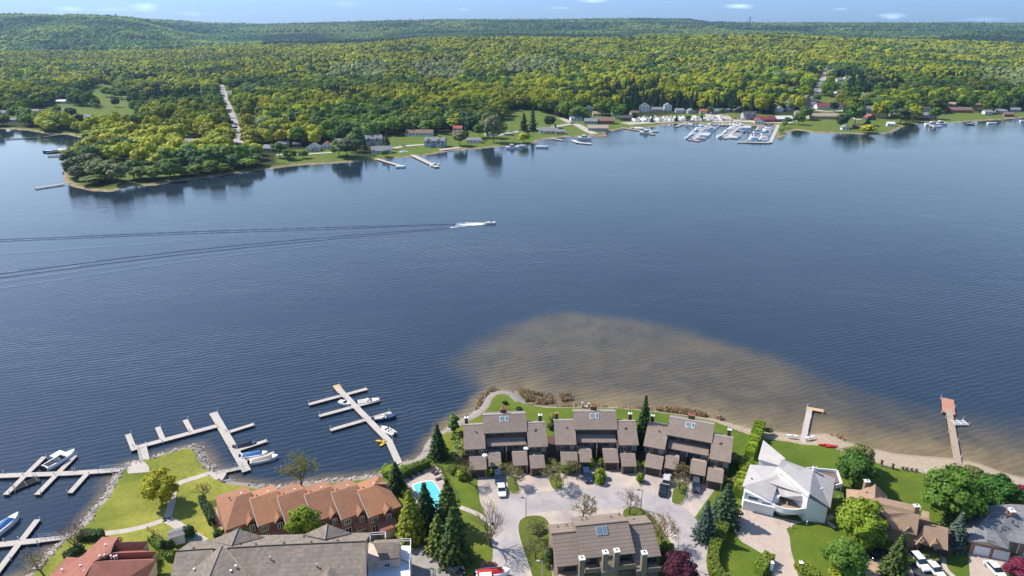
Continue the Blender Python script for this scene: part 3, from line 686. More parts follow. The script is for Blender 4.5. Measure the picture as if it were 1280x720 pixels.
for p in ([(370, 125), (440, 138), (470, 130), (420, 118)], [(512, 118), (570, 118), (575, 128), (530, 130)], [(755, 60+50), (825, 112), (828, 145), (745, 140)], [(170, 120), (255, 118), (250, 135), (165, 140)],
          [(900, 118), (930, 118), (930, 142), (906, 142)], [(1060, 105), (1120, 100), (1125, 125), (1060, 125)]):
    con |= (sdf(px_, py_, p) > 0) & (rr < .8)
yg = nA*.9+nB*.9+.2*rng.normal(size=n) > (.05-.5*crestness)
for p in ([(640, 105), (700, 105), (712, 140), (640, 140)], [(530, 112), (640, 118), (640, 135), (540, 130)]): yg |= (sdf(px_, py_, p) > 0) & (rr < .85)
gg = (vnoise(BX, BY, 95, 31)+.25*rng.normal(size=n) > .84)
for p in ([(410, 88), (480, 85), (485, 103), (415, 105)], [(515, 84), (575, 83), (580, 108), (530, 108)], [(635, 80), (695, 80), (700, 98), (635, 98)], [(1215, 96), (1290, 98), (1290, 116), (1225, 112)]):
    gg |= (sdf(px_, py_, p) > 0) & (rr < .85)
tint = np.empty((n, 3)); 
for c_, m_ in ((MG, np.ones(n, bool)), (SG, (vnoise(BX, BY, 45, 41)+.3*rng.normal(size=n) > .35)), (YG, yg & (rr > .12)), (GG, gg), (DG, con)): tint[m_] = c_
tint *= rng.uniform(.8, 1.2, (n, 1)); tint *= 1+rng.normal(0, .05, (n, 3))
tint *= (1+.26*vnoise(BX, BY, 60, 71)+.2*vnoise(BX, BY, 190, 72))[:, None]
far_ = (BY > 2650)[:, None]; fn_ = vnoise(BX, BY, 420, 61)+.5*vnoise(BX, BY, 160, 62)
base_ = np.where((fn_ > .25)[:, None], np.array([.15, .20, .035]), np.where((fn_ < -.35)[:, None], np.array([.03, .065, .03]), np.array([.07, .125, .03])))
band_ = ((BY > 2450) & (BY < 3500) & (px_ > 330))[:, None]; base_ = np.where((px_ < 330)[:, None], base_*1.45, base_); base_ = np.where(band_, np.array([.028, .06, .03]), base_)
tint = np.where(far_, base_*1.5*rng.uniform(.75, 1.25, (n, 1)), tint)
tint = np.clip(tint, .006, .5)
kind = np.where(con, np.where(BL == 0, 4+(rr*50).astype(int) % 2, 9), np.where(BL == 0, (rr*97).astype(int) % 4, 6+(rr*61).astype(int) % 3))
hs_ = np.minimum(BS, 1.25)*rng.uniform(.62, 1.18, n)*(1+.18*nB); ws_ = BS*rng.uniform(.7, 1.2, n)*np.where(con, .95, 1)
hs_ = hs_*np.where(con, .88, 1)
hs_ = np.where(BY > 2700, BS*.62*rng.uniform(.8, 1.2, n)+.25, hs_)
hs_ = np.where((px_ < 330) & (BY < 640), hs_*.84, hs_)
near_shore = sdp < 14; hs_ = np.where(near_shore, hs_*.72, hs_)
rot = rng.uniform(0, 6.283, n)
# hidden trees cost nothing to leave out: those the slope in front hides completely never show
order = np.argsort(BY); NIND = 290
vis = (px_ > -25) & (px_ < 1305)
# individuals: the trees that stand largest in view (front ranks)
cand = [i for i in order if vis[i]]
front = {}
score = []
for i in cand:
    q = int(px_[i]//5)
    r = front.get(q, 0); front[q] = r+1
    score.append((BY[i]*(1+.085*min(r, 12)), i))
score.sort(); ind = set(i for _, i in score[:NIND])
mask = np.ones(n, bool); mask[list(ind)] = False
me = bpy.data.meshes.new('woodland')
P = np.stack([BX, BY, BZ], 1)[mask].astype(np.float32); me.vertices.add(len(P)); me.vertices.foreach_set('co', P.ravel())
def addattr(me, nm, typ, data, key='value'):
    a = me.attributes.new(nm, typ, 'POINT'); a.data.foreach_set(key, np.ascontiguousarray(data).ravel())
addattr(me, 'scl', 'FLOAT_VECTOR', np.stack([ws_, ws_, hs_], 1)[mask].astype(np.float32), 'vector')
addattr(me, 'rotz', 'FLOAT_VECTOR', np.stack([rot*0, rot*0, rot], 1)[mask].astype(np.float32), 'vector')
addattr(me, 'idx', 'INT', kind[mask].astype(np.int32))
addattr(me, 'tint', 'FLOAT_COLOR', np.concatenate([tint, np.ones((n, 1))], 1)[mask].astype(np.float32), 'color')
wood = bpy.data.objects.new('woodland', me); COL.objects.link(wood)
tag(wood, 'green and yellow spring woodland covering the far shore and hills', 'woodland', kind='stuff')
src = bpy.data.collections.new('tree_sources')   # not linked to the scene: only the node group reads it
for i, m_ in enumerate(FV):
    o = bpy.data.objects.new('source_%02d' % i, m_); src.objects.link(o)
ng = bpy.data.node_groups.new('scatter', 'GeometryNodeTree')
ng.interface.new_socket('Geometry', in_out='INPUT', socket_type='NodeSocketGeometry'); ng.interface.new_socket('Geometry', in_out='OUTPUT', socket_type='NodeSocketGeometry')
gi = ng.nodes.new('NodeGroupInput'); gout = ng.nodes.new('NodeGroupOutput'); m2p = ng.nodes.new('GeometryNodeMeshToPoints'); iop = ng.nodes.new('GeometryNodeInstanceOnPoints')
ci = ng.nodes.new('GeometryNodeCollectionInfo'); ci.inputs['Collection'].default_value = src; ci.inputs['Separate Children'].default_value = True; ci.inputs['Reset Children'].default_value = True
def nattr(nm, dt):
    a = ng.nodes.new('GeometryNodeInputNamedAttribute'); a.data_type = dt; a.inputs[0].default_value = nm
    return [o_ for o_ in a.outputs if o_.enabled and o_.name == 'Attribute'][0]
L = ng.links.new
L(gi.outputs[0], m2p.inputs[0]); L(m2p.outputs[0], iop.inputs['Points']); L(ci.outputs[0], iop.inputs['Instance'])
iop.inputs['Pick Instance'].default_value = True
L(nattr('idx', 'INT'), iop.inputs['Instance Index']); L(nattr('scl', 'FLOAT_VECTOR'), iop.inputs['Scale'])
e2r = ng.nodes.new('FunctionNodeEulerToRotation'); L(nattr('rotz', 'FLOAT_VECTOR'), e2r.inputs[0]); L(e2r.outputs[0], iop.inputs['Rotation'])
L(iop.outputs[0], gout.inputs[0])
md = wood.modifiers.new('scatter', 'NODES'); md.node_group = ng
def region(px, py):
    if px < 112 and py < 180: return 'by the small bay'
    if px < 312: return 'on the wooded point'
    if px < 480: return 'in the wooded shore strip right of the straight road'
    if px < 620: return 'behind the waterfront cottages'
    if px < 740: return 'around the grassy hill field'
    if px < 960: return 'behind the boat harbour'
    if px < 1060: return 'beside the road climbing from the harbour'
    return 'on the shore right of the harbour'
def tintname(i):
    if con[i]: return 'dark green conifer'
    c = tint[i]
    if gg[i]: return 'pale grey-green broadleaf tree'
    if yg[i] and rr[i] > .12: return 'yellow-green broadleaf tree'
    return 'deep green broadleaf tree' if rr[i] < .28 else 'mid green broadleaf tree'
for i in sorted(ind):
    nm = 'conifer_tree' if con[i] else 'broadleaf_tree'
    o = bpy.data.objects.new(nm, FVo[kind[i] if kind[i] < 6 else 0]); COL.objects.link(o)
    o.location = (BX[i], BY[i], BZ[i]); o.scale = (ws_[i], ws_[i], hs_[i]); o.rotation_euler = (0, 0, rot[i]); o.color = (*tint[i], 1)
    lab = tintname(i)+' '+region(px_[i], py_[i])+', far shore'
    tag(o, lab, 'tree', lab.replace(' tree', ' trees').replace('conifer ', 'conifers '))
print('forest', n, 'individual', len(ind))
# ---------------------------------------------------------------- near buildings
M['roof_brown'] = shingle('roof_brown', (.275, .215, .178), (.20, .158, .13), .3, var=.5, contrast=.14)
M['roof_brown_ribs'] = shingle('roof_brown_courses', (.275, .215, .175), (.215, .165, .135), .36, var=.35, contrast=.5)
M['roof_clay'] = shingle('roof_clay', (.33, .165, .10), (.25, .12, .07), .3, var=.6, contrast=.2)
M['roof_clay_b'] = shingle('roof_clay_b', (.40, .20, .105), (.30, .14, .08), .3, var=.6, contrast=.2)
M['roof_rust'] = shingle('roof_rust', (.33, .14, .10), (.25, .10, .075), .3, var=.6, contrast=.2)
M['roof_taupe'] = shingle('roof_taupe', (.27, .225, .18), (.17, .14, .115), .3, var=.8, contrast=.22)
M['roof_tan'] = shingle('roof_tan', (.36, .245, .165), (.28, .185, .125), .3, var=.5, contrast=.25)
M['roof_grey'] = shingle('roof_grey', (.24, .24, .245), (.15, .15, .16), .3, var=.7, contrast=.2)
M['roof_pale'] = simple('roof_pale', (.43, .40, .385), .6, .08, .6, .1, dirt=.3)
M['ridge'] = simple('ridge_cap', (.36, .31, .28), .8, .15, 2)
M['siding'] = siding('siding_dark', (.085, .068, .06), .25)
M['siding_v'] = siding('siding_taupe', (.23, .185, .14), .3, True)
M['trim'] = simple('trim_dark', (.06, .05, .045), .6, .1, 2)
M['trim_pale'] = simple('trim_pale', (.45, .4, .36), .6, .1, 2)
M['white'] = simple('white_paint', (.78, .78, .78), .5, .05, 1, dirt=.15)
M['brick_red'] = brick('brick_red', (.26, .11, .075), (.18, .075, .055))
M['brick_orange'] = brick('brick_orange', (.42, .20, .13), (.34, .16, .11))
M['brick_tan'] = brick('brick_tan', (.36, .22, .13), (.25, .15, .09))
M['brick_dark'] = brick('brick_dark', (.12, .085, .07), (.09, .06, .05))
M['stucco'] = simple('stucco', (.58, .46, .38), .85, .08, 1)
M['glass'] = glassmat('window_glass'); M['glass_blue'] = glassmat('skylight_glass', (.12, .2, .24), .15)
M['glass_teal'] = glassmat('glass_teal', (.03, .14, .16), .1)
M['metal'] = simple('vent_metal', (.45, .45, .46), .4, .1, 4, metal=.4)
M['dark'] = simple('dark_rubber', (.02, .02, .02), .8, .2, 4)
M['deckwood'] = siding('deck_boards', (.34, .26, .19), .15, True)
M['concrete'] = simple('concrete', (.44, .41, .37), .85, .1, .8, .1)
M['pot'] = simple('clay_pot', (.38, .17, .10), .8, .1, 2)
def wbox(mb, a, b, s0, s1, z0, z1, d0, d1):
    """box on the wall a->b (outside on the right-hand side): s along, d outward"""
    dx, dy = b[0]-a[0], b[1]-a[1]; L_ = math.hypot(dx, dy); u = (dx/L_, dy/L_); n = (u[1], -u[0])
    p = lambda s, d, z: (a[0]+u[0]*s+n[0]*d, a[1]+u[1]*s+n[1]*d, z)
    mb.hexa([p(s0, d1, z0), p(s1, d1, z0), p(s1, d0, z0), p(s0, d0, z0)], [p(s0, d1, z1), p(s1, d1, z1), p(s1, d0, z1), p(s0, d0, z1)])
def window(root, a, b, s0, s1, z0, z1, org=(0, 0, 0), rz=0, frame='white', pane='glass', mull=1, name='window', t=.09):
    f = MB(org, rz)
    wbox(f, a, b, s0, s1, z0, z0+t, -.03, .07); wbox(f, a, b, s0, s1, z1-t, z1, -.03, .07)
    wbox(f, a, b, s0, s0+t, z0+t, z1-t, -.03, .07); wbox(f, a, b, s1-t, s1, z0+t, z1-t, -.03, .07)
    for k in range(mull):
        m_ = s0+(s1-s0)*(k+1)/(mull+1); wbox(f, a, b, m_-t*.4, m_+t*.4, z0+t, z1-t, -.03, .06)
    fo = f.build(name, M[frame], root)
    p = MB(org, rz); wbox(p, a, b, s0+t, s1-t, z0+t, z1-t, -.05, .02); p.build('pane', M[pane], fo)
    return fo
def garage_door(root, a, b, s0, s1, z0, z1, mat, org=(0, 0, 0), rz=0, rows=4):
    f = MB(org, rz); h = (z1-z0)/rows
    for k in range(rows): wbox(f, a, b, s0, s1, z0+k*h, z0+(k+1)*h-.04, -.02, .05)
    wbox(f, a, b, s0+.02, s1-.02, z0, z1, -.04, .02)
    return f.build('garage_door', M[mat], root)
def chimney(root, x, y, z0, z1, w, d, mat, cap, org=(0, 0, 0), rz=0, pots=0, capmat='white'):
    c = MB(org, rz); c.box(x-w/2, x+w/2, y-d/2, y+d/2, z0, z1); o = c.build('chimney', M[mat], root)
    k = MB(org, rz); k.box(x-w/2-.08, x+w/2+.08, y-d/2-.08, y+d/2+.08, z1, z1+.16); 
    if not pots: k.box(x-.18, x+.18, y-.12, y+.12, z1+.16, z1+.22)
    k.build('cap', M[capmat], o)
    if not pots and capmat == 'white':
        f = MB(org, rz); f.box(x-.14, x+.14, y-.1, y+.1, z1+.22, z1+.4); f.build('flue', M['dark'], o)
    for i in range(pots):
        p = MB(org, rz); xx = x-w/2+w*(i+.5)/pots; p.tube([(xx, y, z1+.16), (xx, y, z1+.75)], [.16, .12], 8); p.build('flue_pot', M['pot'], o)
    return o
def vent(root, x, y, z, s=.35, h=.35, mat='metal', org=(0, 0, 0), rz=0):
    v = MB(org, rz); v.tube([(x, y, z-.3), (x, y, z+h)], s*.35, 7); v.box(x-s/2, x+s/2, y-s/2, y+s/2, z+h, z+h+.1); return v.build('roof_vent', M[mat], root)
def gen_condo(org, rz, label, n):
    rt = empty('condo_building', org, label, 'condominium', 'brown lakeside condominium buildings', rz)
    F = lambda: MB(org, rz)
    wl = F()
    # wings, centre: sloped-top prisms
    for x0, x1, yf, yr, yb, zf, zr, zb in ((-9.9, -5.15, .95, 6.5, 9.2, 4.2, 7.25, 6.0), (5.35, 9.75, .75, 6.2, 9.0, 4.2, 7.25, 6.0), (-5.13, 5.33, 4.4, 8.3, 11, 6.3, 8.75, 7.7)):
        wl.prism([(x0, yf), (x1, yf), (x1, yr), (x0, yr)], 0, 0, zt=[zf, zf, zr, zr]); wl.prism([(x0, yr), (x1, yr), (x1, yb), (x0, yb)], 0, 0, zt=[zr, zr, zb, zb])
    wl.box(-5.1, 5.3, 2.8, 4.38, 0, 4.0)
    wl.build('wall', M['siding'], rt)
    r = F()
    def shed(x0, x1, yf, zf, yr, zr, yb, zb, nm='roof', mat='roof_brown'):
        q = F(); q.slab([(x0, yf, zf), (x1, yf, zf), (x1, yr, zr), (x0, yr, zr)], .22); q.slab([(x0, yr+.01, zr), (x1, yr+.01, zr), (x1, yb, zb), (x0, yb, zb)], .22)
        o = q.build(nm, M[mat], rt); c = F(); c.box(x0-.03, x1+.03, yr-.12, yr+.35, zr-.12, zr+.05); c.build('ridge_cap', M['ridge'], o); return o
    shed(-10.2, -5.0, .5, 4.5, 6.6, 7.5, 9.6, 6.1)
    shed(5.25, 10.05, .3, 4.5, 6.3, 7.5, 9.4, 6.1)
    shed(-5.3, 5.4, 4.0, 6.5, 8.3, 9.05, 11.4, 7.9)
    q = F(); q.slab([(-4.7, 2.2, 4.0), (4.9, 2.2, 4.0), (4.9, 4.42, 4.85), (-4.7, 4.42, 4.85)], .2); q.build('porch_roof', M['roof_brown'], rt)
    # clerestory strip and lower glazing
    for s0 in (.5, 2.9, 5.6, 8.0): window(rt, (-5.13, 4.4), (5.33, 4.4), s0, s0+2.0, 5.25, 6.05, org, rz, 'trim', mull=1)
    for s0, s1 in ((.5, 2.0), (3.6, 4.6), (5.8, 6.8), (8.4, 9.9)): window(rt, (-5.1, 2.8), (5.3, 2.8), s0, s1, .2 if 3 < s0 < 7 else 2.7, 3.7, org, rz, 'trim_pale', 'glass_blue' if s0 in (3.6, 8.4) else 'glass')
    for a, b, L_ in (((-9.9, .95), (-5.15, .95), 4.75), ((5.35, .75), (9.75, .75), 4.4)):
        window(rt, a, b, .3, L_*.42, 2.75, 3.95, org, rz, 'trim_pale', 'glass'); window(rt, a, b, L_*.72, L_-.2, 2.75, 3.95, org, rz, 'trim_pale', 'glass_blue')
    # skylights
    for x in (-.75, .55):
        s_ = F(); z = lambda y: 6.5+(y-4)*2.55/4.3
        s_.hexa([(x-.45, 6.5, z(6.5)-.05), (x+.45, 6.5, z(6.5)-.05), (x+.45, 7.7, z(7.7)-.05), (x-.45, 7.7, z(7.7)-.05)], [(x-.45, 6.5, z(6.5)+.16), (x+.45, 6.5, z(6.5)+.16), (x+.45, 7.7, z(7.7)+.16), (x-.45, 7.7, z(7.7)+.16)])
        so_ = s_.build('skylight', M['white'], rt); g_ = F(); g_.slab([(x-.36, 6.6, z(6.6)+.19), (x+.36, 6.6, z(6.6)+.19), (x+.36, 7.6, z(7.6)+.19), (x-.36, 7.6, z(7.6)+.19)], .02); g_.build('pane', M['glass_blue'], so_)
    chimney(rt, -.1, 9.3, 6, 10.0, 1.5, .9, 'brick_dark', 0, org, rz, pots=3, capmat='pot')
    chimney(rt, -9.4, 8.4, 4, 8.4, .8, .7, 'siding', 0, org, rz, capmat='white' if n != 2 else 'pot'); chimney(rt, 9.0, 8.2, 4, 8.4, .8, .7, 'siding', 0, org, rz)
    for x, y in ((-7.2, 4.6), (7.2, 4.2), (7.5, 4.5)): vent(rt, x, y, 4.5+(y-.4)*.49, .3, .25, 'trim', org, rz)
    # garages with their roofs and the decks behind the parapet
    for x0, x1, yf, yr, yb in ((-9.0, -4.95, -4.5, -1.4, .93), (-4.65, -1.45, -3.4, -.2, 2.78), (1.25, 4.85, -3.6, -.2, 2.78), (5.25, 8.8, -5.0, -2.0, .73)):
        g_ = F(); g_.prism([(x0+.15, yf+.3), (x1-.15, yf+.3), (x1-.15, yr), (x0+.15, yr)], 0, 0, zt=[2.0, 2.0, 3.3, 3.3]); g_.box(x0+.15, x1-.15, yr+.01, yb, 0, 2.55)
        go_ = g_.build('garage', M['siding'], rt)
        q = F(); q.slab([(x0, yf, 2.2), (x1, yf, 2.2), (x1, yr, 3.55), (x0, yr, 3.55)], .2); q.build('garage_roof', M['roof_brown'], rt)
        q = F(); q.box(x0, x1, yr+.02, yr+.2, 2.5, 3.6); q.build('parapet', M['ridge'], rt)
        q = F(); q.box(x0+.2, x1-.2, yr+.25, yb-.05, 2.56, 2.62); q.build('deck', M['deckwood'], rt)
        for xx in (x0+.25, x1-.25):
            q = F(); q.box(xx-.22, xx+.22, yf+.1, yf+.5, 0, 2.02); q.build('pillar', M['brick_tan'], go_)
        garage_door(rt, (x0, yf+.3), (x1, yf+.3), .55, x1-x0-.55, 0.02, 1.85, 'trim', org, rz)
    # party walls standing forward between the units
    for x, y0, y1, z in ((-4.85, -.2, 2.8, 4.2), (0.05, 0.2, 2.8, 3.9), (5.05, -.3, 2.8, 4.2)):
        q = F(); q.box(x-.1, x+.1, y0, y1, 0, z); q.build('party_wall', M['siding'], rt)
    # deck chairs are left to the owners: one pale umbrella table per middle deck shows
    return rt
gen_condo((-1.3, 138.7, 1), R(4.5), 'lakeside condo nearest the shore point, left of the first grass island', 1)
gen_condo((20.6, 140.0, 1), 0, 'middle lakeside condo with a clay-topped end chimney, left of the tall dark spruce', 2)
gen_condo((41.1, 136.2, 1), R(-19.5), 'angled lakeside condo right of the tall spruce, beside the long hedge', 3)
# condo at the bottom edge, seen over its long south roof
org = (17.2, 105.8, 1); rz = R(8.2)
rt = empty('condo_building', org, 'ribbed brown-roofed condo in front of the court, with four capped chimneys', 'condominium', None, rz)
F = lambda: MB(org, rz)
wl = F()
for x0, x1, yn, yr, yf, zn, zr, zf in ((-9.4, -4.92, -4.3, .3, 4.2, 5.2, 8.2, 6.8), (-4.9, 5.1, -4.5, 0, 4.2, 6.7, 9.7, 8.0), (5.12, 10.1, -4.3, .6, 4.2, 5.2, 8.2, 6.8)):
    wl.prism([(x0, yn), (x1, yn), (x1, yr), (x0, yr)], 0, 0, zt=[zn, zn, zr, zr]); wl.prism([(x0, yr), (x1, yr), (x1, yf), (x0, yf)], 0, 0, zt=[zr, zr, zf, zf])
wl.build('wall', M['siding_v'], rt)
for x0, x1, yn, yr, yf, zn, zr, zf in ((-9.7, -4.95, -5.0, .3, 4.6, 5.5, 8.5, 7.1), (-5.1, 5.2, -5.2, 0, 4.6, 7.0, 10, 8.3), (5.22, 10.4, -5.0, .6, 4.7, 5.5, 8.5, 7.1)):
    q = F(); q.slab([(x0, yn, zn), (x1, yn, zn), (x1, yr, zr), (x0, yr, zr)], .22); q.slab([(x0, yr+.01, zr), (x1, yr+.01, zr), (x1, yf, zf), (x0, yf, zf)], .22)
    o_ = q.build('roof', M['roof_brown_ribs'], rt)
    q = F(); q.box(x0-.04, x1+.04, yr-.1, yr+.12, zr-.1, zr+.06); q.build('ridge_cap', M['trim'], o_)
for x in (-.9, .3):
    s_ = F(); z = lambda y: 10+(y)*3/5.2
    s_.hexa([(x-.5, -1.9, z(-1.9)-.05), (x+.5, -1.9, z(-1.9)-.05), (x+.5, -.5, z(-.5)-.05), (x-.5, -.5, z(-.5)-.05)], [(x-.5, -1.9, z(-1.9)+.2), (x+.5, -1.9, z(-1.9)+.2), (x+.5, -.5, z(-.5)+.2), (x-.5, -.5, z(-.5)+.2)])
    so_ = s_.build('skylight', M['metal'], rt); g_ = F(); g_.slab([(x-.38, -1.75, z(-1.75)+.23), (x+.38, -1.75, z(-1.75)+.23), (x+.38, -.62, z(-.62)+.23), (x-.38, -.62, z(-.62)+.23)], .02); g_.build('pane', M['glass_blue'], so_)
for px, py, z1 in ((727.4, 697, 8.6), (756.8, 689.5, 9.2), (771, 687.3, 9.2), (805.5, 690, 8.6)):
    gx, gy = G(px, py, z1+1)
    c_, s2 = math.cos(-rz), math.sin(-rz); lx = (gx-org[0])*c_-(gy-org[1])*s2; ly = (gx-org[0])*s2+(gy-org[1])*c_
    chimney(rt, lx, ly, 0, z1-.2, .95, .95, 'siding_v', 0, org, rz)
for x, y in ((-7.9, 3), (-6.1, 3.3), (-3.2, 2.7), (-2.2, 3), (2.6, 2.6), (4.4, 3.2), (7.4, 3)): vent(rt, x, y, (7.4 if abs(x) > 5 else 8.85)+.1, .25, .35, 'trim', org, rz)
for x0, x1, zt in ((-9.3, -5.8, 5.1), (-4.6, -1.9, 6.5), (1.3, 4.9, 6.5), (6.6, 10.0, 5.1)):
    window(rt, (x0, -4.3 if zt < 6 else -4.5), (x1, -4.3 if zt < 6 else -4.5), .1, x1-x0-.1, zt-1.6, zt-.15, org, rz, 'trim', mull=3)
    q = F(); q.box(x0-.1, x1+.1, -6.4, -4.55, zt-2.05, zt-1.85); q.build('balcony', M['deckwood'], rt)
    q = F(); q.box(x0-.1, x1+.1, -6.45, -6.3, zt-2.05, zt-.95); q.build('balcony_rail', M['siding_v'], rt)
    window(rt, (x0, -4.3 if zt < 6 else -4.5), (x1, -4.3 if zt < 6 else -4.5), .1, x1-x0-.1, zt-4.2, zt-2.2, org, rz, 'trim', mull=3)
for x0, x1, z0, z1 in ((-1.75, 1.2, 5.1, 6.9), (4.95, 6.5, 4.5, 5.6)):
    q = F(); q.slab([(x0, -7.2, z0), (x1, -7.2, z0), (x1, -4.6, z1), (x0, -4.6, z1)], .2); q.build('porch_roof', M['roof_brown_ribs'], rt)
    q = F(); q.prism([(x0+.1, -7), (x1-.1, -7), (x1-.1, -4.52), (x0+.1, -4.52)], 0, 0, zt=[z0-.2, z0-.2, z1-.25, z1-.25]); q.build('bay_wall', M['siding_v'], rt)
# ---- brick townhouses, six sawtooth units
th = R(31.3); A2 = (-54.2, 116.3); step = (5.45, .66)
rt = empty('townhouse_row', (-45, 116, 1), 'row of stepped brick townhouses with terracotta shingle roofs by the water', 'townhouses', None, 0)
for i in range(6):
    A = (A2[0]+(i-1)*step[0], A2[1]+(i-1)*step[1]); org = (A[0], A[1], 1); F = lambda: MB(org, th)
    W = 5.6 if i < 5 else 6.9; x0 = -.9 if i == 0 else 0
    ov = .35; zr, ze, zf = 7.5, 4.9, 4.7; yn, yf = -6.1, 6.5
    w_ = F(); m_ = 'brick_red' if i % 2 == 0 else 'brick_red'
    w_.prism([(x0+.25, yn+.45), (W-.2, yn+.45), (W-.2, 0), (x0+.25, 0)], 0, 0, zt=[ze, ze, zr-.3, zr-.3] if i not in (0, 5) else [ze-.1]*4)
    w_.prism([(x0+.25, 0), (W-.2, 0), (W-.2, yf-.4), (x0+.25, yf-.4)], 0, 0, zt=[zr-.3, zr-.3, zf, zf] if i not in (0, 5) else [zf-.1]*4)
    w_.build('wall', M['brick_red'], rt)
    q = F(); q.slab([(x0+.05, yn+.5, .0+ze-.3), (x0+.23, yn+.5, ze-.3), (x0+.23, yf-.4, 4.2), (x0+.05, yf-.4, 4.2)], 4.2) if i == 0 else q.prism([(x0+.05, yn+.4), (x0+.24, yn+.4), (x0+.24, 0), (x0+.05, 0)], 0, 0, zt=[ze-.2, ze-.2, zr-.4, zr-.4])
    q.build('party_wall', M['brick_orange'], rt)
    r = F()
    if i == 0:
        r.slab([(2.6, 0, zr), (x0, yn, ze), (W, yn, ze), (W, 0, zr)], .2); r.slab([(2.6, 0.01, zr), (W, 0.01, zr), (W, yf, zf), (x0, yf, zf)], .2); r.slab([(2.59, .005, zr), (x0, yf, zf), (x0, yn, ze)], .2)
    elif i == 5:
        r.slab([(0, 0, zr), (0, yn, ze), (W+.2, yn, ze), (3.4, 0, zr)], .2); r.slab([(0, .01, zr), (3.4, .01, zr), (W+.2, yf, zf), (0, yf, zf)], .2); r.slab([(3.41, .005, zr), (W+.2, yn, ze), (W+.2, yf, zf)], .2)
        r.slab([(3.9, 1.0, 7.1), (6.9, 1.0, 5.9), (7.2, 3.2, 5.0), (3.6, 3.6, 5.9)], .2)
    else:
        r.slab([(0-.1, yn, ze), (W+.02, yn, ze), (W+.02, 0, zr), (-.1, 0, zr)], .2); r.slab([(-.1, .01, zr), (W+.02, .01, zr), (W+.02, yf, zf), (-.1, yf, zf)], .2)
    ro = r.build('roof', M['roof_clay_b'] if i in (1, 5) else M['roof_clay'], rt)
    if i > 0:
        q = F(); 
        q.slab([(-.22, yn-.02, ze+.05), (-.08, yn-.02, ze+.05), (-.08, 0, zr+.05), (-.22, 0, zr+.05)], .3); q.build('gable_trim', M['trim_pale'], rt)
    for x, y in ((1.4, .8), (3.8, 1.2)): vent(rt, x, y, zr-y*.43, .3, .18, 'trim' if x < 2 else 'white', org, th)
    # street-side windows, a bay with its own small gable
    window(rt, (0, yn+.45), (W, yn+.45), .5, 1.9, 2.9, 4.2, org, th, mull=2)
    bx0, bx1 = 3.2, 4.9; q = F(); q.prism([(bx0, yn+.45), (bx0+.3, yn-.35), (bx1-.3, yn-.35), (bx1, yn+.45)], 2.5, 4.6); q.build('bay_wall', M['brick_red'], rt)
    window(rt, (bx0+.3, yn-.35), (bx1-.3, yn-.35), .05, 1.05, 2.8, 4.3, org, th, mull=1)
    q = F(); xm = (bx0+bx1)/2; q.slab([(bx0-.2, yn-.6, 4.7), (xm, yn-.6, 5.9), (xm, yn+2.3, 5.95), (bx0-.2, yn+.6, 5.15)], .12); q.slab([(bx1+.2, yn-.6, 4.7), (xm+.01, yn-.6, 5.9), (xm+.01, yn+2.3, 5.95), (bx1+.2, yn+.6, 5.15)], .12); q.build('dormer_roof', M['roof_clay'], rt)
    window(rt, (0, yn+.45), (W, yn+.45), .5, 1.9, .3, 2.1, org, th, mull=1)
    if i == 5:
        window(rt, (W-.2, yn+.45), (W-.2, 0), .8, 1.9, 2.9, 4.2, org, th); window(rt, (W-.2, yn+.45), (W-.2, 0), .8, 1.9, .6, 2.0, org, th); window(rt, (W-.2, yn+.45), (W-.2, 0), 3.2, 4.4, 2.9, 4.2, org, th)
        q = F(); q.box(1.6, 5.0, yn-2.2, yn+.44, 0, 2.3); q.build('garage', M['brick_red'], rt)
        garage_door(rt, (1.6, yn-2.2), (5.0, yn-2.2), .5, 2.9, .02, 2.0, 'stucco', org, th)
    q = F(); q.slab([(2.2 if i < 5 else 1.3, yn-2.5 if i == 5 else yn-1.6, 2.4), (5.3, yn-2.5 if i == 5 else yn-1.6, 2.4), (5.3, yn+.44, 3.2), (2.2 if i < 5 else 1.3, yn+.44, 3.2)], .15); q.build('porch_roof', M['roof_rust'], rt)
    if i < 5: garage_door(rt, (0, yn+.45), (W, yn+.45), 2.7, 5.1, .02, 2.0, 'stucco', org, th)
    # lake side
    window(rt, (W, yf-.4), (0, yf-.4), .6, 2.6, 2.8, 4.1, org, th, mull=2); window(rt, (W, yf-.4), (0, yf-.4), .6, 3.4, .2, 2.2, org, th, mull=3)
# ---- generic builder for roofs surveyed corner by corner
def g3(l): return [G3(*p) for p in l]
def roofs(root, faces, mat, th=.22, name='roof'):
    for f in faces:
        q = MB(); q.slab(g3(f), th); q.build(name, M[mat], root)
def walls(root, poly, z1, mat, inset=0, z0=0.9, name='wall', zt=None):
    p = [G(*a) for a in poly]; q = MB(); q.prism(p, z0, z1, zt=zt); return q.build(name, M[mat], root)
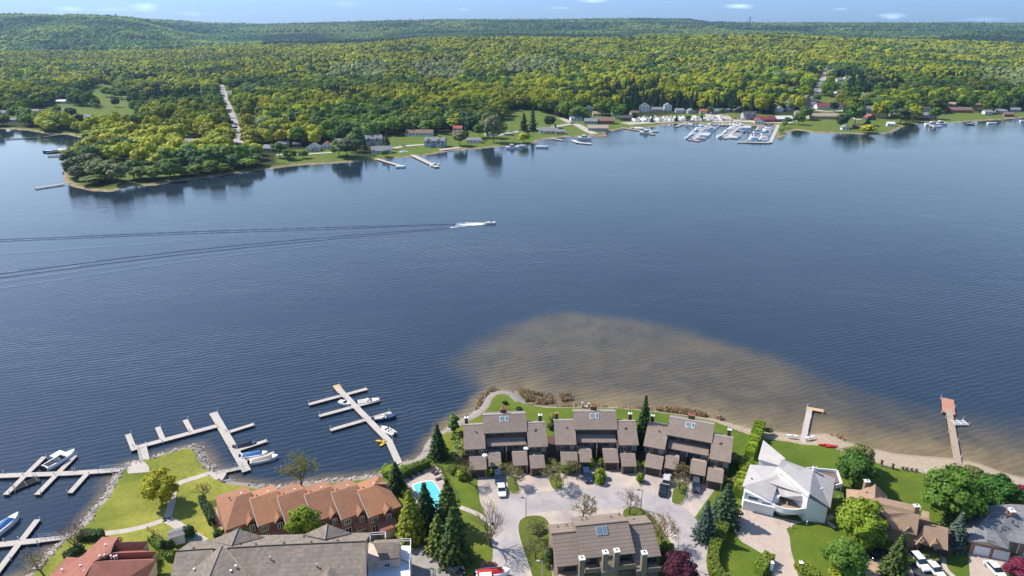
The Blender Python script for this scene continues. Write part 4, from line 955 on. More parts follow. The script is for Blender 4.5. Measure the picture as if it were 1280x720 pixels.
# ---- big taupe hip-roofed residence along the bottom edge
rt = empty('residence_block', (*G(330, 715, 1), 1), 'large apartment residence with taupe hip roofs and white terraces', 'apartment building')
ZR = 13.0
roofs(rt, [[(220, 689, ZR), (267, 685.7, ZR), (250, 770, 9.5), (203, 770, 9.5)],
           [(221, 688.9, ZR), (238, 677, 12.0), (300, 674, 12.0), (300, 684, ZR)],
           [(285, 685, ZR), (340, 681.7, ZR), (456.7, 676.7, ZR), (460, 765, 8.6), (300, 768, 8.6)],
           [(272, 686, ZR), (300, 669.5, 11.6), (379, 667.8, 11.6), (464, 665.5, 11.6), (457, 676.6, ZR), (340, 681.6, ZR)],
           [(297.4, 661, 13.8), (262, 676, 12.1), (289, 682, 12.95)], [(297.4, 661, 13.8), (289, 682, 12.95), (331, 671, 12.0)],
           [(297.4, 661, 13.8), (331, 671, 12.0), (300, 668, 11.8)],
           [(409, 655, 13.8), (379, 668.5, 12.0), (406, 674, 12.9)], [(409, 655, 13.8), (406, 674, 12.9), (440, 666.5, 11.9)],
           [(277.7, 680.5, 14.3), (226, 725, 11.3), (258, 728, 12.6)], [(277.7, 680.5, 14.3), (258, 728, 12.6), (318, 728, 11.3)],
           [(412.5, 707, 12.4), (397, 722, 11.2), (405, 735, 11.2)], [(412.5, 707, 12.4), (405, 735, 11.2), (428, 722, 11.2)]], 'roof_taupe', .18)
for a, b in (((220, 689), (267, 685.7)), ((285, 685), (340, 681.7)), ((340, 681.7), (456.7, 676.7))):
    q = MB(); q.tube([G3(*a, ZR+.03), G3(*b, ZR+.03)], .12, 6); q.build('ridge_cap', M['trim'], rt)
for a, b in (((277.7, 680.5, 14.35), (258, 728, 12.65)), ((297.4, 661, 13.85), (289, 682, 13.0)), ((409, 655, 13.85), (406, 674, 12.95)), ((277.7, 680.5, 14.33), (312, 722, 11.6))):
    q = MB(); q.tube([G3(*a), G3(*b)], .1, 6); q.build('ridge_cap', M['ridge'], rt)
walls(rt, [(243, 679, 11.7), (300, 675, 11.7), (375, 670, 11.5), (458, 668, 11.5), (455, 766, 8.3), (210, 766, 8.8)], 8.2, 'stucco')
walls(rt, [(243, 679, 11.7), (300, 675, 11.7), (375, 670, 11.5), (458, 668, 11.5), (455, 690, 11.5), (230, 695, 11.5)], 11.2, 'stucco', z0=8.2)
q = MB(); q.prism([G(457, 678, 12.2), G(457, 760, 8), G(452, 760, 8), G(452, 678, 12.2)], 6, 8); q.build('gable_wall', M['siding'], rt)
for px, py, z in ((242, 685.6, 12.9), (300, 680, 12.6), (320, 680.5, 12.8), (355, 679, 12.8), (389, 678, 12.8), (422, 676, 12.8), (380, 671.5, 12)): vent(rt, *G(px, py, z), z, .3, .15, 'trim')
for px, py, z in ((243, 714, 12), (289, 716, 12.2), (295, 710, 12.5), (338, 699, 12.2), (396, 708, 11.6)): vent(rt, *G(px, py, z), z, .35, .5, 'white' if px < 330 else 'metal')
# right wing: small roof, white terrace, frames
roofs(rt, [[(467, 679.5, 8.8), (500, 677.5, 8.8), (499, 697, 7.4), (476, 700, 7.4)], [(467, 679.4, 8.8), (500, 677.4, 8.8), (501, 673.5, 8.1), (468, 675, 8.1)]], 'roof_taupe')
walls(rt, [(461, 676, 7.5), (501, 676, 7.5), (499, 698, 7.3), (459, 701, 7.3)], 7.1, 'stucco')
q = MB(); q.prism([G(456, 700, 5.4), G(499, 697, 5.4), G(512, 705, 5.2), G(515, 745, 5.2), G(455, 745, 5.2)], .9, 5.2); q.build('terrace', M['stucco'], rt)
q = MB(); q.prism([G(456, 701, 5.2), G(499, 698, 5.2), G(511, 706, 5.2), G(513, 744, 5.2), G(456, 744, 5.2)], 5.2, 5.24); q.build('terrace_floor', simple('membrane', (.62, .68, .74), .5, .06, .5), rt)
q = MB(); q.prism([G(500, 677, 6.5), G(513, 677, 6.5), G(514, 703, 5.5), G(500, 697, 5.5)], .9, 5.5); q.build('terrace', M['white'], rt)
def rail(root, pts, z, h=1.0, mat='white', r=.05, posts=1.6, name='railing'):
    q = MB(); P_ = [Vector((*p[:2], z)) for p in pts]
    for a, b in zip(P_[:-1], P_[1:]):
        L_ = (b-a).length; n_ = max(1, int(L_/posts)); d = (b-a)/n_
        for k in range(n_+1): c = a+d*k; q.tube([tuple(c), (c.x, c.y, z+h)], r, 5)
        for zz in (h, h*.55): q.tube([(a.x, a.y, z+zz), (b.x, b.y, z+zz)], r*.8, 5)
    return q.build(name, M[mat], root)
rail(rt, [G(463, 676, 7.6), G(463, 669, 7.6), G(482, 668, 7.6), G(482, 675, 7.6)], 7.1, 1.1, r=.08)
rail(rt, [G(500, 674, 6.5), G(513.5, 674, 6.5), G(513, 703, 5.5)], 5.5, 1.1, r=.08)
rail(rt, [G(512, 705, 5.2), G(514, 744, 5.2)], 5.2, 1.1, r=.07)
q = MB(); gx, gy = G(466, 708, 5.2); q.box(gx-1, gx+1, gy-.7, gy+.7, 5.24, 6.7); q.build('plant_box', M['metal'], rt)
garage_door(rt, G(477, 701, 7.2), G(499, 698.6, 7.2), 1.8, 3.4, 5.4, 6.6, 'stucco'); window(rt, G(477, 701, 7.2), G(499, 698.6, 7.2), .4, 1.5, 5.5, 6.6)
# ---- rust-roofed house at the bottom left corner
rt = empty('rust_roof_house', (*G(130, 715, 1), 1), 'house with rust-red sawtooth roofs at the bottom left shore', 'house')
zt_, zv = 7.6, 6.1
roofs(rt, [[(61, 720, 4.6), (83, 696, 4.6), (97, 697, 4.9), (103, 694.5, 4.9), (127.6, 671, 4.9), (148, 671.5, 6.6), (143, 678, zt_), (138, 691.6, zt_), (117, 702, zt_), (100, 730, zt_), (55, 732, 4.2)],
           [(148, 671.5, 6.6), (153, 672, 6.6), (152, 676, 6.0), (143.5, 678, 6.9)],
           [(143, 678, zt_), (185, 676.5, zt_), (176.6, 688, zv), (130.5, 690, zv)], [(131, 690, zv), (176.6, 688, zv), (195, 689.3, zt_), (138, 691.6, zt_)],
           [(138, 691.7, zt_), (195, 689.4, zt_), (188.5, 698, zv), (128, 700, zv)], [(128, 700, zv), (188.5, 698, zv), (195, 699.7, zt_), (117, 702, zt_)],
           [(117, 702.1, zt_), (195, 699.8, zt_), (184, 722, 5.4), (150, 728, 5.4)], [(117, 702.2, zt_), (150, 728, 5.4), (140, 745, 5.4), (98, 731, 7.4)]], 'roof_rust', .18)
walls(rt, [(66, 722, 4.4), (85, 699, 4.5), (104, 697, 4.8), (129, 674, 4.9), (152, 675, 6), (183, 679, 6.5), (176, 688, 6), (192, 690, 6), (186, 698, 6), (192, 701, 6), (182, 722, 5), (150, 745, 5), (66, 745, 4)], 4.4, 'stucco')
for a, b in (((185, 676.5, zt_), (176.6, 688, zv)), ((195, 689.3, zt_), (188.5, 698, zv)), ((195, 699.7, zt_), (184, 722, 5.4))):
    q = MB(); A_, B_ = G3(*a), G3(*b); q.slab([A_, B_, (B_[0]-.3, B_[1], 4.3), (A_[0]-.3, A_[1], 4.3)], .05); q.build('gable_trim', M['stucco'], rt)
window(rt, G(104, 717, 6.6), G(118, 709, 6.9), 0, 2.0, 6.9, 7.3, name='skylight', pane='glass_blue')
for px, py, z in ((125, 697, 7.4), (131, 696, 7.2), (139, 697, 7.2), (143, 698, 7), (101, 709, 6.6), (78, 714, 5.6), (132, 683, 7), (146, 697, 7)): vent(rt, *G(px, py, z), z, .3, .45, 'white')
# ---- white modern house
rt = empty('white_modern_house', (*G(985, 625, 1), 1), 'white modern house with angular pale roofs and a curved terrace', 'house')
roofs(rt, [[(954, 550, 7.6), (981.7, 573, 7.6), (975, 582, 6.6), (947.5, 574, 6.2)]], 'roof_pale')
walls(rt, [(955, 552.5, 7.2), (980, 573, 7.2), (974, 581, 6.4), (949, 574, 6.0)], 5.9, 'white', zt=[7.2, 7.2, 6.2, 5.8])
roofs(rt, [[(937.5, 580.5, 6.0), (972.5, 583.5, 6.2), (974, 593, 6.9), (955, 600, 6.9), (928, 607.5, 6.0)],
           [(928, 607.6, 6.0), (955, 600.1, 6.9), (971.7, 607.5, 6.3), (965, 627, 4.6)],
           [(974, 593, 7.0), (1011, 618.5, 7.0), (1011, 627.5, 5.4), (976, 620, 5.2), (971.7, 607.5, 6.3), (955, 600, 6.9)],
           [(977.5, 574, 8.6), (972.5, 583.5, 8.3), (1012.5, 617, 8.3), (1014.5, 598, 7.6), (1017, 587.5, 7.0), (1007.5, 585, 7.2)],
           [(1012.5, 617.1, 8.3), (1038, 635, 5.2), (1044, 597.5, 5.2), (1017, 587.6, 7.0), (1014.5, 598, 7.6)]], 'roof_pale', .25)
q = MB(); A_, B_ = G3(972.3, 583.3, 8.25), G3(1012.3, 617.3, 8.25)
q.slab([A_, B_, (B_[0]-.35, B_[1]-.35, 8.25), (A_[0]-.35, A_[1]-.35, 8.25)], .7); q.build('fascia', M['white'], rt)
q = MB(); A_, B_ = G3(974, 592.5, 7.15), G3(1011, 618, 7.15); q.slab([A_, B_, (B_[0]-.3, B_[1]-.3, 7.15), (A_[0]-.3, A_[1]-.3, 7.15)], .5); q.build('fascia', M['white'], rt)
walls(rt, [(974, 585, 8), (1011, 617.5, 8), (1040, 603, 5.4), (1016, 589, 7), (1006, 587, 7), (978, 576, 8)], 7.6, 'white', zt=[7.9, 7.9, 4.9, 6.6, 6.8, 8.1])
walls(rt, [(1011, 619, 7.6), (1035, 633, 5.4), (1041, 601, 5.4), (1016, 596, 7)], 5, 'white', zt=[7.0, 4.9, 4.9, 6.8])
q = MB(); q.slab([G3(976, 588.5, 8.0), G3(1006, 613.5, 8.0), (G(1006, 613.5, 8.0)[0], G(1006, 613.5, 8.0)[1]-.05, 7.2), (G(976, 588.5, 8.0)[0], G(976, 588.5, 8)[1]-.05, 7.2)], .05); q.build('clerestory_glass', M['glass_teal'], rt)
walls(rt, [(939, 582, 5.8), (972, 585, 5.9), (975, 620, 5), (966, 625, 4.6), (930, 608, 5.9)], 4.5, 'white', zt=[5.7, 5.9, 4.9, 4.3, 5.7])
WA, WB = G(930, 608, 5.9), G(966, 625, 4.6)
q = MB(); q.prism([G(928, 636, 1), G(958, 643.5, 1), G(966, 645.5, 1), WB, WA], .9, 3.3); q.build('garage', M['white'], rt)
ga, gb = G(928, 636, 1), G(966, 645.5, 1)
garage_door(rt, ga, gb, .7, 5.4, 1.02, 3.1, 'white')
q = MB(); dx = (gb[0]-ga[0], gb[1]-ga[1]); q.prism([ga, gb, (gb[0]+.2, gb[1]+1), (ga[0]+.2, ga[1]+1)], 3.32, 5.6, zt=[5.6, 4.1, 4.3, 5.7]); q.build('wall', M['white'], rt)
window(rt, ga, gb, .8, 3.0, 3.9, 4.9, mull=0, pane='glass_blue'); window(rt, ga, gb, 3.6, 5.6, 3.5, 4.3, mull=0, pane='glass_blue')
q = MB(); q.prism([(ga[0]-.1, ga[1]-.5), (gb[0]+.1, gb[1]-.5), gb, ga], 3.32, 3.6); q.build('balcony_ledge', M['white'], rt)
# curved terrace with its parapet
arc = smoothpoly([G(966, 630, 4.2), G(972, 632.5, 4.2), G(982, 636, 4.2), (G(995, 637, 4.2)), G(1006, 635, 4.2), G(1015, 631, 4.2)], 2, False)
back = [G(1011, 626, 4.2), G(977, 619, 4.2)]
q = MB(); q.prism(arc+back, 3.0, 3.3); q.build('terrace', M['deckwood'], rt)
q = MB()
for a, b in zip(arc[:-1], arc[1:]): q.hexa([(a[0], a[1]-.14, 2.9), (b[0], b[1]-.14, 2.9), (b[0], b[1]+.1, 2.9), (a[0], a[1]+.1, 2.9)], [(a[0], a[1]-.14, 4.25), (b[0], b[1]-.14, 4.25), (b[0], b[1]+.1, 4.25), (a[0], a[1]+.1, 4.25)])
q.build('terrace_parapet', M['white'], rt)
arc2 = [G(969, 637, 1.5), G(974, 642, 1.3), G(982, 643, 1.3), G(989, 640, 1.5), G(990, 634, 2.5), G(972, 631, 2.5)]
q = MB(); q.prism(smoothpoly(arc2, 1), .9, 2.8); q.build('round_bay', M['white'], rt)
walls(rt, [(1003, 633, 3.2), (1014, 637.5, 2.6), (1031, 645, 1), (1035, 633, 5.4), (1011, 622, 6)], 4.6, 'white')
wa, wb = G(1014, 640, 1), G(1031.5, 645, 1)
window(rt, wa, wb, .3, .9, 1.8, 3.4, pane='glass_teal', mull=0); window(rt, wa, wb, 2.1, 3.0, 1.6, 3.9, pane='glass_teal', mull=0)
dk = [G(1008, 587, 4.3), G(1046, 590, 4.3), G(1052, 606.5, 4.3), G(1043, 609, 4.3), G(1040, 597, 4.3)]
q = MB(); q.prism(dk, 4.0, 4.2); q.build('deck', simple('deck_dark', (.16, .12, .1), .8), rt)
q = MB()
for a, b in zip(dk[:3], dk[1:4]): 
    L_ = math.hypot(b[0]-a[0], b[1]-a[1]); wbox(q, a, b, 0, L_, 3.9, 4.9, -.12, .12)
q.build('deck_parapet', M['white'], rt)
for p in dk[1:4]: q = MB(); q.tube([(p[0], p[1], .9), (p[0], p[1], 3.95)], .12, 6); q.build('post', M['white'], rt)
gx, gy = G(1018.5, 584, 8); chimney(rt, gx, gy, 4, 7.9, .7, .5, 'white', 0)
vent(rt, *G(939.5, 599, 6.3), 6.2, .3, .3, 'trim')
# ---- tan roofed brick house
rt = empty('tan_brick_house', (*G(1120, 665, 1), 1), 'tan-roofed brick house with an arched gable window behind a circular drive', 'house')
roofs(rt, [[(1058, 611, 5.8), (1075, 612.5, 7.2), (1094.5, 605, 8.6), (1093.5, 628, 7.2), (1058, 628, 5.2)], [(1094.6, 605, 8.6), (1109, 620, 6.2), (1108, 631, 6.0), (1093.6, 628, 7.2)],
           [(1079, 625, 8.8), (1150, 640, 8.8), (1146, 669, 5.6), (1093.5, 655, 5.6), (1082, 642, 7.2)], [(1079, 624.9, 8.8), (1150, 639.9, 8.8), (1152, 633, 7.0), (1098, 621, 6.9)],
           [(1105, 638.5, 8.0), (1094, 655, 5.9), (1095, 659, 5.9), (1105, 643, 8.0)], [(1105, 638.5, 8.02), (1105, 643, 8.02), (1116, 661, 5.9), (1117, 655, 6.2)],
           [(1137, 656, 6.9), (1131, 664, 5.8), (1137, 659, 6.9)], [(1137, 656, 6.9), (1137, 659, 6.9), (1143, 667, 5.8)],
           [(1155, 657, 6.6), (1185, 664.6, 6.6), (1185, 688, 4.2), (1142, 676, 4.2), (1150, 666, 5.5)], [(1155, 656.9, 6.6), (1185, 664.5, 6.6), (1186, 660, 5.4), (1156, 653, 5.4)],
           [(1153, 669, 5.7), (1144, 679, 4.2), (1145, 681, 4.2), (1153, 672, 5.7)], [(1153, 669, 5.72), (1153, 672, 5.72), (1162, 682, 4.2), (1161, 679, 4.4)],
           [(1170, 672, 5.9), (1162, 681, 4.3), (1163, 683, 4.3), (1170, 675, 5.9)], [(1170, 672, 5.92), (1170, 675, 5.92), (1178, 686, 4.3), (1178, 682, 4.5)]], 'roof_tan', .18)
walls(rt, [(1060, 612, 5.2), (1094, 611, 5.2), (1107, 622, 5.2), (1104, 640, 5.2), (1060, 629, 5)], 5.0, 'brick_tan')
walls(rt, [(1094, 608, 8), (1106, 621, 6), (1106, 632, 6), (1093, 629, 7)], 5.6, 'brick_tan')
walls(rt, [(1084, 630, 6.5), (1150, 637, 6.5), (1146, 666, 5.4), (1098, 652, 5.4)], 5.3, 'brick_tan')
q = MB(); pa, pb, pc = G3(1150, 641, 8.4), G3(1149, 667, 5.5), G3(1152, 634, 6.8); q.slab([(pa[0]-.3, pa[1], 8.3), (pb[0]-.3, pb[1], 5.2), (pb[0]-.3, pb[1], 1), (pc[0]-.3, pc[1], 1), (pc[0]-.3, pc[1], 6.5)], .02); 
fa, fb = G(1093.5, 676, 1), G(1111, 680, 1)
q = MB(); q.prism([fa, fb, (fb[0]+.3, fb[1]+4), (fa[0]+.3, fa[1]+4)], .9, 5.4); q.build('wall', M['brick_tan'], rt)
q = MB(); gm = ((fa[0]+fb[0])/2, (fa[1]+fb[1])/2); q.slab([(fa[0], fa[1], 5.4), (fb[0], fb[1], 5.4), (gm[0], gm[1]+.05, 7.2)], .01)
q = MB(); q.face([(fa[0], fa[1]+.02, 5.4), (fb[0], fb[1]+.02, 5.4), (gm[0], gm[1]+.05, 7.4)]); q.face([(fa[0]+.1, fa[1]+.3, 5.4), (gm[0]+.1, gm[1]+.35, 7.4), (fb[0]+.1, fb[1]+.3, 5.4)]); q.build('gable_wall', M['brick_tan'], rt)
window(rt, fa, fb, .7, 2.3, 2.2, 4.6, mull=1, frame='trim', pane='glass_blue')
q = MB(); L_ = 1.6
for k in range(9): 
    a0 = math.pi*k/8
wdt = MB(); u_ = ((fb[0]-fa[0])/math.hypot(fb[0]-fa[0], fb[1]-fa[1]), (fb[1]-fa[1])/math.hypot(fb[0]-fa[0], fb[1]-fa[1]))
wdt.face([(fa[0]+u_[0]*(1.5+.8*math.cos(a))+u_[1]*.06, fa[1]+u_[1]*(1.5+.8*math.cos(a))-u_[0]*.06, 4.62+.8*math.sin(a)) for a in [math.pi*k/10 for k in range(11)]]); wdt.build('arch_window', M['glass'], rt)
window(rt, G(1117, 672, 2.6), G(1140, 678, 2.6), .6, 1.5, 3.2, 4.6, frame='trim'); window(rt, G(1117, 672, 2.6), G(1140, 678, 2.6), 2.3, 3.4, 3.2, 4.6, frame='trim')
walls(rt, [(1112, 677, 1.6), (1143, 684.5, 1.6), (1148, 660, 5), (1112, 655, 5)], 4.9, 'brick_tan')
ga, gb = G(1144, 687.5, 1), G(1179, 695, 1)
q = MB(); q.prism([ga, gb, (gb[0]+.9, gb[1]+7.5), (ga[0]+.9, ga[1]+7.5)], .9, 3.9); q.build('garage', M['brick_tan'], rt)
garage_door(rt, ga, gb, .5, 3.1, 1.02, 3.3, 'trim'); garage_door(rt, ga, gb, 3.7, 6.2, 1.02, 3.3, 'trim')
gx, gy = G(1084, 601, 9); chimney(rt, gx, gy, 4, 8.9, .95, .8, 'brick_tan', 0); gx, gy = G(1146, 632, 10); chimney(rt, gx, gy, 4, 9.9, .95, .8, 'brick_tan', 0)
vent(rt, *G(1083.5, 616, 7.4), 7.3, .3, .2, 'trim')
q = MB(); q.prism([G(1153, 637, 3.6), G(1162, 639, 3.6), G(1161, 650, 3.6), G(1152, 652, 3.6)], .9, 3.4); q.build('rear_deck', M['deckwood'], rt)
# ---- grey roofed brick bungalow at the right edge
rt = empty('grey_roof_bungalow', (*G(1245, 680, 1), 1), 'brick bungalow with grey hip roof and two white garage doors', 'house')
roofs(rt, [[(1208, 636, 4.0), (1238, 640, 6.2), (1231.5, 648, 6.4), (1209, 674, 4.1)], [(1208, 636, 4.0), (1229, 632.5, 5.6), (1264, 630, 6.0), (1300, 644, 6.2), (1238, 640, 6.2)],
           [(1238, 640, 6.22), (1300, 644, 6.22), (1330, 690, 3.9), (1259, 676, 4.0), (1231.5, 648, 6.4)],
           [(1231.5, 648, 6.42), (1209, 674, 4.1), (1211, 677, 4.0), (1235, 678, 4.6), (1261, 687, 4.0)], [(1231.5, 648, 6.43), (1261, 687, 4.0), (1262, 676, 4.1)],
           [(1264, 630, 6.0), (1330, 634, 4), (1330, 644, 6.2), (1300, 644, 6.2)]], 'roof_grey', .18)
ga, gb = G(1211, 691, 1), G(1254, 700, 1)
walls(rt, [(1211, 640, 4), (1262, 634, 4.5), (1325, 640, 4), (1325, 685, 3.8), (1262, 676, 3.8), (1212, 672, 4)], 3.6, 'brick_orange')
q = MB(); q.prism([ga, gb, (gb[0]+1.4, gb[1]+7), (ga[0]+1.4, ga[1]+7)], .9, 3.75); q.build('garage', M['brick_orange'], rt)
garage_door(rt, ga, gb, .7, 3.4, 1.02, 3.1, 'white'); garage_door(rt, ga, gb, 4.0, 6.7, 1.02, 3.1, 'white')
q = MB(); L_ = math.hypot(gb[0]-ga[0], gb[1]-ga[1]); n_ = ((gb[1]-ga[1])/L_, -(gb[0]-ga[0])/L_); mid_ = ((ga[0]+gb[0])/2, (ga[1]+gb[1])/2)
q.face([(ga[0]+n_[0]*.1, ga[1]+n_[1]*.1, 3.76), (gb[0]+n_[0]*.1, gb[1]+n_[1]*.1, 3.76), (mid_[0]+n_[0]*.1, mid_[1]+n_[1]*.1, 5.0)]); q.face([(ga[0], ga[1], 3.76), (mid_[0], mid_[1], 5.0), (gb[0], gb[1], 3.76)]); q.build('gable_wall', M['stucco'], rt)
for px in (1261, 1270, 1279): q = MB(); a_ = G(px, 690+(px-1261)*.2, 1); q.box(a_[0]-.1, a_[0]+.1, a_[1]-.1, a_[1]+.1, .9, 3.7); q.build('porch_post', M['white'], rt)
gx, gy = G(1264.6, 637, 7.4); chimney(rt, gx, gy, 4, 7.2, 1.0, 1.3, 'brick_orange', 0)
vent(rt, *G(1266.5, 651.5, 6.2), 6.0, .4, .2, 'trim'); vent(rt, *G(1253.5, 654, 6), 6.0, .3, .35, 'metal'); vent(rt, *G(1224, 642, 5.4), 5.2, .4, .2, 'trim')
# ---- garden shed / small pavilion by the path
rt = empty('garden_pavilion', (*G(222, 675, 1), 1), 'small white and teal pavilion between the path and the big roof', 'pavilion')
gx, gy = G(224, 676, 1); q = MB((gx, gy, 1), R(25)); q.box(-1.5, 1.2, -1.2, 1.2, 0, 2.1); q.build('wall', M['white'], rt)
q = MB((gx, gy, 1), R(25)); q.slab([(-1.7, -1.4, 2.15), (1.4, -1.4, 2.15), (1.4, 0, 2.6), (-1.7, 0, 2.6)], .1); q.slab([(-1.7, .01, 2.6), (1.4, .01, 2.6), (1.4, 1.4, 2.15), (-1.7, 1.4, 2.15)], .1); q.build('roof', M['roof_grey'], rt)
q = MB((gx, gy, 1), R(25)); q.box(1.4, 3.4, -1.0, 1.0, .0, .25); q.build('deck', simple('teal_deck', (.2, .42, .40), .7), rt)
# ---------------------------------------------------------------- paving, kerbs, paths, pool
def pave_mat(name, c, c2, sc=.35, crack=.25):
    t = NT(name); co = t.coord(); n1 = t.noise(co, sc, 5, .65, .3); n2 = t.noise(co, 6, 3, .6)
    col = t.ramp(n1, [(.32, c), (.68, c2)]); col = t.mix(t.maprange(n2, .4, .7, 0, .25), col, tuple(x*.7 for x in c))
    v = t.n('ShaderNodeTexVoronoi'); v.feature = 'DISTANCE_TO_EDGE'; v.inputs['Scale'].default_value = .16; t.link(t.mapping(co), v.inputs['Vector'])
    col = t.mix(t.maprange(v.outputs[0], .0, .012, crack, 0), col, tuple(x*.5 for x in c))
    t.base(col); t.set(Roughness=.9); t.b.inputs['Specular IOR Level'].default_value = .2; t.bump(n2, .2, .02); return t.m
M['pave'] = pave_mat('court_paving', (.31, .275, .26), (.55, .45, .375), .13)
M['drive'] = pave_mat('drive_paving', (.40, .325, .275), (.50, .41, .345), .4)
M['asphalt'] = pave_mat('asphalt', (.045, .045, .05), (.07, .07, .075), .4, .1)
M['lane'] = pave_mat('lane', (.26, .24, .225), (.36, .33, .30), .4)
M['tanbrick'] = pave_mat('tan_pavers', (.36, .25, .17), (.44, .32, .22), .8)
M['path'] = pave_mat('path_concrete', (.40, .36, .31), (.52, .46, .40), .7)
def sheet(name, px, z, mat, smooth=0, th=.35, world=False):
    p = px if world else [G(a, b, 1) for a, b in px]
    if smooth: p = smoothpoly(p, smooth)
    q = MB(); q.prism(p, z-th, z); o = q.build(name, mat); tag(o, kind='structure'); return o
def ribbon(name, px, w, z, mat, n=2, th=.3):
    c = smoothpoly([G(a, b, 1) for a, b in px], n, False); Lp = []; Rp = []
    for i, p in enumerate(c):
        a = c[max(i-1, 0)]; b = c[min(i+1, len(c)-1)]; d = math.hypot(b[0]-a[0], b[1]-a[1]); nx, ny = -(b[1]-a[1])/d, (b[0]-a[0])/d
        Lp.append((p[0]+nx*w/2, p[1]+ny*w/2)); Rp.append((p[0]-nx*w/2, p[1]-ny*w/2))
    q = MB()
    for i in range(len(c)-1):
        q.hexa([(*Lp[i], z-th), (*Rp[i], z-th), (*Rp[i+1], z-th), (*Lp[i+1], z-th)], [(*Lp[i], z), (*Rp[i], z), (*Rp[i+1], z), (*Lp[i+1], z)])
    o = q.build(name, mat); tag(o, kind='structure'); return o
court = [(597, 590), (597, 603), (600, 627), (608, 647), (617, 659), (622, 667), (626, 690), (623, 703), (613, 707), (600, 708), (597, 745), (905, 745), (890, 720), (877, 693), (863, 677), (857, 662), (860, 652), (870, 645), (880, 630), (893, 613), (898, 602), (885, 585), (740, 578)]
sheet('court_pavement', court, 1.01, M['pave'])
ribbon('road', [(620, 760), (640, 700), (632, 655), (640, 632), (690, 625), (760, 622), (820, 628), (850, 645), (870, 690), (885, 760)], 6.8, 1.02, pave_mat('road_paving', (.30, .28, .28), (.45, .40, .385), .2))
sheet('parking_pavement', [(514, 688), (531, 682), (541, 680), (560, 700), (577, 722), (590, 750), (514, 750)], 1.012, M['lane'])
sheet('lane', [(385, 680), (440, 665), (505, 645), (509, 652), (490, 665), (470, 672), (400, 700)], 1.014, M['lane'])
sheet('townhouse_forecourt', [(272, 622), (292, 640), (302, 664), (330, 676), (300, 690), (268, 650)], 1.016, M['tanbrick'])
sheet('driveway', [(926, 636), (960, 644), (1000, 652), (1040, 643), (1044, 648), (1030, 652), (1010, 650), (991, 656), (983, 661), (987, 671), (989, 689), (996, 712), (1005, 750), (960, 750), (966, 715), (964, 702), (957, 695), (946, 688), (927, 677), (918, 665)], 1.012, M['drive'])
sheet('circular_drive', [(1071, 684), (1104, 683), (1140, 691), (1178, 697), (1181, 714), (1190, 750), (1080, 750), (1072, 718), (1064, 703)], 1.012, M['asphalt'])
sheet('driveway', [(1210, 690), (1255, 699), (1256, 750), (1215, 750)], 1.012, M['drive'])
sheet('walkway', [(1254, 700), (1266, 697), (1285, 688), (1285, 700), (1272, 708), (1256, 706)], 1.014, M['path'])
ribbon('drive_edging', [(1179, 697), (1180, 708), (1186, 716), (1196, 724)], .9, 1.08, M['path'])
ribbon('drive_edging', [(1064, 703), (1070, 716), (1080, 730)], .5, 1.1, M['path'])
def raised(px, z=1.14, smooth=2, mat=None, label=None):
    p = smoothpoly([G(a, b, 1) for a, b in px], smooth)
    cx = sum(a for a, b in p)/len(p); cy = sum(b for a, b in p)/len(p)
    q = MB(); q.prism(p, .8, z); o = q.build('kerb', M['concrete']); tag(o, kind='structure')
    # inner turf sits inside the kerb line
    P_ = []
    for i, a in enumerate(p):
        u = p[i-1]; v = p[(i+1) % len(p)]; d = math.hypot(v[0]-u[0], v[1]-u[1])+1e-9; n_ = (-(v[1]-u[1])/d, (v[0]-u[0])/d)
        if (cx-a[0])*n_[0]+(cy-a[1])*n_[1] < 0: n_ = (-n_[0], -n_[1])
        P_.append((a[0]+n_[0]*.16, a[1]+n_[1]*.16))
    q = MB(); q.prism(P_, .8, z+.02); o = q.build('island_turf', mat or M['turf']); tag(o, kind='structure')
t = NT('turf'); co = t.coord(); n1 = t.noise(co, .5, 4, .6); n2 = t.noise(co, 3, 5, .7)
g = t.ramp(n1, [(.3, (.09, .115, .018)), (.7, (.14, .165, .028))]); g = t.mix(t.maprange(n2, .4, .68, 0, .75), g, (.06, .085, .02)); t.base(g); t.set(Roughness=.95); t.bump(n2, .6, .1); M['turf'] = t.m
t.b.inputs['Specular IOR Level'].default_value = .15
raised([(632, 595), (645, 594), (648, 604), (651, 615), (645, 618.5), (635, 617)])
raised([(684, 595), (703, 594), (705, 610), (697, 614), (688, 610)])
raised([(740, 591), (757, 591), (758, 606), (749, 608.5), (741, 606)])
raised([(797, 594), (804, 594), (804, 608), (797, 608)])
raised([(843, 602), (860, 602), (860, 614), (854, 632), (841, 631), (838, 625)])
raised([(673, 644), (684, 648), (690, 662), (686, 690), (696, 745), (672, 745), (658, 700), (647, 668), (647, 652), (657, 645)])
raised([(776, 638), (793, 631), (815, 643), (833, 668), (847, 692), (858, 745), (826, 745), (822, 690), (806, 655), (780, 652)])
raised([(720, 645), (735, 644), (738, 652), (720, 654)], 1.1)
raised([(1083, 705), (1088, 698), (1105, 695.5), (1129, 700), (1143, 716), (1147, 750), (1085, 750), (1081, 715)], 1.1, 1, M['tanbrick'])
t = M['mulch'] = simple('mulch', (.10, .065, .045), .95, .3, 3)
raised([(1103, 707), (1113, 702), (1127, 706), (1132, 720), (1120, 735), (1102, 725)], 1.2, 1, M['mulch'])
for p, w in (([(97, 669), (133, 667), (167, 662), (197, 653), (208, 649)], 1.5), ([(208, 649), (214, 633), (216, 612), (224, 603), (245, 597), (266, 590)], 1.6), ([(208, 649), (220, 655), (232, 664), (256, 677)], 2.0), ([(575, 634), (592, 640), (606, 648), (616, 657)], 1.2),
             ([(1034, 652), (1044, 660)], .8)): ribbon('path', p, w, 1.02, M['path'])
sheet('landing_pavement', [(160, 592), (187, 590), (186, 583), (180, 577), (168, 576), (158, 584)], 1.03, M['path'])
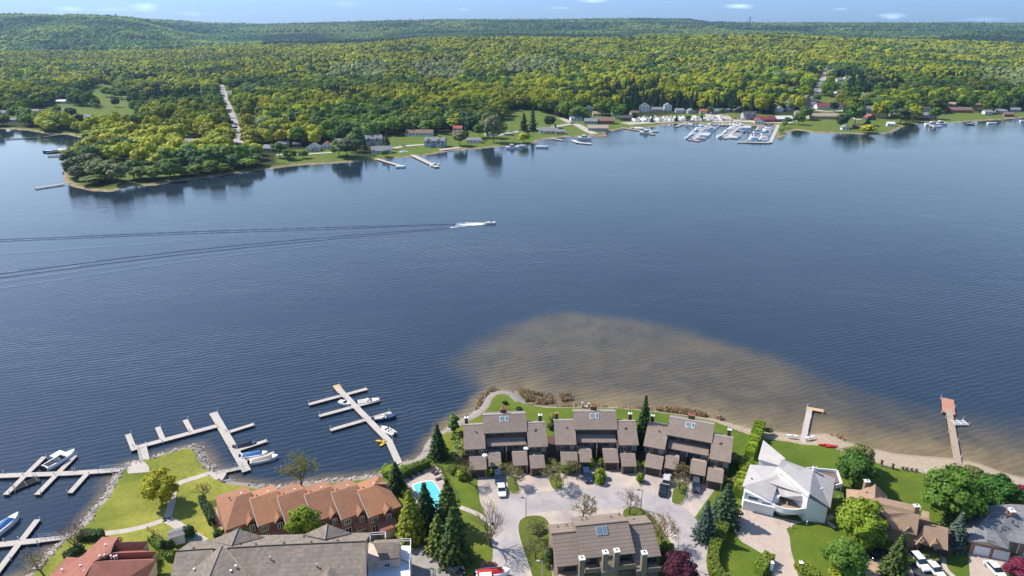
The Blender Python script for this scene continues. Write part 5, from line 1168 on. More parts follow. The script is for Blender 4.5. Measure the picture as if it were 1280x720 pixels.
sheet('landing_pavement', [(262, 592), (280, 587), (283, 592), (278, 600), (266, 599)], 1.03, M['path'])
# mulch beds between the condos
for p in ([(786, 540), (808, 540), (812, 566), (806, 580), (797, 580), (790, 566)], [(684, 545), (694, 545), (696, 575), (686, 575)], [(655, 585), (700, 585), (700, 592), (655, 592)]): sheet('planting_bed', p, 1.02, M['mulch'])
# ---- swimming pool
rt = empty('swimming_pool', (*G(535, 620, 1), 1), 'turquoise swimming pool set in a pale paved deck among conifers', 'pool')
dk = [G(*p, 1) for p in [(504, 600), (512, 592), (524, 586), (543, 582), (551, 588), (554, 597), (563, 613), (566, 630), (550, 650), (535, 642), (520, 630), (507, 615)]]
pool = smoothpoly([G(*p, 1) for p in [(515, 610), (516, 605), (539, 600), (544, 604), (553, 618), (558, 634), (548, 643), (532, 628), (524, 620)]], 1)
q = MB(); q.prism(dk, .7, 1.1); q.build('deck', M['drive'], rt)
q = MB(); q.prism(pool, .8, 1.16); q.build('coping', M['white'], rt)
t = NT('pool_water'); n1 = t.noise(t.coord(), .8, 3, .6, 1); t.base(t.ramp(n1, [(.3, (.09, .46, .47)), (.7, (.16, .58, .58))])); t.set(Roughness=.05, IOR=1.33); t.bump(t.noise(t.coord(), 2.2, 3, .6), .15, .1); M['pool'] = t.m
cx = sum(p[0] for p in pool)/len(pool); cy = sum(p[1] for p in pool)/len(pool)
q = MB(); q.prism([(cx+(p[0]-cx)*.93, cy+(p[1]-cy)*.93) for p in pool], .8, 1.18); q.build('pool_water', M['pool'], rt)
def seg_posts(q, pts, h, z, step=2.0, r=.05, rails=(1.0, .15)):
    for a, b in zip(pts[:-1], pts[1:]):
        L_ = math.hypot(b[0]-a[0], b[1]-a[1]); n_ = max(1, int(L_/step))
        for k in range(n_+1): x = a[0]+(b[0]-a[0])*k/n_; y = a[1]+(b[1]-a[1])*k/n_; q.tube([(x, y, z-.2), (x, y, z+h)], r, 5)
        for f in rails: q.tube([(*a, z+h*f), (*b, z+h*f)], r*.8, 4)
def fence(px, h, mat, label, world=False, step=2.0, boards=0):
    pts = [G(a, b, 1) for a, b in px]; rt = empty('fence', (*pts[0], 1), label, 'fence')
    for a, b in zip(pts[:-1], pts[1:]):
        L_ = math.hypot(b[0]-a[0], b[1]-a[1]); n_ = max(1, int(L_/step))
        for k in range(n_): x = a[0]+(b[0]-a[0])*k/n_; y = a[1]+(b[1]-a[1])*k/n_; q = MB(); q.tube([(x, y, .8), (x, y, 1+h+.05)], .06, 5); q.build('post', M[mat], rt)
        q = MB()
        if boards: wbox(q, a, b, 0, L_, 1.1, 1+h, -.03, .03)
        else:
            for f in (1, .08): q.tube([(*a, 1+h*f), (*b, 1+h*f)], .035, 4)
            for k in range(int(L_/.25)): f = k*.25/L_; q.tube([(a[0]+(b[0]-a[0])*f, a[1]+(b[1]-a[1])*f, 1.08), (a[0]+(b[0]-a[0])*f, a[1]+(b[1]-a[1])*f, 1+h)], .015, 3, False)
        q.build('panel', M[mat], rt)
    return rt
fence([(524, 585), (545, 581), (553, 588), (557, 598), (566, 614), (570, 630)], 1.3, 'trim', 'dark metal fence curving round the pool deck')
fence([(250, 628), (258, 645), (268, 664), (272, 672)], 1.4, 'trim', 'dark boundary fence left of the brick townhouses', boards=1)
fence([(185, 663), (200, 672), (214, 688), (220, 700)], 1.0, 'trim', 'low dark fence between the rust roof and the pavilion')
# pool chairs
pc = None
def lounger(px, py, rz):
    x, y = G(px, py, 1.1); r = empty('pool_lounger', (x, y, 1.1), 'dark sun lounger on the paved pool deck', 'lounger', 'sun loungers on the pool deck', rz)
    q = MB((x, y, 1.1), rz); q.box(-.3, .3, -.9, .4, .28, .36); 
    for a in (-.26, .2):
        for b_ in (-.85, .3): q.box(a, a+.06, b_, b_+.06, 0, .28)
    q.build('seat', M['trim'], r); q = MB((x, y, 1.1), rz); q.slab([(-.3, .4, .36), (.3, .4, .36), (.3, .95, .85), (-.3, .95, .85)], .07); q.build('backrest', M['trim'], r)
for a in ((513, 597, .5), (519, 593, .6), (527, 590, .3), (541, 589, -.4), (546, 592, -.8), (549, 599, -1.1)): lounger(*a)
# ---------------------------------------------------------------- near plants
NV = {'leafy': [me_from('crown', *leafy(200+i, 9, 8.4, 3600, .42, .16, 34, jit=.34, lop=1), M['leaf']) for i in range(3)],
      'spruce': [me_from('crown', *conif(220+i, 12, 5.6, 3800, .42, .03, 20, .28), M['leaf']) for i in range(2)],
      'pine': [me_from('crown', *conif(230+i, 11, 6.4, 2600, .5, .12, 10, .05), M['leaf']) for i in range(2)],
      'column': [me_from('crown', *leafy(240, 6, 1.9, 700, .3, .0, 12, shape='ovate', jit=.3), M['leaf'])],
      'shrub': [me_from('shrub', *leafy(250+i, 1.6, 2.2, 420, .26, .0, 9, jit=.35), M['leaf']) for i in range(2)]}
TR = [trunk_mb(9, 8, 300+i) for i in range(2)]
SP = [MB() for _ in range(1)]; SP[0].tube([(0, 0, -.3), (0, 0, 4), (0, 0, 9)], [.24, .18, .05], 7)
mTR = []
for b in TR+SP:
    me = bpy.data.meshes.new('trunk'); me.from_pydata(b.v, [], b.f); me.materials.append(M['bark']); mTR.append(me)
ntree = 0
def tree(px, py, kind, h, w, col, label, cat='tree', group=None, name=None, z=1.0):
    global ntree; ntree += 1
    x, y = G(px, py, z)
    v = NV[kind][ntree % len(NV[kind])]; bh, bw = {'leafy': (9, 8.4), 'spruce': (12, 5.6), 'pine': (11, 6.4), 'column': (6, 1.9), 'shrub': (1.6, 2.2)}[kind]
    if kind == 'shrub' or kind == 'column' and h < 3:
        o = bpy.data.objects.new(name or 'shrub', v); COL.objects.link(o); o.location = (x, y, z); o.scale = (w/bw, w/bw, h/bh); o.rotation_euler.z = random.uniform(0, 6); o.color = (*col, 1)
        return tag(o, label, cat if cat != 'tree' else 'shrub', group)
    rt = empty(name or {'leafy': 'broadleaf_tree', 'spruce': 'spruce_tree', 'pine': 'pine_tree', 'column': 'columnar_cedar'}[kind], (x, y, z), label, cat, group, random.uniform(0, 6))
    t_ = bpy.data.objects.new('trunk', mTR[2 if kind in ('spruce', 'pine', 'column') else ntree % 2]); COL.objects.link(t_); t_.parent = rt
    th_ = 9; t_.scale = (w/8 if kind == 'leafy' else .9, w/8 if kind == 'leafy' else .9, h/th_*(.95 if kind != 'leafy' else 1))
    c = bpy.data.objects.new('crown', v); COL.objects.link(c); c.parent = rt; c.scale = (w/bw, w/bw, h/bh); c.color = (*col, 1)
    return rt
LG, LM, LY, LD, LB, LP = (.21, .29, .022), (.13, .2, .02), (.40, .38, .02), (.045, .09, .025), (.085, .13, .10), (.085, .018, .035)
LO = (.20, .21, .07)
tree(203, 630, 'leafy', 8.2, 7.2, LY, 'yellow-green tree standing alone on the left lawn beside the paths')
tree(382, 672, 'leafy', 7.5, 6.4, LG, 'bright green round tree in front of the middle townhouses')
tree(311, 668, 'leafy', 5.5, 4.6, LG, 'small green tree before the leftmost townhouse')
tree(190, 722, 'leafy', 5, 4.5, LG, 'green tree beside the rust roof at the bottom edge')
tree(568, 545, 'column', 8, 3.4, (.10, .2, .03), 'slender light green tree on the shore point left of the condos', name='slender_tree')
tree(548, 571, 'spruce', 9.2, 5.2, LD, 'dark spruce on the stony shore above the pool')
tree(496, 613, 'spruce', 7.5, 5, LD, 'dark conifer between the townhouses and the pool deck')
tree(515, 675, 'pine', 12, 6.6, (.28, .31, .03), 'tall yellow-green pine left of the pool conifers')
tree(533, 662, 'spruce', 11.5, 6.8, LD, 'tall dark spruce reaching across the pool')
tree(560, 660, 'pine', 12, 6.6, (.10, .145, .028), 'broad dark pine right of the pool')
tree(568, 700, 'spruce', 12.5, 7.6, (.075, .125, .025), 'tallest spruce above the parked pickup truck')
tree(548, 690, 'pine', 9, 5.5, (.18, .22, .04), 'yellowish young pine left of the tallest spruce')
tree(803, 557, 'spruce', 14, 5.2, (.04, .09, .02), 'tall dark spruce standing between two lakeside condos')
tree(880, 673, 'spruce', 9.2, 5, LB, 'blue-green spruce at the corner of the court drive')
tree(905, 652, 'pine', 9.5, 6.8, (.075, .13, .055), 'broad green spruce right of the blue one, near the hedge')
tree(847, 728, 'leafy', 6, 6.6, LP, 'dark purple-leaved tree at the bottom edge by the ribbed condo')
tree(687, 712, 'column', 6.5, 1.9, LD, 'left one of two dark columnar cedars by the ribbed condo'); tree(693.5, 712, 'column', 6.2, 1.8, LD, 'right one of two dark columnar cedars by the ribbed condo')
tree(1187, 650, 'leafy', 12.5, 12.6, (.10, .19, .02), 'largest broad green tree, between the brick houses and beach')
tree(1240, 634, 'leafy', 8, 8.4, (.06, .15, .022), 'dark green rounded tree behind the grey bungalow')
tree(1066, 609, 'leafy', 9, 7.2, (.075, .16, .022), 'mid green tree on the lawn right of the white house')
tree(1068, 590, 'leafy', 7, 7.5, LO, 'olive thinly leaved tree at the lawn edge behind the green one')
tree(1192, 660, 'spruce', 10.5, 5.6, (.10, .14, .03), 'olive-green spruce in front of the largest tree')
tree(1192, 683, 'spruce', 8.2, 5, (.12, .17, .13), 'pale blue spruce beside the grey bungalow')
tree(1070, 680, 'leafy', 10, 9.2, LG, 'bright green tree left of the tan brick house')
tree(1052, 716, 'leafy', 7.5, 7, (.13, .24, .03), 'lower bright green tree at the bottom edge by the dark drive')
tree(1117, 719, 'spruce', 9.8, 5.6, (.09, .135, .03), 'spruce in the round bed of the circular drive')
tree(1281, 632, 'leafy', 5.5, 4.6, (.20, .025, .05), 'crimson tree at the right edge behind the bungalow')
tree(1273, 722, 'leafy', 4.2, 5.2, (.20, .025, .06), 'crimson bush tree at the bottom right corner')
tree(1212, 602, 'leafy', 4.2, 4, LO, 'olive shrub tree between the largest tree and the beach')
# shrubs
SH = [(578, 597, 2.0, 3.2, LG, 'round green shrub on the lawn left of the first condo'), (580, 560, 2.2, 5, (.18, .23, .05), 'pale spreading shrub below the slender tree'),
 (573, 571, 1.6, 4, (.22, .25, .06), 'pale yellow shrub on the slope by the point'), (566, 590, 1.8, 3, LM, 'green shrub beside the fence path end'), (571, 551, 2.2, 3.5, LM, 'green shrub behind the slender tree'),
 (750, 597, 2.6, 2.6, LG, 'bright green bush at the back of the third island'), (749, 604, 2.4, 2.2, LG, 'bright green bush at the front of the third island'), (800, 602, 2.4, 1.9, LG, 'lone pointed bush on the smallest island'),
 (740, 586, 2.6, 1.9, LM, 'left dark bush before the middle condo entrance'), (752, 584, 2.6, 1.9, LM, 'right dark bush before the middle condo entrance'), (797, 588, 2.4, 2.0, LM, 'dark bush at the right garage of the middle condo'),
 (806, 587, 2.4, 1.9, LM, 'dark bush at the left garage of the angled condo'), (859, 594, 2.6, 2.0, LM, 'dark bush before the angled condo entrance'), (922, 606, 2.2, 3, LO, 'olive shrub near the top of the hedge, right of the condo'),
 (918, 580, 2.6, 3.6, LO, 'olive shrub on the lawn right of the angled condo'), (672, 664, 1.4, 3.2, LM, 'low dark shrub under the left bare tree of the drive'), (833, 690, 2.2, 3, LM, 'green shrub behind the purple tree'), (837, 703, 2.0, 2.8, LD, 'dark shrub behind the purple tree'),
 (691, 527, 1.8, 2.4, LM, 'shrub between the first two condos on the lake side'), (689, 536, 1.6, 2.2, LD, 'dark shrub in the gap between the first two condos'), (690, 522, 1.2, 1.4, (.4, .4, .03), 'small yellow shrub between the first two condos'), (577, 543, 1.2, 1.2, (.4, .4, .03), 'small yellow shrub beside the first condo'),
 (1135, 704, 1.6, 2.2, LG, 'round bush at the wall of the tan house'), (1101, 683, 1.5, 3.5, LM, 'green bush under the arched gable window'), (1110, 685, 1.3, 2.5, LM, 'green bush right of the arched gable window'), (1163, 696, 1.0, 4, LO, 'yellow-green low bush before the tan house garage'), (1268, 687, 1.5, 2.2, LG, 'green bush at the bungalow porch'), (1205, 684, 1.6, 2.4, LM, 'green bush left of the bungalow garage'),
 (1257, 627, 1.6, 2.4, LG, 'green bush behind the grey bungalow roof'), (1222, 611, 2.2, 5, LO, 'olive bush at the edge of the beach'), (1178, 600, 2.0, 4, LO, 'olive bush above the beach hut'),
 (237, 672, 3.0, 2.6, LD, 'dark conical bush right of the pavilion'), (207, 690, 3.0, 1.7, LD, 'left dark cone shrub above the rust roof'), (215, 690, 3.0, 1.7, LD, 'right dark cone shrub above the rust roof'), (275, 672, 2.0, 2.4, LD, 'dark round bush on the townhouse forecourt'),
 (961, 540, 1.2, 2.2, LO, 'small shrub at the beach end of the hedge'), (487, 592, 2.0, 4.5, LG, 'green shrub by the last townhouse on the shore'), (505, 590, 1.4, 3, LG, 'low green shrub beside the pool hedge'), (660, 503, .9, 1.6, LD, 'small dark shrub on the point lawn'), (631, 505, 1.0, 1.2, LD, 'dark shrub alone on the point lawn'), (648, 512, .8, 1.8, LD, 'low dark shrub behind the first condo roof'),
 (612, 592, 2.0, 3.2, LM, 'green bush in front of the first condo garages'), (628, 590, 2.4, 3.0, LO, 'olive bush before the first condo entrance'), (672, 588, 2.4, 3.4, LO, 'olive bush before the right garage of the first condo'), (708, 588, 2.2, 4.2, LM, 'wide bush before the left garage of the middle condo'), (842, 590, 2.6, 3.6, LO, 'olive bush before the angled condo'), (905, 603, 1.8, 2.6, LO, 'olive bush before the right garage of the angled condo')]
for px, py, h, w, c, lab in SH: tree(px, py, 'shrub', h, w, c, lab, 'shrub')
# hedges
def hedge(px, w, h, col, label, dens=26, size=.28):
    pts = smoothpoly([G(a, b, 1) for a, b in px], 1, False); q = MB(); C = []; Nn = []; rg = np.random.default_rng(len(px)*17+int(px[0][0]))
    for a, b in zip(pts[:-1], pts[1:]):
        L_ = math.hypot(b[0]-a[0], b[1]-a[1]); wbox(q, a, b, -.2, L_+.2, .9, 1+h-.12, -w/2+.1, w/2-.1)
        u = np.array([(b[0]-a[0])/L_, (b[1]-a[1])/L_]); nn = np.array([u[1], -u[0]]); k = int(L_*(w+2*h)*dens)
        s = rg.uniform(-.1, L_+.1, k); f = rg.uniform(0, w+2*h, k)
        for si, fi in zip(s, f):
            if fi < h: d, z, n3 = w/2, fi, (nn[0], nn[1], .3)
            elif fi < h+w: d, z, n3 = fi-h-w/2, h, (0, 0, 1)
            else: d, z, n3 = -w/2, fi-h-w, (-nn[0], -nn[1], .3)
            lump = 1+.12*math.sin(si*1.7)+.08*math.sin(si*4.1+1)
            C.append((a[0]+u[0]*si+nn[0]*d*lump, a[1]+u[1]*si+nn[1]*d*lump, 1+z*lump)); Nn.append(n3)
    C = np.array(C)+rg.normal(0, .07, (len(C), 3)); V, F_ = quads_mesh(C, np.array(Nn)+rg.normal(0, .35, (len(C), 3)), size, rg=rg)
    V2 = np.array(q.v); allV, allF = merge([(V, F_), (V2, q.f)])
    org = np.array([*pts[0], 1.0]); o = bpy.data.objects.new('hedge', me_from('hedge', allV-org, allF, M['leaf'])); COL.objects.link(o); o.location = org; o.color = (*col, 1)
    return tag(o, label, 'hedge')
hedge([(949, 537), (944, 552), (936, 574)], 2.4, 2.6, (.20, .29, .02), 'tall bright hedge running up to the beach beside the white house')
hedge([(934, 583), (928, 598), (922, 622)], 2.1, 2.6, (.20, .27, .02), 'bright hedge along the garage side of the white house')
hedge([(913, 645), (904, 664), (895, 684), (889, 702), (893, 722), (905, 732)], 1.9, 2.0, (.15, .20, .025), 'long clipped hedge curving down beside the court drive')
hedge([(499, 600), (512, 592), (536, 583)], 1.5, 1.9, (.12, .19, .025), 'clipped hedge along the top of the pool deck')
hedge([(961, 700), (956, 706), (948, 718)], 1.9, 1.8, (.20, .26, .03), 'rounded hedge left of the white house gateway')
hedge([(998, 708), (1004, 716), (1022, 724)], 1.9, 1.6, (.20, .26, .03), 'rounded hedge right of the white house gateway')
hedge([(1041, 716), (1044, 722), (1046, 730)], 1.6, 1.4, (.3, .36, .03), 'yellow hedge at the bottom beside the bright trees')
hedge([(100, 674), (112, 673), (128, 673)], 1.8, 1.6, LD, 'dark hedge behind the rust-roofed house')
hedge([(84, 700), (92, 694), (104, 688)], 1.6, 1.4, LD, 'dark hedge at the shore side of the rust roof')
hedge([(253, 628), (259, 641), (266, 656)], 1.2, 1.8, LD, 'dark hedge in the garden left of the townhouses')
hedge([(190, 676), (201, 686), (214, 700)], 1.4, 1.3, LM, 'green hedge between the rust-roofed house and big residence')
hedge([(1078, 676), (1084, 684), (1092, 690)], 1.2, .9, LM, 'low hedge curving from the tan house to the drive')
hedge([(490, 600), (500, 612), (512, 626)], 1.6, 1.4, LM, 'green hedge between townhouse wall and pool')
# bare and budding trees
M['bud'] = M['leaf']
def bare(px, py, h, w, label, lean=0, buds=220, col=(.22, .19, .10), stems=1, pale=False):
    x, y = G(px, py, 1); rg = random.Random(int(px*7+py)); rt = empty('bare_tree' if buds < 500 else 'budding_tree', (x, y, 1), label, 'tree', None)
    T = MB((x, y, 1)); Bm = MB((x, y, 1)); tips = []
    def grow(p, d, L_, r, lev):
        n_ = 3; pts = [tuple(p)]; rad = [r]
        for k in range(n_):
            d = (d+Vector((rg.uniform(-.16, .16), rg.uniform(-.16, .16), rg.uniform(-.02, .12)))).normalized(); p = p+d*L_/n_; pts.append(tuple(p)); rad.append(r*(1-.4*(k+1)/n_))
        (T if lev == 0 else Bm).tube(pts, rad, 6 if lev < 2 else 3, lev == 0)
        if lev >= 3: tips.extend(pts[1:])
        if lev < 5:
            nb = (5, 3, 3, 3, 2)[lev]
            for k in range(nb):
                a = 6.283*(k+rg.random()*.8)/nb; s = rg.uniform(.55, 1.05)*min(1.5, w/h*1.45)*(1 if lev < 2 else .85)
                nd = (d+Vector((math.cos(a)*s, math.sin(a)*s, rg.uniform(-.1, .2)))).normalized()
                q = Vector(pts[-1]) if k % 2 else Vector(pts[-2])
                grow(q, nd, L_*rg.uniform(.62, .82), max(r*.52, .018), lev+1)
    for s in range(stems): grow(Vector((s*.3, 0, -.2)), Vector((lean+(s-.5)*.3*(stems > 1), 0, 1)).normalized(), h*.3, h*.022/(stems**.3), 0)
    bk = M['bark_pale'] if pale else M['bark']
    T.build('trunk', bk, rt); Bm.build('branches', bk, rt)
    buds = int(buds*1.7)
    if buds:
        tp = np.array([tips[rg.randrange(len(tips))] for _ in range(buds)])+np.random.default_rng(3).normal(0, .14, (buds, 3))
        V, F_ = quads_mesh(tp, np.random.default_rng(4).normal(size=(buds, 3)), .15, rg=np.random.default_rng(5))
        o = bpy.data.objects.new('leaves', me_from('buds', V, F_, M['leaf'])); COL.objects.link(o); o.parent = rt; o.color = (*col, 1)
    return rt
bare(94, 690, 9, 7, 'leafless tree on the shore above the rust roof', buds=150, col=(.2, .15, .09))
bare(57, 722, 8.5, 7, 'leafless tree at the bottom left shore', lean=-.25, buds=400, col=(.3, .25, .1))
bare(256, 625, 6, 4, 'small leafless tree near the landing on the left lawn', buds=60)
bare(377, 608, 12, 15, 'tree with olive buds overhanging the water behind the townhouses', buds=2600, col=(.27, .26, .08))
bare(612, 682, 12.5, 8, 'large bare tree leaning over the court entrance', lean=-.1, stems=2, buds=120, pale=True)
bare(587, 604, 9, 4.5, 'bare tree at the left corner of the first condo', buds=250, col=(.25, .2, .08))
bare(644, 606, 7, 6.5, 'budding tree on the first grass island', buds=700, col=(.26, .24, .07), pale=True)
bare(696, 609, 9, 8, 'budding tree with olive leaves on the second grass island', buds=1100, col=(.26, .25, .07), pale=True)
bare(729, 648, 8.6, 6.5, 'upright budding tree behind the ribbed condo', buds=900, col=(.26, .24, .10))
bare(786, 643, 8, 8.5, 'wide bare tree at the top of the condo lawn strip', buds=300, col=(.3, .22, .16))
bare(826, 682, 9.5, 7.5, 'tan budding tree right of the ribbed condo', buds=1000, col=(.36, .27, .13), pale=True)
bare(674, 674, 6, 5, 'small bare tree in the left strip of the condo drive', buds=300)
bare(670, 700, 6.5, 5, 'lower bare tree in the left strip of the condo drive', buds=200)
bare(849, 612, 6, 5, 'bare tree on the long island before the angled condo', buds=500, col=(.28, .22, .1))
bare(716, 592, 5, 5.5, 'low spreading tree at the middle condo garage', buds=700, col=(.2, .2, .06))
bare(852, 596, 5.5, 6, 'low budding tree before the angled condo garages', buds=500, col=(.24, .2, .08))
# reeds standing in the shallows off the point, and rough grass at the water's edge
t = NT('reeds'); f = t.n('ShaderNodeNewGeometry').outputs['Random Per Island']; t.base(t.ramp(f, [(.2, (.32, .23, .12)), (.8, (.56, .43, .25))])); t.set(Roughness=.9); M['reed'] = t.m
rg = np.random.default_rng(77); V = []; F_ = []
for poly, k in (([(645, 488), (655, 489), (668, 492), (690, 495), (693, 504), (680, 506), (664, 505), (652, 497)], 1700), ([(594, 514), (600, 500), (611, 489), (622, 486), (616, 490), (606, 500), (599, 512)], 900), ([(820, 512), (838, 511), (865, 515), (885, 519), (880, 522), (850, 518), (822, 514)], 1300),
                ([(700, 494), (714, 493), (716, 501), (702, 502)], 350), ([(893, 521), (905, 523), (900, 526)], 120), ([(696, 508), (792, 509), (815, 512), (815, 514), (696, 510)], 450), ([(1040, 543), (1060, 551), (1058, 553), (1040, 545)], 60)):
    pw = np.array([G(*p) for p in poly]); lo, hi = pw.min(0), pw.max(0); c = rg.uniform(lo, hi, (k*3, 2)); c = c[sdf(c[:, 0], c[:, 1], pw) > 0][:k]
    c = c[vnoise(c[:, 0], c[:, 1], 1.6, 5) > -.45]
    for x, y in c:
        h = rg.uniform(.5, 1.3); a = rg.uniform(0, 3.14); w_ = .11; n_ = len(V); dx, dy = math.cos(a)*w_, math.sin(a)*w_; lx, ly = rg.normal(0, .25, 2)
        V += [(x-dx, y-dy, -.2), (x+dx, y+dy, -.2), (x+lx+dx*.6, y+ly+dy*.6, h), (x+lx-dx*.6, y+ly-dy*.6, h)]; F_.append((n_, n_+1, n_+2, n_+3))
o = bpy.data.objects.new('reeds', me_from('reeds', np.array(V), F_, M['reed'])); COL.objects.link(o); tag(o, 'dry tan reeds growing in the shallows along the point', 'reeds', kind='stuff')
# armour stones along the western shores
rg = np.random.default_rng(8); parts = []
def stones(i0, i1, k, wid, s0=.25, s1=.75, zoff=0):
    P_ = [G(*p) for p in near_px[i0:i1]]; out = []
    for a, b in zip(P_[:-1], P_[1:]):
        L_ = math.hypot(b[0]-a[0], b[1]-a[1]); u = ((b[0]-a[0])/L_, (b[1]-a[1])/L_); n_ = (u[1], -u[0])
        for _ in range(int(L_*k)):
            s = rg.uniform(0, L_); d = rg.uniform(-.4, wid); x, y = a[0]+u[0]*s+n_[0]*d, a[1]+u[1]*s+n_[1]*d
            r = rg.uniform(s0, s1)*.5; z = max(0, min(1, d*.42)); parts.append(icos(np.array([x, y, z+r*.2]), np.array([r*rg.uniform(.8, 1.4), r, r*rg.uniform(.5, .8)]), rg, .25, 6, 4))
stones(0, 21, 6.5, 2.6); stones(21, 29, 6.5, 2.4); stones(29, 44, 3.0, 1.6, .2, .5); stones(44, 58, 1.2, .8, .15, .4)
t = NT('shore_rock'); f = t.n('ShaderNodeNewGeometry').outputs['Random Per Island']; c = t.ramp(f, [(.1, (.16, .145, .13)), (.5, (.34, .30, .27)), (.95, (.58, .53, .49))]); t.base(t.mix(t.maprange(t.noise(t.coord(), 4, 3), .4, .7, 0, .4), c, (.14, .12, .1))); t.set(Roughness=.9); M['rock'] = t.m
V, F_ = merge(parts); o = bpy.data.objects.new('shore_stones', me_from('stones', V, F_, M['rock'])); COL.objects.link(o); tag(o, 'pale armour stones heaped along the water edge', 'stones', kind='stuff')
# single boulders
for k, (px, py, s) in enumerate(((541, 679, 1.1), (551, 689, 1.0), (553, 693, .8), (560, 696, .9), (605, 706, 1.1), (612, 707, 1.2), (617, 706, .9), (602, 708, .8), (577, 712, 1.2))):
    x, y = G(px, py, 1); V, F_ = icos(np.array([0, 0, s*.25]), np.array([s*.6, s*.5, s*.45]), rg, .2, 8, 6); o = bpy.data.objects.new('boulder', me_from('boulder', V, F_, M['rock'] if k < 4 or k == 8 else M['pot'])); COL.objects.link(o); o.location = (x, y, 1)
    tag(o, ('grey boulder at the edge of the small parking area by the pines' if k < 4 else 'reddish boulder beside the parked boat with red cover' if k < 8 else 'grey boulder right of the parked pickup truck'), 'boulder', 'grey boulders by the parking' if k < 4 else 'reddish boulders by the court entrance' if k < 8 else None)
# rough grass tufts over the lawns, so that turf has height
# ---------------------------------------------------------------- docks, boats, cars and small things, near shore
M['dock'] = siding('dock_planks', (.42, .38, .34), .3, True, .15); M['dock_new'] = siding('dock_planks_new', (.50, .36, .20), .3, True, .1); M['dock_red'] = simple('dock_red', (.42, .20, .14), .8, .12, 2)
M['float'] = simple('float_dark', (.05, .05, .05), .8, .2, 2); M['pile'] = simple('pile', (.55, .55, .54), .6, .1, 3); M['timber'] = simple('timber', (.34, .27, .2), .85, .2, 3)
def plank(q, a, b, w, z, th=.22):
    L_ = math.hypot(b[0]-a[0], b[1]-a[1]); wbox(q, a, b, 0, L_, z-th, z, -w/2, w/2)
def dock(segs, label, z=.6, mat='dock', piles=True, deckz=.5, posts_every=6.0):
    a0 = G(*segs[0][1][0], .5); rt = empty('dock', (*a0, 0), label, 'dock')
    for i, (nm, px, w) in enumerate(segs):
        w = w*.85
        pts = [G(*p, .5) for p in px]; q = MB(); f = MB(); zz = z-.012*(nm != 'walkway')-.004*i
        for a, b in zip(pts[:-1], pts[1:]):
            plank(q, a, b, w, zz, .16); L_ = math.hypot(b[0]-a[0], b[1]-a[1]); wbox(f, a, b, .1, L_-.1, -.15, zz-.17, -w/2+.12, w/2-.12)
        o = q.build(nm, M[mat if nm != 'platform' else ('dock_new' if mat == 'dock' else 'dock_red')], rt); f.build('float', M['float'], o)
        for a, b in zip(pts[:-1], pts[1:]):
            L_ = math.hypot(b[0]-a[0], b[1]-a[1]); u = ((b[0]-a[0])/L_, (b[1]-a[1])/L_); n_ = (u[1], -u[0])
            if nm == 'gangway':
                r = MB()
                for sg in (-1, 1):
                    e = [(a[0]+n_[0]*sg*w/2, a[1]+n_[1]*sg*w/2), (b[0]+n_[0]*sg*w/2, b[1]+n_[1]*sg*w/2)]; seg_posts(r, e, 1.0, z, 1.5, .045, (1.0, .5))
                r.build('railing', M['pile'], o); continue
            if not piles: continue
            k = max(1, int(L_/posts_every))
            for j in range(k+1):
                s = .3+(L_-.6)*j/k; sg = 1 if j % 2 else -1
                x, y = a[0]+u[0]*s+n_[0]*sg*(w/2+.09), a[1]+u[1]*s+n_[1]*sg*(w/2+.09)
                r = MB(); r.tube([(x, y, -1.5), (x, y, z+.75)], .09, 6); r.build('pile', M['pile'], rt)
    return rt
dock([('walkway', [(-45, 597.5), (0, 595), (90, 591.7), (144, 588)], 2.0), ('finger', [(55.5, 571), (7, 618.5)], 1.5), ('finger', [(94, 569.5), (46, 618.5)], 1.5), ('finger', [(108.5, 592.5), (87, 616.5)], 1.5), ('gangway', [(125, 589.2), (162, 586.5)], 1.6)], 'long floating dock with three fingers at the left edge')
dock([('walkway', [(-45, 687), (0, 681), (52, 675.5)], 1.9), ('finger', [(47, 649.5), (-14, 729)], 1.5), ('gangway', [(48, 676), (84, 671.5)], 1.5)], 'lower left floating dock with one crossing finger')
dock([('walkway', [(165, 561), (273, 532)], 2.0), ('finger', [(160, 543), (168, 563)], 1.6), ('finger', [(197, 534), (203.5, 549)], 1.5), ('finger', [(231.5, 525), (239.5, 540)], 1.5), ('walkway', [(266.5, 516), (308.5, 589)], 2.4),
      ('finger', [(282, 541.5), (318, 530)], 1.5), ('finger', [(296, 563), (334, 550.5)], 1.5), ('finger', [(306, 577), (343, 566)], 1.5), ('gangway', [(177, 558), (182, 579)], 2.4), ('gangway', [(304, 584), (270, 592)], 1.5)], 'large L-shaped floating dock off the left park point')
dock([('walkway', [(423, 486), (486, 551), (499, 580)], 2.0), ('platform', [(420, 481.5), (427, 491)], 2.3), ('finger', [(386, 505.5), (459, 486)], 1.6), ('finger', [(399, 520), (474, 500)], 1.6), ('finger', [(413, 537.5), (489, 515.5)], 1.6)], 'central dock with three crossing fingers and boats')
dock([('walkway', [(1003, 554), (1012, 512)], 1.7), ('platform', [(1008, 510), (1030, 514)], 1.8)], 'short pier with a new tan board platform at its end', posts_every=4)
dock([('walkway', [(1198, 583), (1186, 512)], 1.9), ('platform', [(1186, 517), (1184.5, 498.5)], 3.6)], 'long narrow pier with a red-brown square platform at its end', mat='timber', posts_every=4) and None
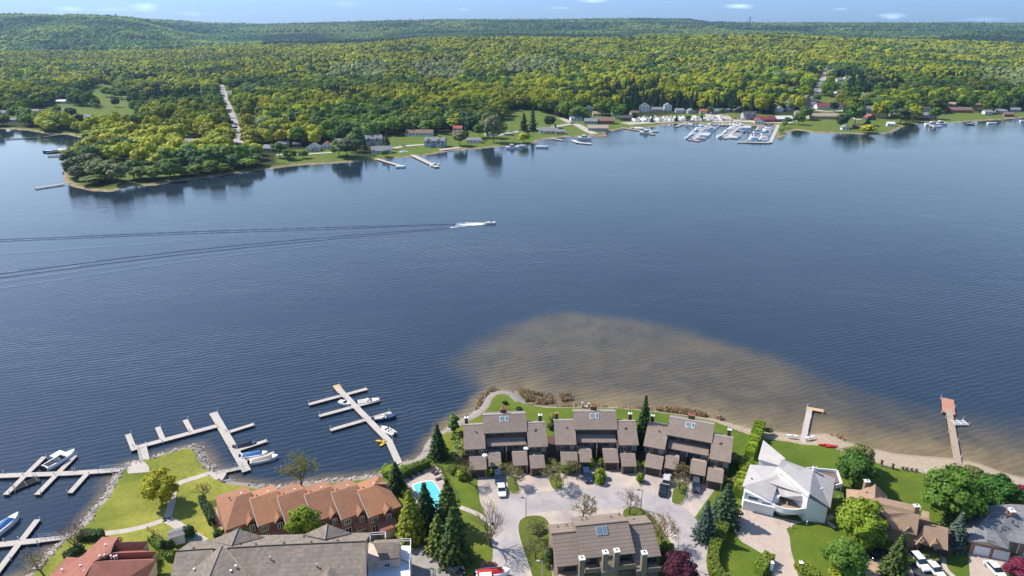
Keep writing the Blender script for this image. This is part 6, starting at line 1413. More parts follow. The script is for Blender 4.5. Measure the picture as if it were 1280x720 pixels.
# boats
M['gel'] = simple('gelcoat', (.80, .80, .80), .25, .04, 1, spec=.5, dirt=.1); M['navy'] = simple('boat_navy', (.03, .06, .14), .3, .1, 1); M['cover_blue'] = simple('cover_blue', (.04, .16, .36), .7, .15, 2); M['cover_dark'] = simple('cover_dark', (.03, .03, .035), .7, .15, 2)
M['cover_tan'] = simple('cover_tan', (.48, .42, .34), .8, .12, 2); M['motor'] = simple('motor_black', (.02, .02, .025), .3, .1, 2); M['red'] = simple('red_paint', (.55, .03, .03), .4, .1, 2); M['yellow'] = simple('yellow_plastic', (.75, .45, .03), .5, .08, 2)
def hull_mesh(q, L_, W, h, z0=-.25, deck=True):
    st = [(-.5, .86, 0), (-.2, 1, 0), (.1, .96, .02), (.3, .72, .08), (.42, .4, .16), (.5, .03, .26)]; rings = []
    for f, wf, r in st:
        w = W/2*wf; rings.append([(-w*.8, z0), (-w, h*.55+r*h*.5), (-w*.96, h+r*h), (w*.96, h+r*h), (w, h*.55+r*h*.5), (w*.8, z0)])
    for (f0, _, _), (f1, _, _), a, b in zip(st[:-1], st[1:], rings[:-1], rings[1:]):
        for i in range(6):
            j = (i+1) % 6
            if i == 2 and not deck: continue
            q.face([(f0*L_, *a[i]), (f1*L_, *b[i]), (f1*L_, *b[j]), (f0*L_, *a[j])])
    q.face([(-.5*L_, *p) for p in rings[0]][::-1])
def boat(px, py, head, L_, W, label, style='open', hullm='gel', coverm='cover_blue', z=0.0, name='motorboat', motors=1, grp=None):
    x, y = G(px, py, .6) if z == 0 else G(px, py, z+.6)
    org = (x, y, z+.05); rz = R(head); rt = empty(name, org, label, 'boat', grp, rz); F = lambda: MB(org, rz); h = .75 if L_ < 7 else 1.1
    q = F(); hull_mesh(q, L_, W, h); q.build('hull', M[hullm], rt)
    if style == 'cover':
        q = F(); q.hexa([(-.46*L_, -W*.4, h+.02), (.3*L_, -W*.36, h+.08), (.3*L_, W*.36, h+.08), (-.46*L_, W*.4, h+.02)], [(-.4*L_, -.1*W, h+.45), (.22*L_, -.1*W, h+.65), (.22*L_, .1*W, h+.65), (-.4*L_, .1*W, h+.45)]); q.build('cover', M[coverm], rt)
    else:
        q = F(); q.box(-.44*L_, .12*L_, -W*.36, W*.36, h+.0, h+.03); q.build('cockpit', M['cover_tan'] if style != 'cabin' else M['motor'], rt)
        q = F(); q.hexa([(.08*L_, -W*.36, h), (.16*L_, -W*.3, h), (.16*L_, W*.3, h), (.08*L_, W*.36, h)], [(.04*L_, -W*.33, h+.5), (.06*L_, -W*.28, h+.5), (.06*L_, W*.28, h+.5), (.04*L_, W*.33, h+.5)]); q.build('windshield', M['glass'], rt)
        for s in (-1, 1):
            q = F(); q.box(-.12*L_, -.02*L_, s*W*.2-.25, s*W*.2+.25, h+.04, h+.4, .04); q.build('seat', M['gel'], rt)
        if style == 'cabin':
            q = F(); q.box(-.2*L_, .14*L_, -W*.34, W*.34, h+1.25, h+1.4); q.build('hardtop', M['gel'], rt)
            for a in (-.18, .1):
                for s in (-1, 1): q = F(); q.tube([(a*L_, s*W*.3, h), (a*L_, s*W*.3, h+1.27)], .05, 5); q.build('post', M['gel'], rt)
            q = F(); q.tube([(.14*L_, -W*.34, h+.45), (.36*L_, -W*.2, h+.65), (.47*L_, 0, h+.8), (.36*L_, W*.2, h+.65), (.14*L_, W*.34, h+.45)], .03, 4); q.build('bow_rail', M['pile'], rt)
    for k in range(motors):
        oy = (k-(motors-1)/2)*.75; q = F(); q.box(-.5*L_-.55, -.5*L_, oy-.2, oy+.2, h*.3, h+.45, .06); q.box(-.5*L_-.4, -.5*L_-.15, oy-.08, oy+.08, -.4, h*.3); q.build('outboard', M['motor'], rt)
    return rt
boat(75, 575, 66, 7.8, 2.8, 'white cabin cruiser with three black outboards at the left dock', 'cabin', motors=3)
boat(2, 660, 78, 8.5, 2.8, 'white boat with blue cover cut by the left edge', 'cover', motors=1)
boat(318, 568, 15, 6.2, 2.3, 'boat under a bright blue cover on the L-shaped dock', 'cover')
boat(330, 573.5, 22, 6.6, 2.3, 'white boat with a pale tan cover beside the blue covered one', 'cover', coverm='cover_tan')
boat(307, 556, 22, 5.2, 1.9, 'dark covered boat on the L-shaped dock', 'cover', 'navy', 'cover_dark')
boat(431, 503.5, -30, 4, 1.7, 'small white dinghy against the central dock', 'open', motors=0, name='dinghy')
boat(461, 501, 15, 6.2, 2.2, 'white speedboat at the upper finger of the central dock', 'open')
boat(481, 521.5, 15, 6.2, 2.2, 'white boat with navy hull at the lower finger of the central dock', 'open', 'navy')
boat(485, 538, 140, 5.2, 2.1, 'white runabout moored near the land end of the central dock', 'open')
boat(616, 715, 8, 6.5, 2.3, 'trailered boat under a red cover at the bottom edge', 'cover', coverm='red', z=1.5, name='trailered_boat')
boat(1262, 612, -28, 5.5, 2.4, 'white and light blue boat lying on the beach', 'cover', coverm='glass_blue', z=1.0, motors=0, name='beached_boat')
# jet ski lift and paddle craft
def lift(px, py, rz, label, dark=True, L_=5.5, W=3):
    x, y = G(px, py, .4); org = (x, y, 0); rz = R(rz); rt = empty('boat_lift', org, label, 'boat lift', None, rz)
    for s in (-.8, 0, .8): q = MB(org, rz); q.tube([(-L_/2, s, .3), (L_/2, s, .3)], .3, 7); q.build('float', M['float' if dark else 'pile'], rt)
    q = MB(org, rz)
    for k in (-.4, 0, .4): q.box(k*L_-.1, k*L_+.1, -W/2, W/2, .58, .68)
    q.build('frame', M['trim' if dark else 'pile'], rt)
    for a in (-.45, .45):
        for s in (-1, 1): q = MB(org, rz); q.tube([(a*L_, s*W/2, -1.2), (a*L_, s*W/2, 1.5)], .05, 5); q.build('post', M['pile'], rt)
lift(32, 605, 48, 'dark floating drive-on lift between the two left fingers', W=2.8); lift(1199, 528.5, 0, 'small metal boat lift beside the long narrow pier', False, 4, 2.6)
def kayak(px, py, rz, mat, label, z=1.0, name='kayak', grp=None):
    x, y = G(px, py, z); org = (x, y, z+.05); q = MB(org, R(rz)); pts = [(-1.7, 0), (-1, -.3), (0, -.38), (1, -.3), (1.7, 0), (1, .3), (0, .38), (-1, .3)]
    q.prism(pts, 0, .3); rt = empty(name, org, label, 'kayak', grp, R(rz)); q.build('hull', M[mat], rt); q = MB(org, R(rz)); q.prism([(-.45, 0), (0, -.22), (.45, 0), (0, .22)], .3, .33); q.build('cockpit', M['motor'], rt)
kayak(1031.5, 557, -8, 'red', 'left red kayak on the beach by the short pier'); kayak(1039.5, 558.6, 5, 'red', 'right red kayak on the beach by the short pier')
kayak(477, 552.5, -10, 'yellow', 'yellow kayak tied under the central dock', 0, 'kayak'); kayak(480, 555, 60, 'yellow', 'second yellow kayak at the central dock corner', 0, 'kayak')
kayak(990, 545.5, -10, 'gel', 'white kayak lying on the beach left of the short pier'); kayak(1012, 547.5, 20, 'gel', 'white kayak lying on the beach right of the short pier')
# moving boat and its wake
bx, by = G(612, 279.5, 0)
boat(613, 278.2, 4, 6.2, 2.3, 'white motorboat speeding across the open lake', 'open', name='speedboat')
M['foam'] = simple('foam', (.85, .87, .88), .9, .04, 2, dirt=0)
rg = np.random.default_rng(5); V = []; F_ = []
for path_, cnt, wid in (([(608, 279.4), (596, 279.9), (584, 280.6), (570, 281.6)], 260, .55), ([(604, 279.6), (592, 281.2), (578, 283.0), (563, 285)], 150, .5), ([(606, 279), (590, 279.1), (572, 279.4)], 90, .35)):
    pw = [G(*p) for p in path_]
    for k in range(cnt):
        f = rg.uniform(0, 1)**1.5*(len(pw)-1.001); i = int(f); f -= i; x = pw[i][0]*(1-f)+pw[i+1][0]*f; y = pw[i][1]*(1-f)+pw[i+1][1]*f+rg.normal(0, wid); sc = 1-(i+f)/len(pw)
        r = rg.uniform(.25, .8)*(.35+sc); c = icos(np.array([x, y, .03]), np.array([r*2.4, r*.4, .1]), rg, .2, 6, 4); n_ = len(V); V += list(c[0]); F_ += [tuple(int(q_)+n_ for q_ in ff) for ff in c[1]]
o = bpy.data.objects.new('foam', me_from('foam', np.array(V), F_, M['foam'])); COL.objects.link(o); tag(o, 'white churned foam trailing behind the speedboat', 'foam', kind='stuff')
# the wake: low ridges of water running back from the boat on both sides
def wake(px, h0, h1, w0, w1):
    c = smoothpoly([G(a, b, 0) for a, b in px], 3, False); n_ = len(c); V = []; F_ = []
    for i, p in enumerate(c):
        f = i/(n_-1); a = c[max(i-1, 0)]; b = c[min(i+1, n_-1)]; d = math.hypot(b[0]-a[0], b[1]-a[1]); nx, ny = -(b[1]-a[1])/d, (b[0]-a[0])/d; w = w0+(w1-w0)*f; h = h0+(h1-h0)*f
        fade = min(1, f*12)*min(1, (1-f)*10+.2)
        for k in range(9): t_ = k/8; V.append((p[0]+nx*w*(t_-.5), p[1]+ny*w*(t_-.5), -.02+h*fade*math.sin(math.pi*t_)**2))
    for i in range(n_-1):
        for k in range(8): a = i*9+k; F_.append((a, a+1, a+10, a+9))
    return V, F_
parts = []
for px in ([(604, 279), (540, 280.5), (400, 284.5), (250, 289), (100, 295.5), (0, 299), (-80, 303)], [(600, 279.5), (540, 282), (400, 287), (250, 291.5), (100, 297.5), (0, 301.5), (-80, 306)],
           [(602, 280.8), (540, 286), (400, 297), (250, 311), (100, 329), (0, 342), (-80, 353)], [(596, 281.5), (540, 288), (400, 300), (250, 315), (100, 333.5), (0, 347), (-80, 359)]):
    v, f = wake(px, .14, .26, 1.6, 4.6); parts.append((np.array(v), np.array(f)))
for px in ([(585, 280), (400, 292), (250, 300), (100, 311), (0, 318), (-80, 324)], [(590, 282), (400, 303.5), (250, 319), (100, 339), (0, 353), (-80, 365)], [(590, 282), (400, 307), (250, 324), (100, 346), (0, 361), (-80, 374)]):
    v, f = wake(px, .05, .08, 3, 7); parts.append((np.array(v), np.array(f)))
V, F_ = merge(parts)
o = bpy.data.objects.new('wake', me_from('wake', V, F_, watermat)); COL.objects.link(o); o.data.polygons.foreach_set('use_smooth', [True]*len(o.data.polygons)); tag(o, 'long paired ripples of the speedboat wake', 'wake', kind='stuff')
# cars
def carpaint(name, c): t = NT(name); t.base(c); t.set(Roughness=.25, Metallic=.3 if max(c) < .5 else .05); t.b.inputs['Coat Weight'].default_value = .6; return t.m
for nm, c in (('white', (.78, .78, .78)), ('black', (.015, .015, .018)), ('navy', (.02, .035, .08)), ('silver', (.5, .5, .5)), ('grey', (.08, .085, .085))): M['car_'+nm] = carpaint('car_'+nm, c)
M['lampglass'] = simple('headlight_glass', (.7, .72, .74), .15, .03, 1); M['taillight'] = simple('taillight', (.4, .01, .01), .3, .05, 1); M['rim'] = simple('rim', (.4, .4, .42), .35, .05, 3, metal=.6)
def car(px, py, head, paint, label, kind='car', z=1.02, glass='glass'):
    x, y = G(px, py, z+.6); org = (x, y, z); rz = R(head); F = lambda: MB(org, rz); suv = kind != 'car'
    rt = empty({'car': 'parked_car', 'suv': 'parked_suv', 'pickup': 'pickup_truck'}[kind], org, label, 'pickup truck' if kind == 'pickup' else 'car', None, rz)
    L_ = 5.6 if kind == 'pickup' else 4.7; W = 1.86; z0 = .32; zb = .98 if suv else .86; zt = 1.72 if suv else 1.42; q = F()
    prof = [(-.5, z0+.12, zb-.12, .90), (-.47, z0, zb, .96), (-.2, z0, zb+.04, 1), (.2, z0, zb+.02, 1), (.38, z0, zb-.08, .97), (.47, z0, zb-.18, .9), (.5, z0+.1, zb-.32, .82)]
    for a, b in zip(prof[:-1], prof[1:]):
        wa, wb = W/2*a[3], W/2*b[3]
        ra = [(-wa, a[1]), (-wa*1.0, (a[1]+a[2])/2), (-wa*.93, a[2]), (wa*.93, a[2]), (wa, (a[1]+a[2])/2), (wa, a[1])]; rb = [(-wb, b[1]), (-wb, (b[1]+b[2])/2), (-wb*.93, b[2]), (wb*.93, b[2]), (wb, (b[1]+b[2])/2), (wb, b[1])]
        for i in range(6): j = (i+1) % 6; q.face([(a[0]*L_, *ra[i]), (b[0]*L_, *rb[i]), (b[0]*L_, *rb[j]), (a[0]*L_, *ra[j])])
    for p, rev in ((prof[0], 1), (prof[-1], 0)):
        w = W/2*p[3]; f = [(p[0]*L_, -w, p[1]), (p[0]*L_, w, p[1]), (p[0]*L_, w*.93, p[2]), (p[0]*L_, -w*.93, p[2])]; q.face(f[::-1] if rev else f)
    q.build('body', M['car_'+paint], rt)
    if kind == 'pickup': c0, c1, c2, c3 = -.06, .0, .16, .26
    else: c0, c1, c2, c3 = (-.47, -.40, .08, .22) if suv else (-.4, -.26, .06, .22)
    q = F(); q.hexa([(c0*L_, -W*.455, zb), (c3*L_, -W*.455, zb), (c3*L_, W*.455, zb), (c0*L_, W*.455, zb)], [(c1*L_, -W*.39, zt-.06), (c2*L_, -W*.39, zt-.06), (c2*L_, W*.39, zt-.06), (c1*L_, W*.39, zt-.06)]); q.build('window', M[glass], rt)
    q = F(); q.box(c1*L_-.05, c2*L_+.03, -W*.4, W*.4, zt-.055, zt, .02); q.build('roof', M['car_'+paint], rt)
    if kind == 'pickup': q = F(); q.box(-.47*L_, -.08*L_, -W*.4, W*.4, zb+.05, zb+.08); q.build('bed_cover', M['motor'], rt)
    for a in (-.32, .32):
        for s in (-1, 1):
            q = F(); yy = s*(W/2-.12); q.tube([(a*L_, yy-.11, .34), (a*L_, yy+.11, .34)], .34, 14); w_ = q.build('wheel', M['dark'], rt); q = F(); q.tube([(a*L_, yy+s*.10, .34), (a*L_, yy+s*.125, .34)], .2, 10); q.build('rim', M['rim'], w_)
    for s in (-1, 1):
        q = F(); q.box(L_*.455, L_*.488, s*W*.33-.2, s*W*.33+.2, zb-.36, zb-.22); q.build('headlight', M['lampglass'], rt)
        q = F(); q.box(-L_*.503, -L_*.47, s*W*.36-.14, s*W*.36+.14, zb-.3, zb-.12); q.build('taillight', M['taillight'], rt)
        q = F(); q.box(.12*L_, .15*L_, s*W*.5-.02*s-.06, s*W*.5+.1*s+.06*(s > 0), zb+.02, zb+.16); q.build('mirror', M['car_'+paint], rt)
    return rt
car(623, 597, -85, 'navy', 'dark blue car parked behind the white one by the first condo', 'suv'); car(627, 612, -84, 'white', 'white car parked in front of the dark blue one'); car(733.5, 594.5, -86, 'navy', 'dark navy car parked before the middle condo', 'suv')
car(833.5, 599, 72, 'silver', 'silver car beside the long island at the angled condo', 'suv'); car(829, 611.5, 72, 'black', 'black car parked in front of the silver one'); car(870, 606.5, -104, 'grey', 'dark grey green car at the right garage of the angled condo', 'suv')
car(565, 711, -36, 'black', 'black pickup truck in the small parking area', 'pickup'); car(612, 724, 5, 'white', 'white vehicle under the red covered boat trailer', 'suv')
car(1150, 702.5, -84, 'white', 'white suv with dark windows on the circular drive', 'suv'); car(1169, 711.5, -82, 'white', 'second white car beside the suv on the drive'); car(1245, 712, -86, 'white', 'white car on the pale drive of the brick bungalow'); car(1099, 692, 20, 'black', 'black car half hidden beside the circular drive spruce')
# lamp posts, pillars, bollards, seats
def lamp(px, py, h, label, mat='trim'):
    x, y = G(px, py, 1); org = (x, y, 1); rt = empty('street_lamp', org, label, 'street lamp'); q = MB(org); q.tube([(0, 0, 0), (0, 0, h)], [.09, .06], 6); q.tube([(0, 0, h-.1), (-.7, 0, h+.05)], .04, 5); q.build('pole', M[mat], rt); q = MB(org); q.box(-1.1, -.5, -.16, .16, h, h+.14, .03); q.build('lamp_head', M[mat], rt)
lamp(657.5, 647, 5.2, 'dark lamp post at the tip of the left drive strip'); lamp(801, 637, 5.2, 'dark lamp post behind the ribbed condo near the bare tree'); lamp(677.5, 727, 5, 'pale lamp post at the bottom left of the ribbed condo', 'pile'); lamp(845, 706, 7, 'tall pale lamp post by the right drive', 'pile')
for px, py, lab in ((963.5, 712, 'left white gate pillar of the white house drive'), (1000, 712, 'right white gate pillar of the white house drive')):
    x, y = G(px, py, 1); org = (x, y, 1); rt = empty('gate_pillar', org, lab, 'gate pillar'); q = MB(org); q.box(-.3, .3, -.3, .3, 0, 1.7); q.build('shaft', M['white'], rt); q = MB(org); q.box(-.38, .38, -.38, .38, 1.7, 1.85); q.build('cap', M['white'], rt)
for px, py in ((989.5, 659.5), (1008, 656), (1019, 653)):
    x, y = G(px, py, 1); q = MB((x, y, 1)); q.tube([(0, 0, 0), (0, 0, .8)], .1, 8); q.tube([(0, 0, .8), (0, 0, .95)], .16, 8); o = q.build('garden_light', M['white']); tag(o, 'short white garden light at the lawn edge before the white house', 'garden light', 'garden lights at the white house lawn')
def chair(px, py, rz, mat, label, grp, z=1.0):
    x, y = G(px, py, z); org = (x, y, z); rt = empty('garden_chair', org, label, 'chair', grp, R(rz)); F = lambda: MB(org, R(rz)); q = F(); q.box(-.32, .32, -.3, .3, .36, .43); q.build('seat', M[mat], rt); q = F(); q.slab([(-.32, .28, .4), (.32, .28, .4), (.32, .55, 1.0), (-.32, .55, 1.0)], .06); q.build('backrest', M[mat], rt)
    for a in (-.28, .24):
        for b in (-.26, .22): q = F(); q.box(a, a+.05, b, b+.05, 0, .36); q.build('leg', M[mat], rt)
for px in (629.5, 633.5): chair(px, 504.5, 170, 'trim', 'dark lawn chair on the point lawn facing the lake', 'dark chairs on the point lawn')
for i, px in enumerate((1127, 1132, 1138, 1144)): chair(px, 586+i*.9, 175, 'timber', 'brown chair in the row at the lawn edge above the beach', 'chairs in a row above the beach')
def post(px, py, h, mat, label, name='post', cat='post', grp=None):
    x, y = G(px, py, 1); q = MB((x, y, 1)); q.box(-.22, .22, -.22, .22, 0, h, .05); q.box(-.3, .3, -.3, .3, h, h+.12); tag(q.build(name, M[mat]), label, cat, grp)
post(1101.5, 582, 1.3, 'trim', 'dark garden torch at the left of the stone terrace', 'garden_torch', 'garden torch'); post(1115.5, 586, 1.2, 'trim', 'dark garden torch at the right of the stone terrace', 'garden_torch', 'garden torch')
fence([(1101, 583), (1115, 586.5)], .5, 'concrete', 'low stone edge between two dark torches above the beach', boards=1)
fence([(1159, 590), (1163, 600), (1170, 606)], .8, 'timber', 'low timber edge of the lawn near the beach hut', boards=1)
# beach hut roof
x, y = G(1169, 594, 2.4); org = (x, y, 1); rt = empty('beach_shelter', org, 'small beach shelter with a pale flat roof by the sand', 'shelter', None, R(-8)); F = lambda: MB(org, R(-8))
q = F(); q.box(-2.2, 2.2, -1.1, 1.1, 1.9, 2.02); q.build('roof', M['trim_pale'], rt)
for a in (-2, 1.9):
    for b in (-1, .9): q = F(); q.box(a, a+.1, b, b+.1, 0, 1.9); q.build('post', M['timber'], rt)
q = F(); q.box(-1.6, 1.6, -.5, .5, .4, .5); q.build('bench', M['timber'], rt)
# bench on white house drive and patio umbrellas on the condo decks
x, y = G(922, 661, 1); org = (x, y, 1.02); rt = empty('bench', org, 'dark bench at the left edge of the white house drive', 'bench', None, R(75)); F = lambda: MB(org, R(75)); q = F(); q.box(-.9, .9, -.25, .25, .4, .46); q.build('seat', M['trim'], rt); q = F(); q.box(-.9, .9, .2, .26, .5, .95); q.build('backrest', M['trim'], rt)
for a in (-.8, .7): q = F(); q.box(a, a+.08, -.22, .22, 0, .4); q.build('leg', M['trim'], rt)
def umbrella(px, py, z, mat, label):
    x, y = G(px, py, z+2); org = (x, y, z); rt = empty('patio_umbrella', org, label, 'umbrella'); q = MB(org); q.tube([(0, 0, 0), (0, 0, 2.1)], .03, 5); q.build('pole', M[mat], rt); q = MB(org)
    for k in range(8): a = 6.283*k/8; b = a+6.283/8; q.face([(0, 0, 2.25), (math.cos(a)*.65, math.sin(a)*.65, 1.95), (math.cos(b)*.65, math.sin(b)*.65, 1.95)]); 
    q.build('canopy', M[mat], rt)
umbrella(606, 568.5, 3.6, 'white', 'white patio umbrella on the leftmost condo deck'); umbrella(657.5, 560, 3.6, 'white', 'white patio umbrella on the third deck of the first condo')
x, y = G(732, 509, 1); q = MB((x, y, 1)); q.box(-1.2, 1.2, -.5, .5, 0, .2); q.box(-1.2, -.6, -.4, .4, .2, 1.5, .08); q.box(.5, 1.1, -.4, .4, .2, 1.3, .08); o = q.build('stone_steps', M['stucco']); tag(o, 'pale stone gateway on the shore behind the middle condo', 'gateway')
x, y = G(594, 577, 1)
# ---------------------------------------------------------------- the far shore: cottages, harbour, roads
fm = {}
def fmat(key, c, rough=.8):
    if key not in fm: fm[key] = simple('far_'+key, c, rough, .1, .4)
    return fm[key]
WALL = {'white': (.72, .72, .70), 'grey': (.42, .42, .42), 'tan': (.42, .34, .25), 'blue': (.36, .40, .46), 'brown': (.20, .13, .09), 'red': (.36, .10, .07), 'dark': (.09, .09, .10), 'yellow': (.6, .5, .25)}
ROOF = {'grey': (.22, .225, .235), 'dark': (.07, .07, .075), 'red': (.34, .10, .07), 'maroon': (.20, .05, .06), 'white': (.66, .66, .66), 'brown': (.20, .13, .10), 'slate': (.20, .215, .235), 'tan': (.36, .29, .22), 'green': (.12, .2, .14)}
nb_ = 0
def house(px, py, w, d, h, wall, roof, label, rot=0, storeys=1, gable='x', chim=False, name='cottage', cat='house', porch=False, far=False):
    """small gabled building standing on the far shore"""
    global nb_; nb_ += 1
    x, y, z = GF(px, py); org = (x, y+d/2, z); rz = R(rot); F = lambda: MB(org, rz)
    rt = empty(name, org, label, cat, None, rz); wm_, rm = fmat('wall_'+wall, WALL[wall]), fmat('roof_'+roof, ROOF[roof])
    H_ = h*storeys; pitch = .42; hw, hd = w/2, d/2; q = F(); rise = (hd if gable == 'x' else hw)*pitch*1.3
    q.box(-hw, hw, -hd, hd, -1.5, H_)
    if gable == 'x':
        q.prism([(-hw, -hd), (-hw+.01, -hd), (-hw+.01, hd), (-hw, hd)], H_, H_)
        for sx in (-hw, hw): q.face([(sx, -hd, H_), (sx, hd, H_), (sx, 0, H_+rise)])
    else:
        for sy in (-hd, hd): q.face([(-hw, sy, H_), (hw, sy, H_), (0, sy, H_+rise)])
    q.build('wall', wm_, rt); q = F(); e = .5; dz = e*pitch*1.3
    if gable == 'x':
        q.slab([(-hw-e, -hd-e, H_-dz+.1), (hw+e, -hd-e, H_-dz+.1), (hw+e, 0, H_+rise+.15), (-hw-e, 0, H_+rise+.15)], .2); q.slab([(-hw-e, .01, H_+rise+.15), (hw+e, .01, H_+rise+.15), (hw+e, hd+e, H_-dz+.1), (-hw-e, hd+e, H_-dz+.1)], .2)
    else:
        q.slab([(-hw-e, -hd-e, H_-dz+.1), (0, -hd-e, H_+rise+.15), (0, hd+e, H_+rise+.15), (-hw-e, hd+e, H_-dz+.1)], .2); q.slab([(.01, -hd-e, H_+rise+.15), (hw+e, -hd-e, H_-dz+.1), (hw+e, hd+e, H_-dz+.1), (.01, hd+e, H_+rise+.15)], .2)
    q.build('roof', rm, rt)
    if storeys == 2 and gable == 'x':
        for gx_ in (-w*.28, w*.22):
            q = F(); q.box(gx_-w*.14, gx_+w*.14, -hd-1.6, -hd+.02, -1, H_-.4); q.face([(gx_-w*.14, -hd-1.6, H_-.4), (gx_+w*.14, -hd-1.6, H_-.4), (gx_, -hd-1.6, H_+w*.1)]); q.build('bay_wall', wm_, rt)
            q = F(); q.slab([(gx_-w*.16, -hd-2, H_-.5), (gx_, -hd-2, H_+w*.1), (gx_, 0, H_+w*.1), (gx_-w*.16, 0, H_-.5)], .2); q.slab([(gx_+.01, -hd-2, H_+w*.1), (gx_+w*.16, -hd-2, H_-.5), (gx_+w*.16, 0, H_-.5), (gx_+.01, 0, H_+w*.1)], .2); q.build('gable_roof', rm, rt)
            q = F(); q.box(gx_-.9, gx_+.9, -hd-1.68, -hd-1.58, h+.6, H_-.6); q.build('window', M['glass'], rt)
    nw = max(2, int(w/3.2))
    for s in range(storeys):
        for k in range(nw):
            cx_ = -hw+(k+.5)*w/nw; q = F(); q.box(cx_-.6, cx_+.6, -hd-.06, -hd+.02, s*h+.9, s*h+2.1); q.build('window' if k or s else 'door', M['glass'], rt)
    q = F(); q.box(hw-.02, hw+.06, -.7, .7, .9, 2.1); q.build('window', M['glass'], rt)
    if chim: q = F(); q.box(hw*.4, hw*.4+.9, -.45, .45, H_+rise*.6, H_+rise+1.1); q.build('chimney', M['brick_red'], rt)
    if porch: q = F(); q.slab([(-hw*.6, -hd-2.4, h*.82), (hw*.6, -hd-2.4, h*.82), (hw*.6, -hd+.05, h*.95), (-hw*.6, -hd+.05, h*.95)], .15); q.build('porch_roof', rm, rt)
    return rt
for px, py, w, d, h, wa, ro, lab, kw in HL: house(px, py, w, d, h, wa, ro, lab+', far shore' if len(lab.split()) < 14 else lab, rot=random.uniform(-14, 14) if w < 24 else -3, **kw)
# big distant store
x, y = 2480*(525-640)/FPX/1.07, 2480.
rt = empty('distant_warehouse', (x, y, 34), 'long white warehouse roof far off beyond the woods', 'warehouse'); q = MB((x, y, 34)); q.box(-26, 26, -9, 9, 0, 24); q.build('wall', fmat('wall_white', WALL['white']), rt); q = MB((x, y, 34)); q.box(-27, 27, -10, 10, 24, 24.6); q.build('roof', fmat('roof_white', ROOF['white']), rt)
# radio mast
Ym = 3000.; vv = (360-33)/FPX; xm = Ym*(936.5-640)/FPX/(cA+vv*sA); zm = float(zfar(xm, Ym)[0]); zt_ = hprof(0, 20, Ym)
rt = empty('radio_mast', (xm, Ym, zm), 'tall lattice radio mast standing on the horizon', 'radio mast'); q = MB((xm, Ym, zm)); Hm = zt_-zm; M['mast'] = simple('mast', (.12, .12, .13), .5, .1, .2)
for a in range(3): c, s = math.cos(2.1*a)*1.1, math.sin(2.1*a)*1.1; q.tube([(c, s, 0), (c*.8, s*.8, Hm)], .28, 5)
k = 0
while k < Hm-4:
    for a in range(3): q.tube([(math.cos(2.1*a)*1.05, math.sin(2.1*a)*1.05, k), (math.cos(2.1*(a+1))*1.05, math.sin(2.1*(a+1))*1.05, k+4)], .14, 4)
    k += 4
q.build('lattice', M['mast'], rt)
for f in (.72, .84, .93): q = MB((xm, Ym, zm)); q.tube([(0, -2, Hm*f), (0, -3.4, Hm*f)], [2.2, 2.4], 10); q.tube([(-2.5, 0, Hm*f-3), (-2.5, 0, Hm*f+3)], .5, 6); q.tube([(2.5, 0, Hm*f-3), (2.5, 0, Hm*f+3)], .5, 6); q.build('antenna', M['mast'], rt)
# roads draped on the ground
def froad(name, px, w, mat, lift=.35, th=.6):
    pts = []
    P_ = [GF(*p) for p in px]; c = smoothpoly([(p[0], p[1]) for p in P_], 2, False); cc = []
    for a, b in zip(c[:-1], c[1:]):
        n_ = max(1, int(math.hypot(b[0]-a[0], b[1]-a[1])/6))
        for k in range(n_): cc.append((a[0]+(b[0]-a[0])*k/n_, a[1]+(b[1]-a[1])*k/n_))
    cc.append(c[-1]); Lp = []; Rp = []
    for i, p in enumerate(cc):
        a = cc[max(i-2, 0)]; b = cc[min(i+2, len(cc)-1)]; d = math.hypot(b[0]-a[0], b[1]-a[1])+1e-9; nx, ny = -(b[1]-a[1])/d, (b[0]-a[0])/d
        Lp.append((p[0]+nx*w/2, p[1]+ny*w/2)); Rp.append((p[0]-nx*w/2, p[1]-ny*w/2))
    Z1 = zfar([p[0] for p in Lp], [p[1] for p in Lp]); Z2 = zfar([p[0] for p in Rp], [p[1] for p in Rp]); zz = np.maximum(Z1, Z2)+lift
    q = MB()
    for i in range(len(cc)-1): q.hexa([(*Lp[i], zz[i]-th), (*Rp[i], zz[i]-th), (*Rp[i+1], zz[i+1]-th), (*Lp[i+1], zz[i+1]-th)], [(*Lp[i], zz[i]), (*Rp[i], zz[i]), (*Rp[i+1], zz[i+1]), (*Lp[i+1], zz[i+1])])
    tag(q.build(name, mat), kind='structure')
M['froad'] = simple('far_road', (.36, .33, .31), .9, .1, .2); M['fgravel'] = simple('far_gravel', (.40, .36, .30), .9, .12, .15)
froad('road', [(276, 106), (280, 120), (289, 145), (300, 180)], 10, M['froad']); froad('road', [(1034, 82), (1028, 100), (1020, 118), (1011, 137)], 11, M['froad']); froad('track', [(282, 116), (306, 114)], 8, M['fgravel'])
froad('road', [(1011, 137), (1003, 147), (980, 155)], 9, M['fgravel']); froad('road', [(1011, 136), (1040, 141), (1066, 136), (1072, 150)], 8, M['fgravel']); froad('road', [(620, 170), (650, 164), (690, 160), (714, 155), (722, 156), (735, 164), (744, 168)], 8, M['fgravel'])
froad('road', [(714, 154), (700, 147)], 7, M['fgravel']); froad('path', [(345, 194), (372, 194), (415, 191)], 6, M['fgravel']); froad('path', [(486, 187), (506, 183), (530, 181)], 7, M['fgravel']); froad('road', [(0, 152), (30, 151), (56, 151)], 7, M['fgravel']); froad('road', [(118, 213), (150, 208), (200, 211), (228, 216)], 9, M['fgravel'])
froad('harbour_pavement', [(782, 155), (830, 151.5), (870, 150.5), (905, 149), (940, 152.5), (985, 153)], 20, M['fgravel'], .25); froad('boat_ramp', [(895, 143), (902, 150), (908, 153)], 26, M['fgravel'], .3); froad('beach', [(550, 187.5), (575, 184.5)], 7, M['fgravel'], .2);
